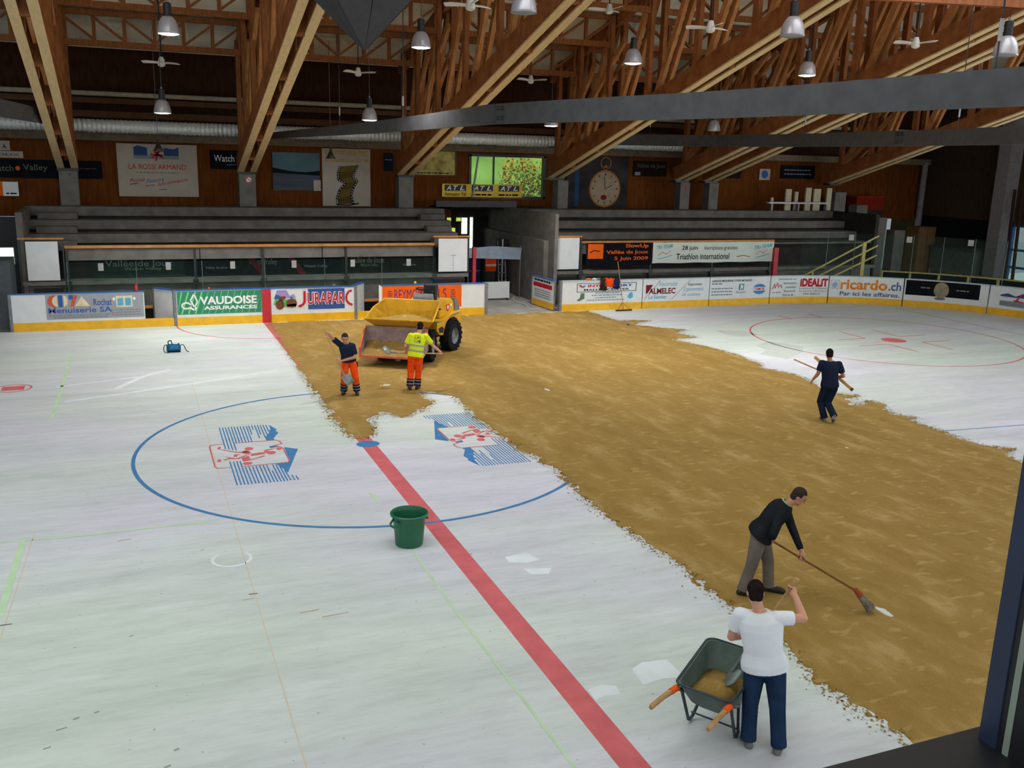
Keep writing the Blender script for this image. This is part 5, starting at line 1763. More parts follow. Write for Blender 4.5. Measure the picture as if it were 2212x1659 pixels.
MB().cyl((30.58, 17.8, 0.35), (30.6, 17.8, 0.35), 0.2, n=20).build('roll_end', mat('mat_green2', (40, 70, 62), 0.7), t)
t = thing('grey_counter', 'grey counter below the black strip of the end wall', 'counter', (35.3, 18.3, 0))
MB().box(34.9, 35.9, 17.0, 19.8, 0.3, 1.9).build('front', mat('counter_grey', (98, 104, 100), 0.6, 0.15), t)
MB().box(34.8, 35.95, 16.9, 19.9, 1.9, 1.98).build('top', mat('counter_top', (70, 70, 66), 0.5), t)
MB().box(34.95, 35.9, 17.05, 19.75, -0.012, 0.3).build('plinth', BLACK, t)
# two dark poles leaning by the window
for k, (a, b) in enumerate((((33.6, 13.9, 0), (35.0, 15.25, 5.0)), ((33.3, 13.2, 0), (34.9, 14.75, 5.0)))):
    t = thing('dark_pole', ['dark pole leaning by the bright end window, left of two', 'dark pole leaning by the bright end window, right of two'][k], 'pole', a, group='poles by the end window')
    MB().cyl(a, b, 0.075, n=8).build('shaft', mat('pole_dark', (52, 40, 38), 0.6), t)
    MB().cyl(a, V(a) + (V(b) - V(a)) * 0.03, 0.095, n=8).build('foot', BLACK, t)
# low guard rail behind the corner boards
t = thing('guard_rail', 'low guard rail with dark infill behind the corner boards', 'railing', (29.5, 12.5, 0))
strip(26.4, 44, 1.36, 1.41, 0.95, 1.02).build('top_rail', RYEL, t)
k = 26.4
while k < 44:
    strip(k, k + 0.07, 0.0, 1.36, 0.95, 1.02).build('post', RYEL, t)
    strip(k + 0.1, k + 1.02, 0.75, 1.33, 0.98, 1.0).build('infill', BLACKS, t)
    k += 1.05
t = thing('crowd_barrier', 'thin steel crowd barrier in front of the end window', 'barrier', (33, 14, 0))
for z in (0.55, 1.05):
    MB().bar((32.6, 9, z), (32.6, 17.5, z), 0.05, 0.05).build('rail', mat('barrier_rust', (128, 96, 88), 0.6), t)
for y in (9, 11.2, 13.4, 15.6, 17.5):
    MB().bar((32.6, y, -0.012), (32.6, y, 1.05), 0.05, 0.05).build('post', mat('barrier_rust', (128, 96, 88), 0.6), t)

# ------------------------------------------------------------------ small things on and by the boards
t = thing('squeegee', 'long-handled floor squeegee leaning on the sports shop board', 'squeegee', (13.86, 14.6, 0))
MB().cyl((13.86, 14.62, 0.05), (13.68, 14.97, 1.95), 0.016, n=8).build('handle', mat('handle_wood', (176, 132, 84), 0.6), t)
MB().box(13.50, 14.22, 14.56, 14.62, 0.012, 0.06).build('blade', BLACK, t)
for s_ in (-1, 1):
    MB().bar((13.86 + s_ * 0.27, 14.6, 0.05), (13.83, 14.68, 0.34), 0.014, 0.014).build('brace', DARK, t)


def drape(name, label, cat, m, s0, s1, z0, inner, seed):
    r = random.Random(seed)
    mb = MB()
    n = 8
    vs = []
    prof = [(-0.06, z0), (-0.045, 1.0), (-0.04, 1.23), (0.05, 1.27), (0.14, 1.24), (0.16, 1.05)]
    for i in range(n + 1):
        u = s0 + (s1 - s0) * i / n
        for j, (o_, z) in enumerate(prof):
            vs.append(on_board(u + (r.uniform(-0.03, 0.03) if j == 0 else 0), z + r.uniform(-0.03, 0.03) + (0.12 * abs(i / n - 0.5) if j == 0 else 0), -o_ + (r.uniform(0, 0.03))))
    k = len(prof)
    for i in range(n):
        for j in range(k - 1):
            mb.f.append((i * k + j, i * k + j + 1, (i + 1) * k + j + 1, (i + 1) * k + j))
    mb.v = [tuple(v) for v in vs]
    o = mb.build(name, m, smooth=True)
    so = o.modifiers.new('solid', 'SOLIDIFY')
    so.thickness = 0.03
    return tag(o, label, cat)


drape('dark_jacket', 'dark brown jacket hung over the sports shop board', 'jacket', mat('cloth_brown', (52, 40, 36), 0.8), 12.95, 13.22, 0.76, 0, 3)
drape('orange_jacket', 'orange work jacket hung over the board beside the dark one', 'jacket', mat('hivis_orange', (240, 78, 26), 0.6, 0.12, 9), 13.16, 13.58, 0.92, 0, 5)
drape('blue_sweater', 'dark blue sweater hung over the board right of the orange jacket', 'sweater', mat('cloth_blue', (36, 42, 84), 0.8), 13.50, 13.80, 0.84, 0, 8)
for s_, lb, m in ((12.45, 'orange glove lying on the cap of the sports shop board', INKO), (12.72, 'white cloth lying on the cap of the sports shop board', WHITE), (12.9, 'grey cap lying on the board beside the dark jacket', STEEL)):
    mb = MB().sphere((s_, 15.05, 1.25), 0.11, 0.07, 0.045, rot=Matrix.Rotation(s_, 3, 'Z')).sphere((s_ + 0.08, 15.04, 1.24), 0.06, 0.04, 0.035).sphere((s_ - 0.07, 15.07, 1.235), 0.05, 0.05, 0.03)
    tag(mb.build('cloth_item', m, smooth=True), lb, 'clothing', 'things left on the boards')
t = thing('red_bottle', 'small red bottle standing on the grey advertisement board', 'bottle', (-4.2, 15.05, 1.215))
MB().lathe([(0, 0), (0.045, 0), (0.05, 0.02), (0.05, 0.15), (0.025, 0.20), (0.02, 0.24), (0, 0.24)], 14, (-4.2, 15.05, 1.215)).build('body', RED, t, smooth=True)
MB().lathe([(0, 0.24), (0.025, 0.24), (0.025, 0.275), (0, 0.275)], 12, (-4.2, 15.05, 1.215)).build('cap', INKR, t)
for p_, r_, lb, m in (((5.35, 15.05, 1.27), 0.055, 'small yellow ball on top of the orange board', YELLOW), ((2.35, 15.05, 1.25), 0.05, 'small pale stone on top of the animal park board', CONC2), ((-1.9, 15.05, 1.25), 0.035, 'tiny orange ball on top of the insurance board', INKO), ((12.39, 11.53, 0.07), 0.055, 'small grey ball lying at the sand edge near the boards', STEEL)):
    tag(MB().sphere(p_, r_, n=14, m=10).build('small_ball', m, smooth=True), lb, 'ball')

# ------------------------------------------------------------------ bucket
bx, by = -0.60, -5.22
t = thing('plastic_bucket', 'large dark green plastic bucket standing on the red centre line edge', 'bucket', (bx, by, 0.004))
BG = mat('bucket_green', (22, 98, 66), 0.4, 0.06, 5)
pr = [(0, 0.012), (0.195, 0.012), (0.205, 0.0), (0.212, 0.02), (0.245, 0.40), (0.252, 0.42), (0.262, 0.46), (0.268, 0.47), (0.288, 0.475), (0.292, 0.505), (0.275, 0.52), (0.262, 0.51), (0.245, 0.44), (0.205, 0.03), (0, 0.028)]
MB().lathe(pr, 48, (bx, by, 0.004)).build('body', BG, t, smooth='auto')
for s_ in (-1, 1):
    a = math.radians(200 if s_ < 0 else 20)
    c = V((bx + 0.255 * math.cos(a), by + 0.255 * math.sin(a), 0.375))
    tn = V((-math.sin(a), math.cos(a), 0))
    ou = V((math.cos(a), math.sin(a), 0))
    MB().tube([c + tn * 0.07 - ou * 0.02 + V((0, 0, 0.07)), c + tn * 0.075 + ou * 0.04, c + tn * 0.04 + ou * 0.055 - V((0, 0, 0.02)), c - tn * 0.04 + ou * 0.055 - V((0, 0, 0.02)), c - tn * 0.075 + ou * 0.04, c - tn * 0.07 - ou * 0.02 + V((0, 0, 0.07))], 0.017, 8).build('handle', BG, t, smooth=True)

# ------------------------------------------------------------------ bag
t = thing('shoulder_bag', 'small blue-green shoulder bag lying on the slab', 'bag', (-3.29, 10.62, 0))
BAG = mat('bag_teal', (40, 102, 128), 0.7, 0.25, 9)
bm_ = MB()
n = 16
rows = []
for i, (u, sc) in enumerate([(-0.20, 0.55), (-0.185, 0.9), (-0.1, 1.03), (0.05, 1.0), (0.16, 0.93), (0.195, 0.6)]):
    for k in range(n):
        a = 2 * math.pi * k / n
        cy, cz = math.cos(a), math.sin(a)
        yy = 0.11 * sc * math.copysign(abs(cy) ** 0.7, cy)
        zz = 0.115 + 0.11 * sc * math.copysign(abs(cz) ** 0.7, cz)
        rows.append((-3.29 + u, 10.62 + yy + 0.015 * math.sin(u * 20), zz + 0.008 * math.sin(k * 2.1 + i)))
m_ = 6
bm_.add(rows, [(i * n + k, i * n + (k + 1) % n, (i + 1) * n + (k + 1) % n, (i + 1) * n + k) for i in range(m_ - 1) for k in range(n)] + [tuple(reversed(range(n))), tuple(range((m_ - 1) * n, m_ * n))])
bm_.build('body', BAG, t, smooth=True)
MB().box(-3.47, -3.11, 10.50, 10.74, 0.003, 0.04).build('base', mat('bag_navy', (24, 34, 62), 0.7), t)
MB().prism3([(-3.40, 10.50, 0.20), (-3.15, 10.49, 0.20), (-3.15, 10.475, 0.10), (-3.40, 10.48, 0.10)], (0, 0.03, 0)).build('flap', mat('bag_blue', (56, 110, 160), 0.7, 0.2, 9), t)
ST = mat('bag_strap', (48, 70, 72), 0.7)
MB().tube(catmull([(-3.44, 10.6, 0.16), (-3.52, 10.58, 0.22), (-3.57, 10.55, 0.12), (-3.54, 10.5, 0.01), (-3.45, 10.45, 0.01)], 6), 0.012, 6).build('strap', ST, t)
MB().tube(catmull([(-3.42, 10.6, 0.2), (-3.44, 10.58, 0.31), (-3.36, 10.57, 0.34), (-3.33, 10.57, 0.22)], 6), 0.016, 6).build('handle', ST, t)
MB().tube(catmull([(-3.12, 10.6, 0.18), (-3.02, 10.57, 0.2), (-2.95, 10.5, 0.05), (-2.88, 10.46, 0.01)], 6), 0.013, 6).build('strap', ST, t)
MB().sphere((-3.15, 10.6, 0.23), 0.03, 0.03, 0.025).build('buckle', BLACK, t)

# ------------------------------------------------------------------ wheelbarrow
WB = thing('wheelbarrow', 'dark green wheelbarrow with wooden handles holding sand', 'wheelbarrow', (1.13, -10.92, 0.003), math.radians(33))
WBG = mat('barrow_green', (74, 92, 84), 0.55, 0.25, 6)
TUBE = mat('barrow_tube', (44, 56, 62), 0.5, 0.15)
# tray: outer loft + inner loft
def tray_ring(xb, xf, wb, wf, z, zf, rr=0.09, n=5):
    pts = []
    for (cx, cy, a0, zc) in ((xf - rr, wf - rr, 0, zf), (xb + rr, wb - rr, 90, z), (xb + rr, -wb + rr, 180, z), (xf - rr, -wf + rr, 270, zf)):
        for k in range(n):
            a = math.radians(a0 + 90 * k / (n - 1))
            pts.append((cx + rr * math.cos(a), cy + rr * math.sin(a), zc))
    return pts


def loft(rings, cap0=True, cap1=False):
    mb = MB()
    n = len(rings[0])
    for r in rings:
        mb.v += [tuple(p) for p in r]
    for i in range(len(rings) - 1):
        for k in range(n):
            mb.f.append((i * n + k, i * n + (k + 1) % n, (i + 1) * n + (k + 1) % n, (i + 1) * n + k))
    if cap0:
        mb.f.append(tuple(reversed(range(n))))
    if cap1:
        mb.f.append(tuple(range((len(rings) - 1) * n, len(rings) * n)))
    return mb


rg = [tray_ring(-0.20, 0.24, 0.17, 0.19, 0.30, 0.28), tray_ring(-0.27, 0.36, 0.22, 0.25, 0.36, 0.36), tray_ring(-0.42, 0.50, 0.30, 0.33, 0.60, 0.70),
      tray_ring(-0.435, 0.515, 0.315, 0.345, 0.60, 0.70), tray_ring(-0.435, 0.515, 0.315, 0.345, 0.615, 0.715), tray_ring(-0.405, 0.485, 0.285, 0.315, 0.61, 0.71), tray_ring(-0.25, 0.34, 0.205, 0.235, 0.365, 0.365), tray_ring(-0.18, 0.22, 0.16, 0.18, 0.315, 0.295)]
loft(rg, True, True).build('tray', WBG, WB, smooth='auto', world=False)
rim = tray_ring(-0.43, 0.51, 0.31, 0.34, 0.612, 0.712)
MB().tube([V(p) for p in rim + [rim[0]]], 0.014, 6).build('rim', TUBE, WB, smooth=True, world=False)
sm = loft([tray_ring(-0.22, 0.30, 0.18, 0.21, 0.34, 0.34), tray_ring(-0.31, 0.40, 0.225, 0.255, 0.47, 0.44), tray_ring(-0.15, 0.22, 0.12, 0.14, 0.52, 0.47), tray_ring(-0.02, 0.1, 0.04, 0.05, 0.56, 0.50, 0.03)], True, True)
o = sm.build('sand_load', SANDM, WB, smooth=True, world=False)
WH = mat('handle_timber', (176, 140, 96), 0.6, 0.2, 6, stretch=(1, 5, 5))
for s_ in (-1, 1):
    h = MB().tube([(-0.97, s_ * 0.30, 0.60), (-0.93, s_ * 0.30, 0.605), (-0.70, s_ * 0.295, 0.59), (-0.42, s_ * 0.285, 0.555)], [0.022, 0.027, 0.027, 0.032], 10).build('handle', WH, WB, smooth='auto', world=False)
    MB().tube([(-0.55, s_ * 0.29, 0.573), (-0.40, s_ * 0.284, 0.553)], 0.034, 10).build('orange_sleeve', mat('sleeve_orange', (236, 96, 40), 0.6), h, world=False)
    MB().tube([(-0.42, s_ * 0.285, 0.553), (-0.30, s_ * 0.25, 0.48), (0.1, s_ * 0.2, 0.27), (0.62, s_ * 0.07, 0.21)], 0.018, 8).build('frame_tube', TUBE, WB, smooth=True, world=False)
    MB().tube([(-0.33, s_ * 0.27, 0.52), (-0.10, s_ * 0.26, 0.04), (-0.06, s_ * 0.26, 0.02), (0.0, s_ * 0.255, 0.04), (0.10, s_ * 0.2, 0.29)], 0.017, 8).build('leg', TUBE, WB, smooth=True, world=False)
MB().tube([(-0.04, -0.26, 0.10), (-0.04, 0.26, 0.10)], 0.01, 6).build('cross_bar', TUBE, WB, world=False)
MB().tube([(0.62, -0.09, 0.2), (0.62, 0.09, 0.2)], 0.012, 8).build('axle', STEEL, WB, world=False)
wh = MB().lathe([(0.13, -0.03), (0.18, -0.042), (0.198, -0.02), (0.2, 0), (0.198, 0.02), (0.18, 0.042), (0.13, 0.03), (0.12, 0), (0.13, -0.03)], 28, (0.62, 0, 0.2), 'y').build('wheel', BLACK, WB, smooth=True, world=False)
MB().lathe([(0.0, -0.025), (0.125, -0.012), (0.125, 0.012), (0.0, 0.025)], 20, (0.62, 0, 0.2), 'y').build('wheel_rim', STEEL, wh, world=False)

# ------------------------------------------------------------------ dumper  (local: x forward, y left, z up)
DY = mat('dumper_yellow', (212, 160, 22), 0.4, 0.10, 3)
DYD = mat('dumper_yellow_worn', (176, 134, 40), 0.6, 0.22, 6)
DGR = mat('dumper_grey', (112, 116, 122), 0.5, 0.12)
BRED = mat('bucket_red', (214, 92, 54), 0.55, 0.15, 5)
BIN = mat('bucket_worn', (158, 136, 136), 0.6, 0.22, 5)
TYRE = mat('tyre', (38, 38, 42), 0.8, 0.2, 9)
D = thing('dumper_truck', 'yellow skip dumper with a red loading bucket parked on the sand by the boards', 'dumper', (2.95, 7.685, 0.02), math.radians(-120))


def tyre(x, y, r, w, parent, sg):
    mb = MB()
    pr = [(r * 0.56, -w / 2), (r * 0.80, -w / 2), (r * 0.93, -w * 0.46), (r * 0.97, -w * 0.3), (r * 0.97, w * 0.3), (r * 0.93, w * 0.46), (r * 0.80, w / 2), (r * 0.56, w / 2), (r * 0.5, 0), (r * 0.56, -w / 2)]
    mb.lathe(pr, 32, (x, y, r), 'y')
    o = mb.build('tyre', TYRE, parent, smooth='auto', world=False)
    for k in range(18):
        a = 2 * math.pi * k / 18
        for s_ in (-1, 1):
            a2 = a + 0.17 * (s_ > 0)
            c = V((x + r * 0.975 * math.cos(a2), y, r + r * 0.975 * math.sin(a2)))
            e = V((x + r * 0.965 * math.cos(a2 + 0.12), y + s_ * w * 0.48, r + r * 0.965 * math.sin(a2 + 0.12)))
            MB().bar(c, e, 0.05, 0.035, V((math.cos(a2), 0, math.sin(a2)))).build('tread_lug', TYRE, o, world=False)
    MB().lathe([(0.0, sg * w * 0.22), (r * 0.16, sg * w * 0.28), (r * 0.2, sg * w * 0.2), (r * 0.45, sg * w * 0.15), (r * 0.56, sg * w * 0.44), (r * 0.60, sg * w * 0.44), (r * 0.56, sg * w * 0.1), (0, sg * w * 0.05)], 24, (x, y, r), 'y').build('wheel_rim', STEEL, parent, smooth='auto', world=False)


for s_ in (-1, 1):
    tyre(0, s_ * 0.66, 0.47, 0.34, D, s_)
# rear unit is turned a little: local transform about the articulation joint
PH = math.radians(-16)
JX = -0.85


def rear(x, y, z):
    dx = x - JX
    return (JX + dx * math.cos(PH) - y * math.sin(PH), dx * math.sin(PH) + y * math.cos(PH), z)


def rbuild(mb, name, m, parent=D, smooth=False, bevel=0):
    mb.v = [rear(*p) for p in mb.v]
    return mb.build(name, m, parent, smooth=smooth, world=False, bevel=bevel)


def rear_tyre(y, sg):
    x, r, w = -2.0, 0.47, 0.34
    pr = [(r * 0.56, -w / 2), (r * 0.80, -w / 2), (r * 0.93, -w * 0.46), (r * 0.97, -w * 0.3), (r * 0.97, w * 0.3), (r * 0.93, w * 0.46), (r * 0.80, w / 2), (r * 0.56, w / 2), (r * 0.5, 0), (r * 0.56, -w / 2)]
    o = rbuild(MB().lathe(pr, 32, (x, y, r), 'y'), 'tyre', TYRE, smooth='auto')
    for k in range(18):
        a = 2 * math.pi * k / 18
        for s_ in (-1, 1):
            a2 = a + 0.17 * (s_ > 0)
            c = V((x + r * 0.975 * math.cos(a2), y, r + r * 0.975 * math.sin(a2)))
            e = V((x + r * 0.965 * math.cos(a2 + 0.12), y + s_ * w * 0.48, r + r * 0.965 * math.sin(a2 + 0.12)))
            rbuild(MB().bar(c, e, 0.05, 0.035, V((math.cos(a2), 0, math.sin(a2)))), 'tread_lug', TYRE, o)
    rbuild(MB().lathe([(0.0, sg * w * 0.22), (r * 0.16, sg * w * 0.28), (r * 0.2, sg * w * 0.2), (r * 0.45, sg * w * 0.15), (r * 0.56, sg * w * 0.44), (r * 0.60, sg * w * 0.44), (r * 0.56, sg * w * 0.1), (0, sg * w * 0.05)], 24, (x, y, r), 'y'), 'wheel_rim', STEEL, smooth='auto')


rear_tyre(-0.66, -1)
rear_tyre(0.66, 1)
# chassis
MB().box(-0.8, 0.35, -0.28, 0.28, 0.38, 0.78).build('front_chassis', DARK, D, world=False)
MB().cyl((0, -0.6, 0.47), (0, 0.6, 0.47), 0.08).build('front_axle', DARK, D, world=False)
MB().cyl((JX, 0, 0.35), (JX, 0, 0.9), 0.1).build('pivot', DARK, D, world=False)
rbuild(MB().box(-2.5, -0.95, -0.3, 0.3, 0.4, 0.82), 'rear_chassis', DARK)
rbuild(MB().cyl((-2.0, -0.6, 0.47), (-2.0, 0.6, 0.47), 0.08), 'rear_axle', DARK)
# rear body with wheel arches
for s_ in (-1, 1):
    y0, y1 = s_ * 0.30, s_ * 0.70
    side = [(-1.05, 0.98), (-1.05, 0.74), (-1.25, 0.58), (-1.45, 0.56), (-1.52, 0.75), (-1.66, 0.93), (-1.85, 1.02), (-2.1, 1.03), (-2.32, 0.95), (-2.46, 0.80), (-2.62, 0.86), (-2.66, 1.16), (-2.4, 1.15), (-1.7, 1.04)]
    rbuild(MB().prism3([(x, y0, z) for x, z in side], (0, y1 - y0, 0)), 'fender', DY, bevel=0.015)
    rbuild(MB().prism3([(-1.12, s_ * 0.702, 0.80), (-1.2, s_ * 0.702, 0.66), (-1.42, s_ * 0.702, 0.64), (-1.46, s_ * 0.702, 0.76), (-1.35, s_ * 0.702, 0.84)], (0, s_ * 0.008, 0)), 'fender_opening', BLACK)
    rbuild(MB().prism3([(-1.75, s_ * 0.702, 1.06), (-2.0, s_ * 0.702, 1.12), (-2.5, s_ * 0.702, 1.13), (-2.3, s_ * 0.702, 1.08)], (0, s_ * 0.006, 0)), 'side_decal', DGR)
    rbuild(MB().box(-1.62, -1.05, min(y0, y1), max(y0, y1), 0.98, 1.0), 'footboard', DGR)
# engine hood
hood = [(-1.52, 1.02), (-1.50, 1.46), (-1.64, 1.58), (-2.28, 1.57), (-2.46, 1.46), (-2.50, 1.12), (-2.44, 1.02)]
rbuild(MB().prism3([(x, -0.52, z) for x, z in hood], (0, 1.04, 0)), 'engine_hood', DY, bevel=0.05)
rear_g = [(-2.42, 1.56), (-2.64, 1.46), (-2.76, 1.24), (-2.76, 0.62), (-2.62, 0.55), (-2.48, 0.7), (-2.46, 1.4)]
rbuild(MB().prism3([(x, -0.56, z) for x, z in rear_g], (0, 1.12, 0)), 'rear_guard', DGR, bevel=0.02)
hd = rbuild(MB().tube([(-1.95, 0.14, 1.56), (-1.95, 0.14, 1.69), (-1.95, 0.26, 1.69), (-1.95, 0.26, 1.56)], 0.014, 6), 'hood_handle', BLACK)
rbuild(MB().box(-1.82, -1.76, -0.02, 0.03, 1.56, 1.74), 'exhaust', BLACK)

def rprint(pts, m, nm, k=1):
    mb = MB()
    mb.prism3([(x, 0.522 + 0.003 * k, z) for x, z in pts], (0, 0.003, 0))
    return rbuild(mb, nm, m)


rprint([(-1.94, 1.40), (-2.14, 1.40), (-2.13, 1.26), (-2.04, 1.18), (-1.95, 1.26)], INKR, 'shield_badge')
rprint([(-2.0, 1.37), (-2.09, 1.37), (-2.08, 1.28), (-2.04, 1.24), (-2.0, 1.28)], INKW, 'shield_badge', 2)
rprint([(-2.22, 1.40), (-2.30, 1.40), (-2.30, 1.33), (-2.22, 1.33)], INKW, 'label_plate')
rbuild(MB().box(-1.58, -1.48, 0.52, 0.55, 1.30, 1.34), 'hood_latch', BLACK)
# seat, console, steering wheel
rbuild(MB().box(-1.66, -1.2, -0.08, 0.40, 1.02, 1.32), 'seat_base', BLACK, bevel=0.03)
rbuild(MB().box(-1.64, -1.18, -0.07, 0.39, 1.32, 1.46), 'seat_cushion', BLACK, bevel=0.05)
bk = [(-1.48, 1.42), (-1.62, 1.42), (-1.72, 1.98), (-1.66, 2.06), (-1.58, 2.02)]
rbuild(MB().prism3([(x, -0.07, z) for x, z in bk], (0, 0.46, 0)), 'seat_back', BLACK, bevel=0.05)
MB().prism3([(-0.82, -0.02, 0.95), (-0.82, -0.02, 1.3), (-0.88, -0.02, 1.74), (-0.98, -0.02, 1.84), (-1.22, -0.02, 1.5), (-1.26, -0.02, 0.95)], (0, 0.60, 0)).build('console', DGR, D, world=False, bevel=0.03)
MB().cyl((-0.98, 0.2, 1.76), (-1.05, 0.2, 1.94), 0.018).build('steering_column', BLACK, D, world=False)
MB().tube([(-1.05 + 0.16 * math.cos(a) * 0.9, 0.2 + 0.16 * math.sin(a), 1.95 + 0.16 * math.cos(a) * 0.35) for a in np.linspace(0, 2 * math.pi, 21)], 0.016, 6).build('steering_wheel', BLACK, D, smooth=True, world=False)
MB().tube([(-1.05, 0.2, 1.945), (-1.05, 0.36, 1.95)], 0.012, 6).build('steering_spoke', BLACK, D, world=False)
MB().tube([(-1.05, 0.2, 1.945), (-1.05, 0.04, 1.95)], 0.012, 6).build('steering_spoke', BLACK, D, world=False)
MB().tube([(-1.12, 0.42, 1.6), (-1.12, 0.5, 1.86), (-1.24, 0.54, 1.9)], 0.014, 6).build('control_lever', BLACK, D, world=False)

# skip: plates with thickness, open to the front and top
def plate(pts, th, name, m, parent=D):
    a, b, c = V(pts[0]), V(pts[1]), V(pts[2])
    n = (b - a).cross(c - a).normalized()
    return MB().prism3(pts, n * th).build(name, m, parent, world=False)


BL, BR = (-0.72, 0.82, 1.66), (-0.72, -0.82, 1.66)          # back rim
BL2, BR2 = (-0.70, 0.80, 1.36), (-0.70, -0.80, 1.36)
FLL, FRL = (0.82, 0.97, 1.30), (0.82, -0.97, 1.30)           # front lip
KL, KR = (0.05, 0.55, 0.82), (0.05, -0.55, 0.82)             # keel
RL, RR = (-0.52, 0.62, 0.95), (-0.52, -0.62, 0.95)
plate([BL, BR, BR2, BL2], 0.03, 'skip_back', DY)
plate([BL2, BR2, RR, RL], 0.03, 'skip_back_slope', DYD)
plate([RL, RR, KR, KL], 0.03, 'skip_floor', DYD)
plate([KL, KR, FRL, FLL], -0.03, 'skip_front', DY)
plate([BL, BL2, RL, KL, FLL, (0.10, 0.93, 1.52)], 0.03, 'skip_side', DYD)
plate([BR, BR2, RR, KR, FRL, (0.10, -0.93, 1.52)], -0.03, 'skip_side', DYD)
for s_ in (-1, 1):
    MB().tube([(-0.72, s_ * 0.83, 1.66), (0.10, s_ * 0.94, 1.52), (0.82, s_ * 0.98, 1.30)], 0.022, 8).build('skip_rim', DY, D, smooth=True, world=False)
MB().tube([(0.82, 0.98, 1.30), (0.82, -0.98, 1.30)], 0.028, 8).build('skip_lip', DYD, D, world=False)
MB().tube([(-0.72, 0.83, 1.66), (-0.72, -0.83, 1.66)], 0.022, 8).build('skip_rim', DY, D, world=False)
# sand left in the skip
sd = MB()
nx_, ny_ = 14, 16
vs = []
for i in range(nx_ + 1):
    for j in range(ny_ + 1):
        x = -0.55 + 1.33 * i / nx_
        hw = 0.62 + (0.93 - 0.62) * max(0, min(1, (x + 0.55) / 1.33))
        y = -hw + 2 * hw * j / ny_
        z = 1.17 + 0.10 * i / nx_ + 0.14 * math.exp(-((x + 0.1) ** 2) / 0.12 - (y ** 2) / 0.16) + 0.012 * math.sin(7 * x + 9 * y)
        vs.append((x, y, z))
sd.add(vs, [(i * (ny_ + 1) + j, (i + 1) * (ny_ + 1) + j, (i + 1) * (ny_ + 1) + j + 1, i * (ny_ + 1) + j + 1) for i in range(nx_) for j in range(ny_)])
sd.build('skip_sand', SANDM, D, smooth=True, world=False)
# hydraulics under the skip
for s_ in (-1, 1):
    MB().bar((-0.3, s_ * 0.3, 0.7), (0.1, s_ * 0.32, 1.0), 0.08, 0.1).build('skip_bracket', BLACK, D, world=False)
    MB().bar((0.0, s_ * 0.42, 0.72), (0.42, s_ * 0.5, 0.62), 0.09, 0.12).build('lift_arm', BRED, D, world=False)
    MB().cyl((-0.1, s_ * 0.28, 0.55), (0.4, s_ * 0.32, 0.72), 0.04).build('hydraulic_ram', STEEL, D, world=False)
MB().box(0.1, 0.35, -0.5, 0.5, 0.55, 0.78).build('front_bumper', BLACK, D, world=False)

# loading bucket, shifted to the machine's right-hand side in view
def bk_(x, y, z):
    return (x, y - 0.14, z)


W2_ = 0.88
pl = lambda pts, th, nm, m: plate([bk_(*p) for p in pts], th, nm, m)
pl([(0.52, W2_, 1.02), (0.52, -W2_, 1.02), (0.46, -W2_, 0.42), (0.46, W2_, 0.42)], 0.03, 'bucket_back', BIN)
pl([(0.46, W2_, 0.42), (0.46, -W2_, 0.42), (1.14, -W2_, 0.30), (1.14, W2_, 0.30)], 0.03, 'bucket_floor', BIN)
for s_ in (-1, 1):
    q = [(0.52, s_ * W2_, 1.02), (0.46, s_ * W2_, 0.42), (1.14, s_ * W2_, 0.30), (1.16, s_ * W2_, 0.52), (0.72, s_ * W2_, 0.96)]
    pl(q, 0.03 * -s_, 'bucket_side', BIN)
    MB().tube([bk_(0.52, s_ * (W2_ + 0.01), 1.03), bk_(0.72, s_ * (W2_ + 0.01), 0.97), bk_(1.16, s_ * (W2_ + 0.01), 0.53), bk_(1.15, s_ * (W2_ + 0.01), 0.30)], 0.025, 6).build('bucket_edge', BRED, D, world=False)
MB().bar(bk_(1.15, W2_ + 0.02, 0.30), bk_(1.15, -W2_ - 0.02, 0.30), 0.07, 0.05).build('bucket_lip', BRED, D, world=False)
MB().bar(bk_(0.52, W2_ + 0.02, 1.04), bk_(0.52, -W2_ - 0.02, 1.04), 0.05, 0.04).build('bucket_top_edge', BIN, D, world=False)
MB().box(0.5, 1.05, -0.86, 0.58, 0.26, 0.32).build('bucket_underside', BLACK, D, world=False)
sd = MB()
vs = []
for i in range(9):
    for j in range(15):
        x = 0.47 + 0.66 * i / 8
        y = -W2_ + 0.03 + 2 * (W2_ - 0.03) * j / 14
        z = 0.335 + (0.20 + 0.05 * math.sin(j * 1.3)) * max(0, 1 - i / 7.5) ** 1.3 + 0.01 * math.sin(i * 2.7 + j * 1.9)
        vs.append(bk_(x, y, z + 0.115 * (1 - i / 8)))
sd.add(vs, [(i * 15 + j, (i + 1) * 15 + j, (i + 1) * 15 + j + 1, i * 15 + j + 1) for i in range(8) for j in range(14)])
sd.build('bucket_sand', SANDM, D, smooth=True, world=False)

# ================================================================== PEOPLE
SKIN = mat('skin', (206, 150, 122), 0.55, 0.06, 9)
SKIN2 = mat('skin_tan', (190, 132, 102), 0.55, 0.06, 9)
HAIRD = mat('hair_dark', (38, 30, 28), 0.7, 0.2, 30)
HAIRG = mat('hair_grey_brown', (58, 50, 46), 0.7, 0.25, 30)
EYE = mat('eye_dark', (30, 24, 22), 0.3)
LIP = mat('lip', (158, 92, 82), 0.5)
DENIM = mat('denim', (38, 56, 82), 0.8, 0.22, 5)
DENIMD = mat('denim_dark', (30, 40, 58), 0.8, 0.22, 5)
TEEW = mat('tee_white', (232, 236, 242), 0.75, 0.04, 4)
TEEN = mat('tee_navy', (36, 42, 62), 0.8, 0.12, 5)
JACK = mat('jacket_black', (38, 40, 44), 0.75, 0.15, 5)
TROUG = mat('trouser_grey', (112, 102, 96), 0.8, 0.14, 5)
HVO = mat('hivis_orange', (240, 78, 26), 0.6, 0.12, 9)
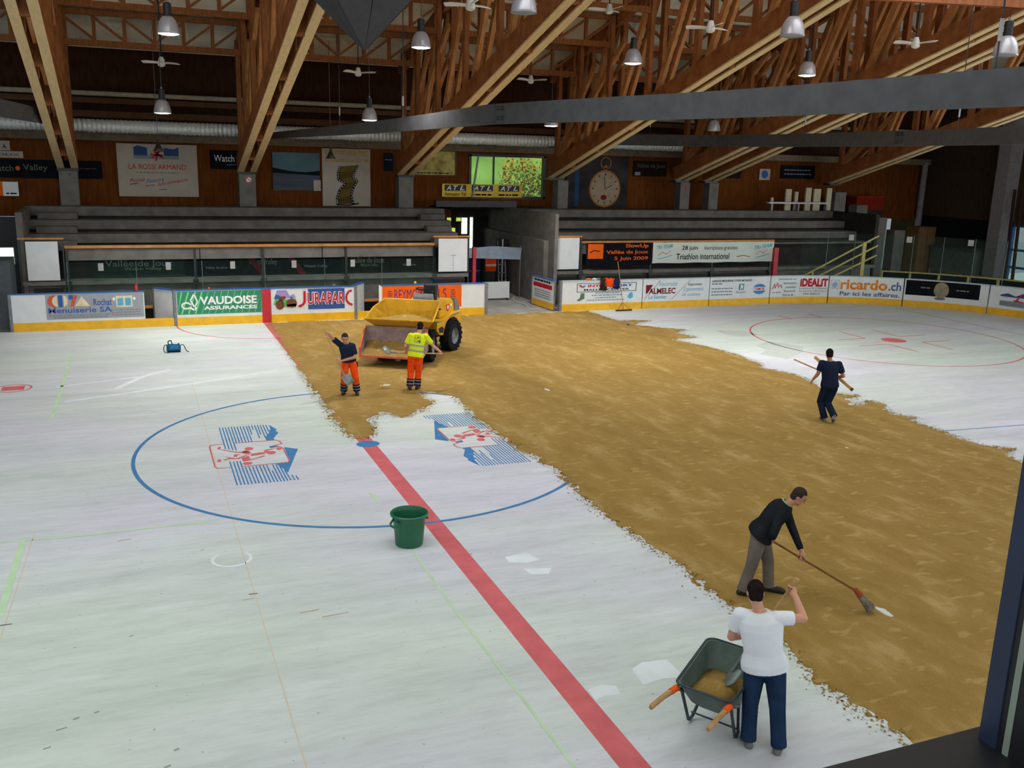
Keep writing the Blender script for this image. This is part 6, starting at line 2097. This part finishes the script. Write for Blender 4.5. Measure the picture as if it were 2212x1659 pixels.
HVY = mat('hivis_yellow', (222, 230, 40), 0.6, 0.08, 6)
REFL = mat('reflective_grey', (150, 152, 152), 0.5)
SHOEB = mat('shoe_black', (28, 28, 32), 0.5)
SHOEG = mat('shoe_grey', (120, 116, 112), 0.6)
NAVYC = mat('cuff_navy', (38, 42, 62), 0.7, 0.12, 6)
SHW = mat('shaft_wood', (186, 146, 100), 0.6, 0.2, 8)
SHWD = mat('shaft_wood_dark', (122, 84, 52), 0.6, 0.2, 8)
BLADE = mat('blade_steel', (122, 132, 128), 0.45, 0.2, 6, metal=0.4)


def capsule(mb, p, q, r0, r1, n=12):
    p, q = V(p), V(q)
    d = q - p
    L = d.length
    if L < 1e-5:
        mb.sphere(p, r0)
        return
    d /= L
    a = d.orthogonal().normalized()
    b = d.cross(a)
    rings = []
    for k in range(4):
        t = -math.pi / 2 + (math.pi / 2) * (k + 0.25) / 4
        rings.append((p + d * (r0 * math.sin(t)), r0 * math.cos(t)))
    rings.append((p, r0))
    rings.append((q, r1))
    for k in range(4):
        t = (math.pi / 2) * (k + 0.75) / 4
        rings.append((q + d * (r1 * math.sin(t)), r1 * math.cos(t)))
    vs = []
    for c, r in rings:
        for i in range(n):
            t = 2 * math.pi * i / n
            vs.append(c + (a * math.cos(t) + b * math.sin(t)) * r)
    m = len(rings)
    mb.add(vs, [(i * n + k, i * n + (k + 1) % n, (i + 1) * n + (k + 1) % n, (i + 1) * n + k) for i in range(m - 1) for k in range(n)] + [tuple(reversed(range(n))), tuple(range((m - 1) * n, m * n))])


def eloft(mb, rings, n=36):
    """rings: (centre, right vector, front vector) with lengths = half axes"""
    vs = []
    for c, a, b in rings:
        for i in range(n):
            t = 2 * math.pi * i / n
            vs.append(V(c) + V(a) * math.cos(t) + V(b) * math.sin(t))
    m = len(rings)
    mb.add(vs, [(i * n + k, i * n + (k + 1) % n, (i + 1) * n + (k + 1) % n, (i + 1) * n + k) for i in range(m - 1) for k in range(n)] + [tuple(reversed(range(n))), tuple(range((m - 1) * n, m * n))])


def remesh(mb, name, vox, it=3):
    me = bpy.data.meshes.new('raw')
    me.from_pydata([tuple(p) for p in mb.v], [], mb.f)
    bm = bmesh.new()
    bm.from_mesh(me)
    bmesh.ops.recalc_face_normals(bm, faces=bm.faces)
    bm.to_mesh(me)
    bm.free()
    o = bpy.data.objects.new('raw', me)
    C.objects.link(o)
    r = o.modifiers.new('r', 'REMESH')
    r.mode = 'VOXEL'
    r.voxel_size = vox
    s = o.modifiers.new('s', 'SMOOTH')
    s.factor = 0.5
    s.iterations = it
    dg = bpy.context.evaluated_depsgraph_get()
    out = bpy.data.meshes.new_from_object(o.evaluated_get(dg))
    out.name = name
    out.shade_smooth()
    bpy.data.objects.remove(o)
    bpy.data.meshes.remove(me)
    return out


def grip(mb, h, s, wrist, sc=1.0):
    """a hand closed round a shaft through h with direction s"""
    h, s, wrist = V(h), V(s).normalized(), V(wrist)
    n = wrist - h
    n = (n - s * n.dot(s))
    if n.length < 1e-4:
        n = s.orthogonal()
    n.normalize()
    m = s.cross(n)
    # palm
    for a in (-0.03, -0.01, 0.01, 0.03):
        capsule(mb, h + s * a + n * 0.036, h + s * a * 0.8 + n * 0.036 + (wrist - h - n * 0.036) * 0.6, 0.017, 0.02, 8)
    capsule(mb, h + n * 0.05, wrist, 0.026, 0.027, 10)
    lens = (205, 225, 215, 180)
    for i in range(4):
        o = (1.5 - i) * 0.0205
        pts = []
        for k in range(5):
            a = math.radians(10 + (lens[i] - 10) * k / 4)
            pts.append(h + s * o + (n * math.cos(a) + m * math.sin(a)) * (0.031 - 0.002 * k / 4))
        for p, q in zip(pts[:-1], pts[1:]):
            capsule(mb, p, q, 0.0092, 0.0085, 8)
    pts = []
    for k in range(4):
        a = math.radians(-15 - 120 * k / 3)
        pts.append(h + s * (0.036 - 0.006 * k) + (n * math.cos(a) + m * math.sin(a)) * 0.033)
    for p, q in zip(pts[:-1], pts[1:]):
        capsule(mb, p, q, 0.011, 0.0095, 8)


def open_hand(mb, wrist, d, pn, curl=0.5):
    """relaxed hand: d along the forearm, pn palm normal"""
    w, d, pn = V(wrist), V(d).normalized(), V(pn).normalized()
    pn = (pn - d * pn.dot(d)).normalized()
    x = d.cross(pn)
    for a in (-0.028, -0.009, 0.009, 0.028):
        capsule(mb, w + x * a * 0.6, w + d * 0.085 + x * a, 0.016, 0.0125, 8)
    for i, L in enumerate((0.068, 0.076, 0.071, 0.055)):
        p = w + d * 0.088 + x * (1.5 - i) * 0.02
        dd = d.copy()
        for k in range(3):
            dd = (dd + pn * curl * 0.6).normalized()
            q = p + dd * L * (0.42, 0.32, 0.26)[k]
            capsule(mb, p, q, 0.0092, 0.0084, 8)
            p = q
    p = w + d * 0.03 + x * 0.03
    for k, dd in enumerate((x * 0.8 + d * 0.7 + pn * 0.3, d + x * 0.25 + pn * 0.4)):
        q = p + dd.normalized() * 0.036
        capsule(mb, p, q, 0.0115, 0.0098, 8)
        p = q


def person(label, J, right, face, spec):
    """J: joints in world space; right: unit vector to the person's right; face: head direction"""
    G = V(J['G'])
    root = thing('person', label, 'person', G)
    J = {k: V(v) for k, v in J.items()}
    rt = V(right).normalized()
    spine = (J['neck'] - J['pel'])
    up = spine.normalized()
    rt = (rt - up * rt.dot(up)).normalized()
    fr = up.cross(rt).normalized()          # front of the trunk
    vox = spec.get('vox', 0.008)
    bulk = spec.get('bulk', 1.0)
    body = MB()
    # ---- trunk
    def trunk(mb, g, lo=0.0, hi=1.0, hem=0.0):
        rows = [(-0.10, 0.150, 0.105), (-0.02, 0.172, 0.122), (0.10, 0.172, 0.122), (0.30, 0.160, 0.115), (0.50, 0.168, 0.122), (0.70, 0.182, 0.126), (0.84, 0.178, 0.115), (0.93, 0.125, 0.088), (0.985, 0.066, 0.066)]
        rr = []
        for t, a, b in rows:
            if t < lo - 1e-6 or t > hi + 1e-6:
                continue
            c = J['pel'] + spine * t + fr * (0.02 * math.sin(max(0, t) * math.pi) * -1)
            k = bulk
            rr.append((c, rt * (a * k + g + (hem if t < 0.12 else 0)), fr * (b * k + g + (hem if t < 0.12 else 0))))
        eloft(mb, rr)
    trunk(body, 0)
    hf = V(face).normalized()
    hr = hf.cross(V((0, 0, 1)))
    hr = hr.normalized() if hr.length > 0.1 else rt
    hu = hr.cross(hf).normalized()
    hc = J['head']
    R = Matrix((hr, hf, hu)).transposed()
    capsule(body, J['neck'] - up * 0.05, hc - hu * 0.05 - hf * 0.01, 0.058, 0.054)
    body.sphere(hc + hu * 0.025 - hf * 0.005, 0.076, 0.094, 0.098, n=20, m=14, rot=R)          # skull
    body.sphere(hc - hu * 0.045 + hf * 0.028, 0.058, 0.062, 0.070, n=16, m=12, rot=R)          # jaw
    body.sphere(hc - hu * 0.095 + hf * 0.058, 0.026, 0.024, 0.022, n=12, m=8, rot=R)           # chin
    capsule(body, hc + hu * 0.022 + hf * 0.088, hc - hu * 0.022 + hf * 0.106, 0.010, 0.014, 8)  # nose
    capsule(body, hc + hu * 0.034 + hf * 0.080 - hr * 0.03, hc + hu * 0.034 + hf * 0.080 + hr * 0.03, 0.012, 0.012, 8)
    for s_ in (-1, 1):
        body.sphere(hc + hr * s_ * 0.077 - hu * 0.008 - hf * 0.012, 0.011, 0.02, 0.031, n=10, m=8, rot=R)
    for S_ in 'LR':
        sh, el, ha = J['sh' + S_], J['el' + S_], J['ha' + S_]
        if spec.get('grip' + S_) is not None:
            sd_ = V(spec['grip' + S_]).normalized()
            d_ = (ha - el)
            off = d_ - sd_ * d_.dot(sd_)
            off = off.normalized() if off.length > 1e-4 else sd_.orthogonal()
            wr = ha - (off * 0.65 + d_.normalized() * 0.35).normalized() * 0.085
            grip(body, ha, sd_, wr)
        else:
            d_ = (ha - el).normalized()
            wr = ha - d_ * 0.09
            open_hand(body, wr, d_, spec.get('palm' + S_, -rt if S_ == 'R' else rt), 0.7)
        J['wr' + S_] = wr
        capsule(body, sh, el, 0.055 * bulk, 0.043)
        mid = el + (wr - el) * 0.3
        capsule(body, el, mid, 0.041, 0.042)
        capsule(body, mid, wr, 0.042, 0.028)
        capsule(body, J['neck'] - up * 0.07, sh, 0.05, 0.062)
        hp, kn, an = J['hip' + S_], J['kn' + S_], J['an' + S_]
        capsule(body, hp, kn, 0.088 * bulk, 0.058)
        m2 = kn + (an - kn) * 0.3
        capsule(body, kn, m2, 0.056, 0.059)
        capsule(body, m2, an, 0.059, 0.042)
        capsule(body, an - V((0, 0, 0.01)), J['toe' + S_], 0.038, 0.03)
    b = link('body', remesh(body, 'body', spec.get('bvox', vox * 0.75), 3), spec['skin'], root)
    # ---- hair
    hb = MB()
    hb.sphere(hc + hu * 0.038 - hf * 0.016, 0.084, 0.098, 0.098, n=20, m=14, rot=R)
    hb.sphere(hc - hu * 0.02 - hf * 0.045, 0.074, 0.062, 0.075, n=16, m=10, rot=R)
    keep = []
    hm = remesh(hb, 'hair', 0.007, 2)
    bmh = bmesh.new()
    bmh.from_mesh(hm)
    dl = []
    for v in bmh.verts:
        q = v.co - hc
        x, y, z = q.dot(hr), q.dot(hf), q.dot(hu)
        if (y > 0.028 and z < 0.075 - 0.0) or z < -0.075 or (y > -0.005 and z < 0.012) or (y > -0.03 and z < -0.045):
            dl.append(v)
    bmesh.ops.delete(bmh, geom=dl, context='VERTS')
    bmh.to_mesh(hm)
    bmh.free()
    ho = link('hair', hm, spec['hair'], root)
    so = ho.modifiers.new('solid', 'SOLIDIFY')
    so.thickness = 0.012
    so.offset = -1
    # ---- face
    for s_ in (-1, 1):
        MB().sphere(hc + hr * s_ * 0.031 + hu * 0.014 + hf * 0.084, 0.010, 0.006, 0.006, rot=R).build('eye', EYE, root, smooth=True)
        MB().bar(hc + hr * s_ * 0.018 + hu * 0.035 + hf * 0.092, hc + hr * s_ * 0.047 + hu * 0.037 + hf * 0.080, 0.008, 0.007).build('eyebrow', spec['hair'], root)
    MB().sphere(hc - hu * 0.056 + hf * 0.086, 0.022, 0.006, 0.006, rot=R).build('mouth', LIP, root, smooth=True)
    # ---- top garment
    tg = MB()
    trunk(tg, 0.016, -0.02 if spec.get('hem', 1) else 0.1, 0.99, spec.get('flare', 0.008))
    slv = spec.get('sleeve', 0.6)
    for S_ in 'LR':
        sh, el, wr = J['sh' + S_], J['el' + S_], J['wr' + S_]
        capsule(tg, J['neck'] - up * 0.085, sh, 0.055, 0.074)
        if slv <= 1:
            q = sh + (el - sh) * slv
            d_ = (el - sh).normalized()
            a_ = d_.orthogonal().normalized()
            c_ = d_.cross(a_)
            eloft(tg, [(sh - d_ * 0.02, a_ * 0.070, c_ * 0.070), (sh + (q - sh) * 0.5, a_ * 0.074, c_ * 0.074), (q, a_ * 0.071, c_ * 0.071)], 14)
        else:
            capsule(tg, sh, el, 0.076, 0.062)
            q = el + (wr - el) * (slv - 1)
            capsule(tg, el, q - (q - el).normalized() * 0.02, 0.062, 0.046)
    top = link(spec['top_name'], remesh(tg, spec['top_name'], vox, spec.get('smooth', 8)), spec['top'], root)
    # ---- trousers
    tr = MB()
    trunk(tr, 0.012, -0.10, 0.11)
    for S_ in 'LR':
        hp, kn, an = J['hip' + S_], J['kn' + S_], J['an' + S_]
        capsule(tr, hp, kn, 0.102 * bulk, 0.084)
        d_ = (an - kn).normalized()
        a_ = d_.orthogonal().normalized()
        c_ = d_.cross(a_)
        capsule(tr, kn, kn + (an - kn) * 0.4, 0.083, 0.080)
        eloft(tr, [(kn + (an - kn) * 0.35, a_ * 0.080, c_ * 0.080), (kn + (an - kn) * 0.8, a_ * 0.079, c_ * 0.079), (an + d_ * 0.02, a_ * 0.082, c_ * 0.082)], 14)
    link('trousers', remesh(tr, 'trousers', vox, 6), spec['trousers'], root)
    # ---- shoes
    for S_ in 'LR':
        an, to = J['an' + S_], J['toe' + S_]
        sm_ = MB()
        fd = (to - an)
        fd.z *= 0.4
        fd.normalize()
        base = an - V((0, 0, an.z - J['an' + S_].z)) 
        heel = an - fd * 0.045
        zt = min(to.z, an.z - 0.03)
        capsule(sm_, an + V((0, 0, 0.02)), an - V((0, 0, 0.02)), 0.052, 0.05)
        lo = an.z - 0.062
        capsule(sm_, V((heel.x, heel.y, lo)), V((to.x, to.y, to.z)), 0.044, 0.042)
        capsule(sm_, V((an.x, an.y, lo + 0.02)), V((to.x, to.y, to.z + 0.01)) - fd * 0.04, 0.048, 0.042)
        link('shoe', remesh(sm_, 'shoe', 0.008, 2), spec['shoe'], root)
    return root, dict(J=J, rt=rt, fr=fr, up=up, spine=spine, top=top, bulk=bulk)


def shovel(label, top, end, blade_tip, bw, m_shaft, hand=None, pointed=True, knob=False):
    t = thing('shovel', label, 'shovel', (V(blade_tip)))
    top, end, tip = V(top), V(end), V(blade_tip)
    MB().cyl(top, end, 0.019, 0.019, 10).build('shaft', m_shaft, t)
    if knob:
        MB().cyl(top - (end - top).normalized() * 0.03, top + (end - top).normalized() * 0.03, 0.026, n=10).build('grip_end', m_shaft, t)
    d = (tip - end).normalized()
    s = (end - top).normalized()
    side = V(bw).normalized()
    side = (side - d * side.dot(d)).normalized()
    nrm = d.cross(side)
    L = (tip - end).length
    hw = V(bw).length
    mb = MB()
    n = 8
    vs = []
    prof = [(0.0, 0.55), (0.06, 0.95), (0.35, 1.0), (0.65, 0.92), (0.88, 0.55), (1.0, 0.12)] if pointed else [(0.0, 0.6), (0.08, 0.95), (0.5, 1.0), (1.0, 0.98)]
    for u, w in prof:
        for j in range(n + 1):
            q = -1 + 2 * j / n
            vs.append(end + d * (L * u) + side * (hw * w * q) + nrm * (0.035 * (q * q) * w))
    k = n + 1
    mb.add(vs, [(i * k + j, (i + 1) * k + j, (i + 1) * k + j + 1, i * k + j + 1) for i in range(len(prof) - 1) for j in range(n)])
    o = mb.build('blade', BLADE, t, smooth=True)
    so = o.modifiers.new('solid', 'SOLIDIFY')
    so.thickness = 0.006
    MB().cyl(end - s * 0.14, end + d * 0.05, 0.024, 0.026, 10).build('socket', BLADE, t)
    return t


# --- man with the white T-shirt
J = dict(G=(1.38, -11.40, 0), head=(1.268, -11.20, 1.655), neck=(1.285, -11.275, 1.50), shL=(1.135, -11.165, 1.425), shR=(1.405, -11.390, 1.45), elR=(1.665, -11.475, 1.44), haR=(1.69, -11.25, 1.645), elL=(1.125, -11.07, 1.13), haL=(1.36, -10.92, 1.02),
         pel=(1.35, -11.355, 0.90), hipL=(1.275, -11.30, 0.86), hipR=(1.425, -11.425, 0.86), knL=(1.285, -11.265, 0.46), knR=(1.475, -11.455, 0.47), anL=(1.275, -11.30, 0.085), anR=(1.50, -11.50, 0.085), toeL=(1.33, -11.16, 0.035), toeR=(1.61, -11.40, 0.035))
sT, sB, tip = V((1.735, -11.225, 1.72)), V((1.335, -10.905, 0.66)), V((1.155, -10.955, 0.50))
sd_ = (sB - sT).normalized()
J['haR'] = tuple(sT + sd_ * 0.10)
J['haL'] = tuple(sT + sd_ * 0.72)
person('man in a white T-shirt and blue jeans seen from behind, shovelling from the wheelbarrow', J, (0.77, -0.64, 0), (0.40, 0.86, -0.28),
       dict(skin=SKIN, hair=HAIRD, top=TEEW, top_name='t_shirt', trousers=DENIM, shoe=SHOEG, gripR=-sd_, gripL=-sd_, sleeve=0.62, vox=0.008, bvox=0.0055, flare=0.03, bulk=1.10))
shovel('shovel with a green-grey blade resting in the wheelbarrow', sT, sB, tip, (0.06, 0.10, 0.02), SHW, pointed=True, knob=True)

# --- man in the dark jacket sweeping
J = dict(G=(3.52, -8.45, 0), head=(3.815, -8.685, 1.49), neck=(3.705, -8.60, 1.385), shR=(3.545, -8.70, 1.325), shL=(3.775, -8.445, 1.30), elR=(3.40, -8.76, 1.06), haR=(3.53, -8.60, 0.875), elL=(3.90, -8.48, 1.00), haL=(3.905, -8.68, 0.66),
         pel=(3.455, -8.41, 0.885), hipR=(3.385, -8.48, 0.86), hipL=(3.53, -8.35, 0.85), knR=(3.325, -8.46, 0.48), knL=(3.64, -8.40, 0.46), anR=(3.26, -8.40, 0.11), anL=(3.67, -8.42, 0.11), toeL=(3.82, -8.55, 0.055), toeR=(3.36, -8.50, 0.055))
h0, hE = V((3.33, -8.42, 0.975)), V((4.42, -9.30, 0.30))
sd_ = (hE - h0).normalized()
J['haR'] = tuple(h0 + sd_ * 0.27)
J['haL'] = tuple(h0 + sd_ * 0.73)
root, inf = person('man in a black jacket and grey trousers bending over a broom', J, (-0.62, -0.78, 0), (0.66, -0.52, -0.55),
                   dict(skin=SKIN2, hair=HAIRG, top=JACK, top_name='jacket', trousers=TROUG, shoe=SHOEB, gripR=sd_, gripL=-sd_, sleeve=1.86, vox=0.009, bvox=0.006, flare=0.034, bulk=1.14))
nk = inf['J']['neck']
_c = nk + inf['up'] * 0.005
MB().tube([_c + inf['rt'] * 0.078 * math.cos(a) + inf['fr'] * 0.078 * math.sin(a) for a in np.linspace(0, 2 * math.pi, 25)], 0.012, 6).build('collar_trim', mat('collar_green', (150, 170, 130), 0.7), root)
t = thing('broom', 'broom with a long brown handle and frayed grey head on the sand', 'broom', (4.9, -9.0, 0))
MB().cyl(h0, hE, 0.014, n=10).build('handle', SHWD, t)
hd_ = V((4.62, -9.46, 0.02))
ax = (hd_ - hE).normalized()
MB().cyl(hE - ax * 0.04, hE + ax * 0.08, 0.03, 0.045, 10).build('socket', mat('broom_red', (150, 80, 60), 0.7), t)
bmx = MB()
r_ = random.Random(5)
a_ = ax.orthogonal().normalized()
c_ = ax.cross(a_)
for k in range(160):
    an = r_.uniform(0, 6.28)
    q = r_.random() ** 0.5
    o1 = (a_ * math.cos(an) + c_ * math.sin(an)) * 0.035 * q
    bmx.cyl(hE + ax * 0.05 + o1, hE + ax * r_.uniform(0.27, 0.33) + o1 * 2.0, 0.0045, 0.003, 4)
o = bmx.build('bristles', mat('bristle', (142, 134, 118), 0.9, 0.3, 20), t)
o['kind'] = 'stuff'

# --- man in the navy T-shirt walking away
J = dict(G=(10.56, -1.4, 0), head=(10.49, -1.335, 1.615), neck=(10.515, -1.36, 1.47), shL=(10.385, -1.235, 1.395), shR=(10.665, -1.49, 1.405), elL=(10.335, -1.20, 1.13), haL=(10.30, -1.03, 0.905), elR=(10.80, -1.52, 1.12), haR=(10.82, -1.28, 1.02),
         pel=(10.55, -1.39, 0.86), hipL=(10.48, -1.335, 0.82), hipR=(10.61, -1.45, 0.82), knL=(10.50, -1.19, 0.46), anL=(10.515, -1.36, 0.11), toeL=(10.56, -1.20, 0.055), knR=(10.58, -1.34, 0.46), anR=(10.52, -1.66, 0.235), toeR=(10.60, -1.57, 0.08))
p1a, p1b = V((10.14, -0.72, 1.29)), V((11.16, -1.52, 0.90))
q1 = (p1b - p1a).normalized()
person('man in a navy T-shirt and dark jeans walking away along the sand edge', J, (0.75, -0.66, 0), (0.42, 0.88, -0.2),
       dict(skin=SKIN2, hair=HAIRD, top=TEEN, top_name='t_shirt', trousers=DENIMD, shoe=SHOEG, gripR=q1, sleeve=0.7, palmL=(0.6, -0.5, 0), vox=0.009, bvox=0.0065, flare=0.015, bulk=1.02))
J_h = V(J['haR'])
t = thing('carried_pole', 'thin wooden pole carried by the man in the navy T-shirt', 'pole', (10.14, -0.72, 1.29))
d1 = V((0.70, -0.62, -0.33)).normalized()
MB().cyl(J_h - d1 * 1.05, J_h + d1 * 0.22, 0.016, n=8).build('shaft', SHW, t)
t = thing('carried_batten', 'flat wooden batten carried across his front by the man in the navy T-shirt', 'batten', (10.6, -0.75, 1.42))
a, b = V((10.575, -0.747, 1.427)), V((11.02, -1.62, 0.80))
MB().bar(a, b, 0.025, 0.07).build('board', mat('batten_wood', (206, 172, 122), 0.6, 0.15, 6), t)
MB().bar(a + (b - a) * 0.96, a + (b - a) * 1.01, 0.028, 0.075).build('end_cap', SHWD, t)

# --- worker in navy and orange, facing the camera
J = dict(G=(0.54, 4.19, 0), head=(0.405, 4.05, 1.445), neck=(0.455, 4.13, 1.315), shR=(0.315, 4.19, 1.27), shL=(0.61, 4.12, 1.235), elR=(0.10, 4.16, 1.47), haR=(-0.01, 4.12, 1.60), elL=(0.66, 4.06, 0.965), haL=(0.265, 3.96, 0.86),
         pel=(0.53, 4.21, 0.86), hipR=(0.445, 4.225, 0.82), hipL=(0.615, 4.185, 0.82), knR=(0.385, 4.10, 0.47), knL=(0.65, 4.05, 0.46), anR=(0.40, 4.23, 0.12), anL=(0.69, 4.10, 0.12), toeR=(0.34, 4.09, 0.06), toeL=(0.67, 3.94, 0.06))
s0, s1 = V((-0.075, 4.13, 1.70)), V((0.335, 3.88, 0.56))
q1 = (s1 - s0).normalized()
J['haR'] = tuple(s0 + q1 * 0.13)
J['haL'] = tuple(s0 + q1 * 0.88)
root, inf = person('worker in a navy shirt and orange trousers facing forward, arm raised on his shovel', J, (-0.97, 0.23, 0), (-0.12, -0.92, -0.38),
                   dict(skin=SKIN2, hair=HAIRG, top=TEEN, top_name='shirt', trousers=HVO, shoe=SHOEB, gripR=-q1, gripL=q1, sleeve=0.75, vox=0.009, bvox=0.0065, flare=0.008))


def leg_bands(root, inf):
    for S_ in 'LR':
        kn, an = inf['J']['kn' + S_], inf['J']['an' + S_]
        d_ = (an - kn).normalized()
        a_ = d_.orthogonal().normalized()
        c_ = d_.cross(a_)
        mb = MB()
        for t0, r in ((0.5, 0.081), (0.8, 0.079), (1.0, 0.072)):
            pass
        eloft(mb, [(kn + (an - kn) * t0, a_ * r, c_ * r) for t0, r in ((0.48, 0.088), (0.7, 0.088), (1.02, 0.090))], 18)
        c = mb.build('trouser_cuff', NAVYC, root, smooth='auto')
        for t0 in (0.58, 0.82):
            m2 = MB()
            eloft(m2, [(kn + (an - kn) * t, a_ * 0.092, c_ * 0.092) for t in (t0, t0 + 0.05)], 18)
            m2.build('reflective_band', REFL, c, smooth='auto')


leg_bands(root, inf)
sp = MB()
hipc = inf['J']['hipL'] + V((0.07, -0.03, 0.10))
sp.sphere(hipc, 0.05, 0.045, 0.09)
sp.build('yellow_patch', HVY, root, smooth=True)
MB().sphere(inf['J']['hipL'] + V((0.085, -0.02, -0.08)), 0.045, 0.06, 0.11).build('dark_pocket', NAVYC, root, smooth=True)
shovel('shovel held upright by the worker in the navy shirt', s0, s1, s1 + V((0.13, -0.10, -0.20)), (0.12, 0.05, 0.02), SHW, pointed=False)

# --- worker in high-visibility yellow, from behind
J = dict(G=(2.17, 4.18, 0), head=(2.375, 4.29, 1.605), neck=(2.315, 4.235, 1.475), shL=(2.115, 4.26, 1.40), shR=(2.475, 4.14, 1.395), elL=(1.99, 4.29, 1.13), haL=(2.04, 4.50, 0.93), elR=(2.67, 4.15, 1.13), haR=(2.87, 4.15, 0.92),
         pel=(2.215, 4.17, 0.88), hipL=(2.13, 4.19, 0.85), hipR=(2.30, 4.145, 0.85), knL=(2.115, 4.25, 0.47), knR=(2.305, 4.20, 0.47), anL=(2.08, 4.20, 0.12), anR=(2.275, 4.20, 0.12), toeL=(2.09, 4.34, 0.06), toeR=(2.36, 4.32, 0.06))
s0, s1 = V((2.93, 4.12, 0.92)), V((1.72, 4.64, 0.91))
q1 = (s1 - s0).normalized()
J['haR'] = tuple(s0 + q1 * 0.07)
J['haL'] = tuple(s0 + q1 * 0.93)
root, inf = person('worker in a yellow high-visibility shirt and orange trousers seen from behind', J, (0.96, -0.28, 0), (0.40, 0.86, -0.30),
                   dict(skin=SKIN, hair=HAIRD, top=HVY, top_name='hi_vis_shirt', trousers=HVO, shoe=SHOEB, gripR=-q1, gripL=-q1, sleeve=0.72, vox=0.009, bvox=0.0065, flare=0.012, bulk=1.06))
leg_bands(root, inf)
for t0 in (0.20, 0.42):
    mb = MB()
    k = inf['bulk']
    rows = []
    for t, a_, b_ in ((t0, 0.172, 0.125), (t0 + 0.075, 0.170, 0.125)):
        c = inf['J']['pel'] + inf['spine'] * t
        rows.append((c + inf['fr'] * (-0.02 * math.sin(t * math.pi)), inf['rt'] * (a_ * k + 0.021), inf['fr'] * (b_ * k + 0.019)))
    eloft(mb, rows, 28)
    mb.build('reflective_stripe', REFL, inf['top'], smooth='auto')
bc = inf['J']['pel'] + inf['spine'] * 0.76 - inf['fr'] * 0.168
LPF = Flat(lambda u, v, off: bc + inf['rt'] * u + inf['up'] * v - inf['fr'] * off, inf['top'], 0.004)
LPF.line([(-0.085, -0.075), (0.055, -0.075), (0.055, 0.075), (-0.085, 0.075)], 0.008, NAVYC, 'logo_frame', 1, True)
LPF.text('LP', -0.06, 0.03, -0.03, 0.05, NAVYC, 0.0)
LPF.poly([(0.0, -0.05), (0.04, -0.035), (0.085, -0.06), (0.075, -0.10), (0.03, -0.09)], INKB, 'logo_machine', 2)
LPF.greek(-0.08, 0.07, -0.115, 0.012, INKG, 1, 99)
shovel('shovel held level by the worker in the yellow shirt, blade towards the bucket', s0, s1, s1 + V((-0.16, 0.12, 0.15)), (0.05, 0.10, 0.04), SHW, pointed=False)
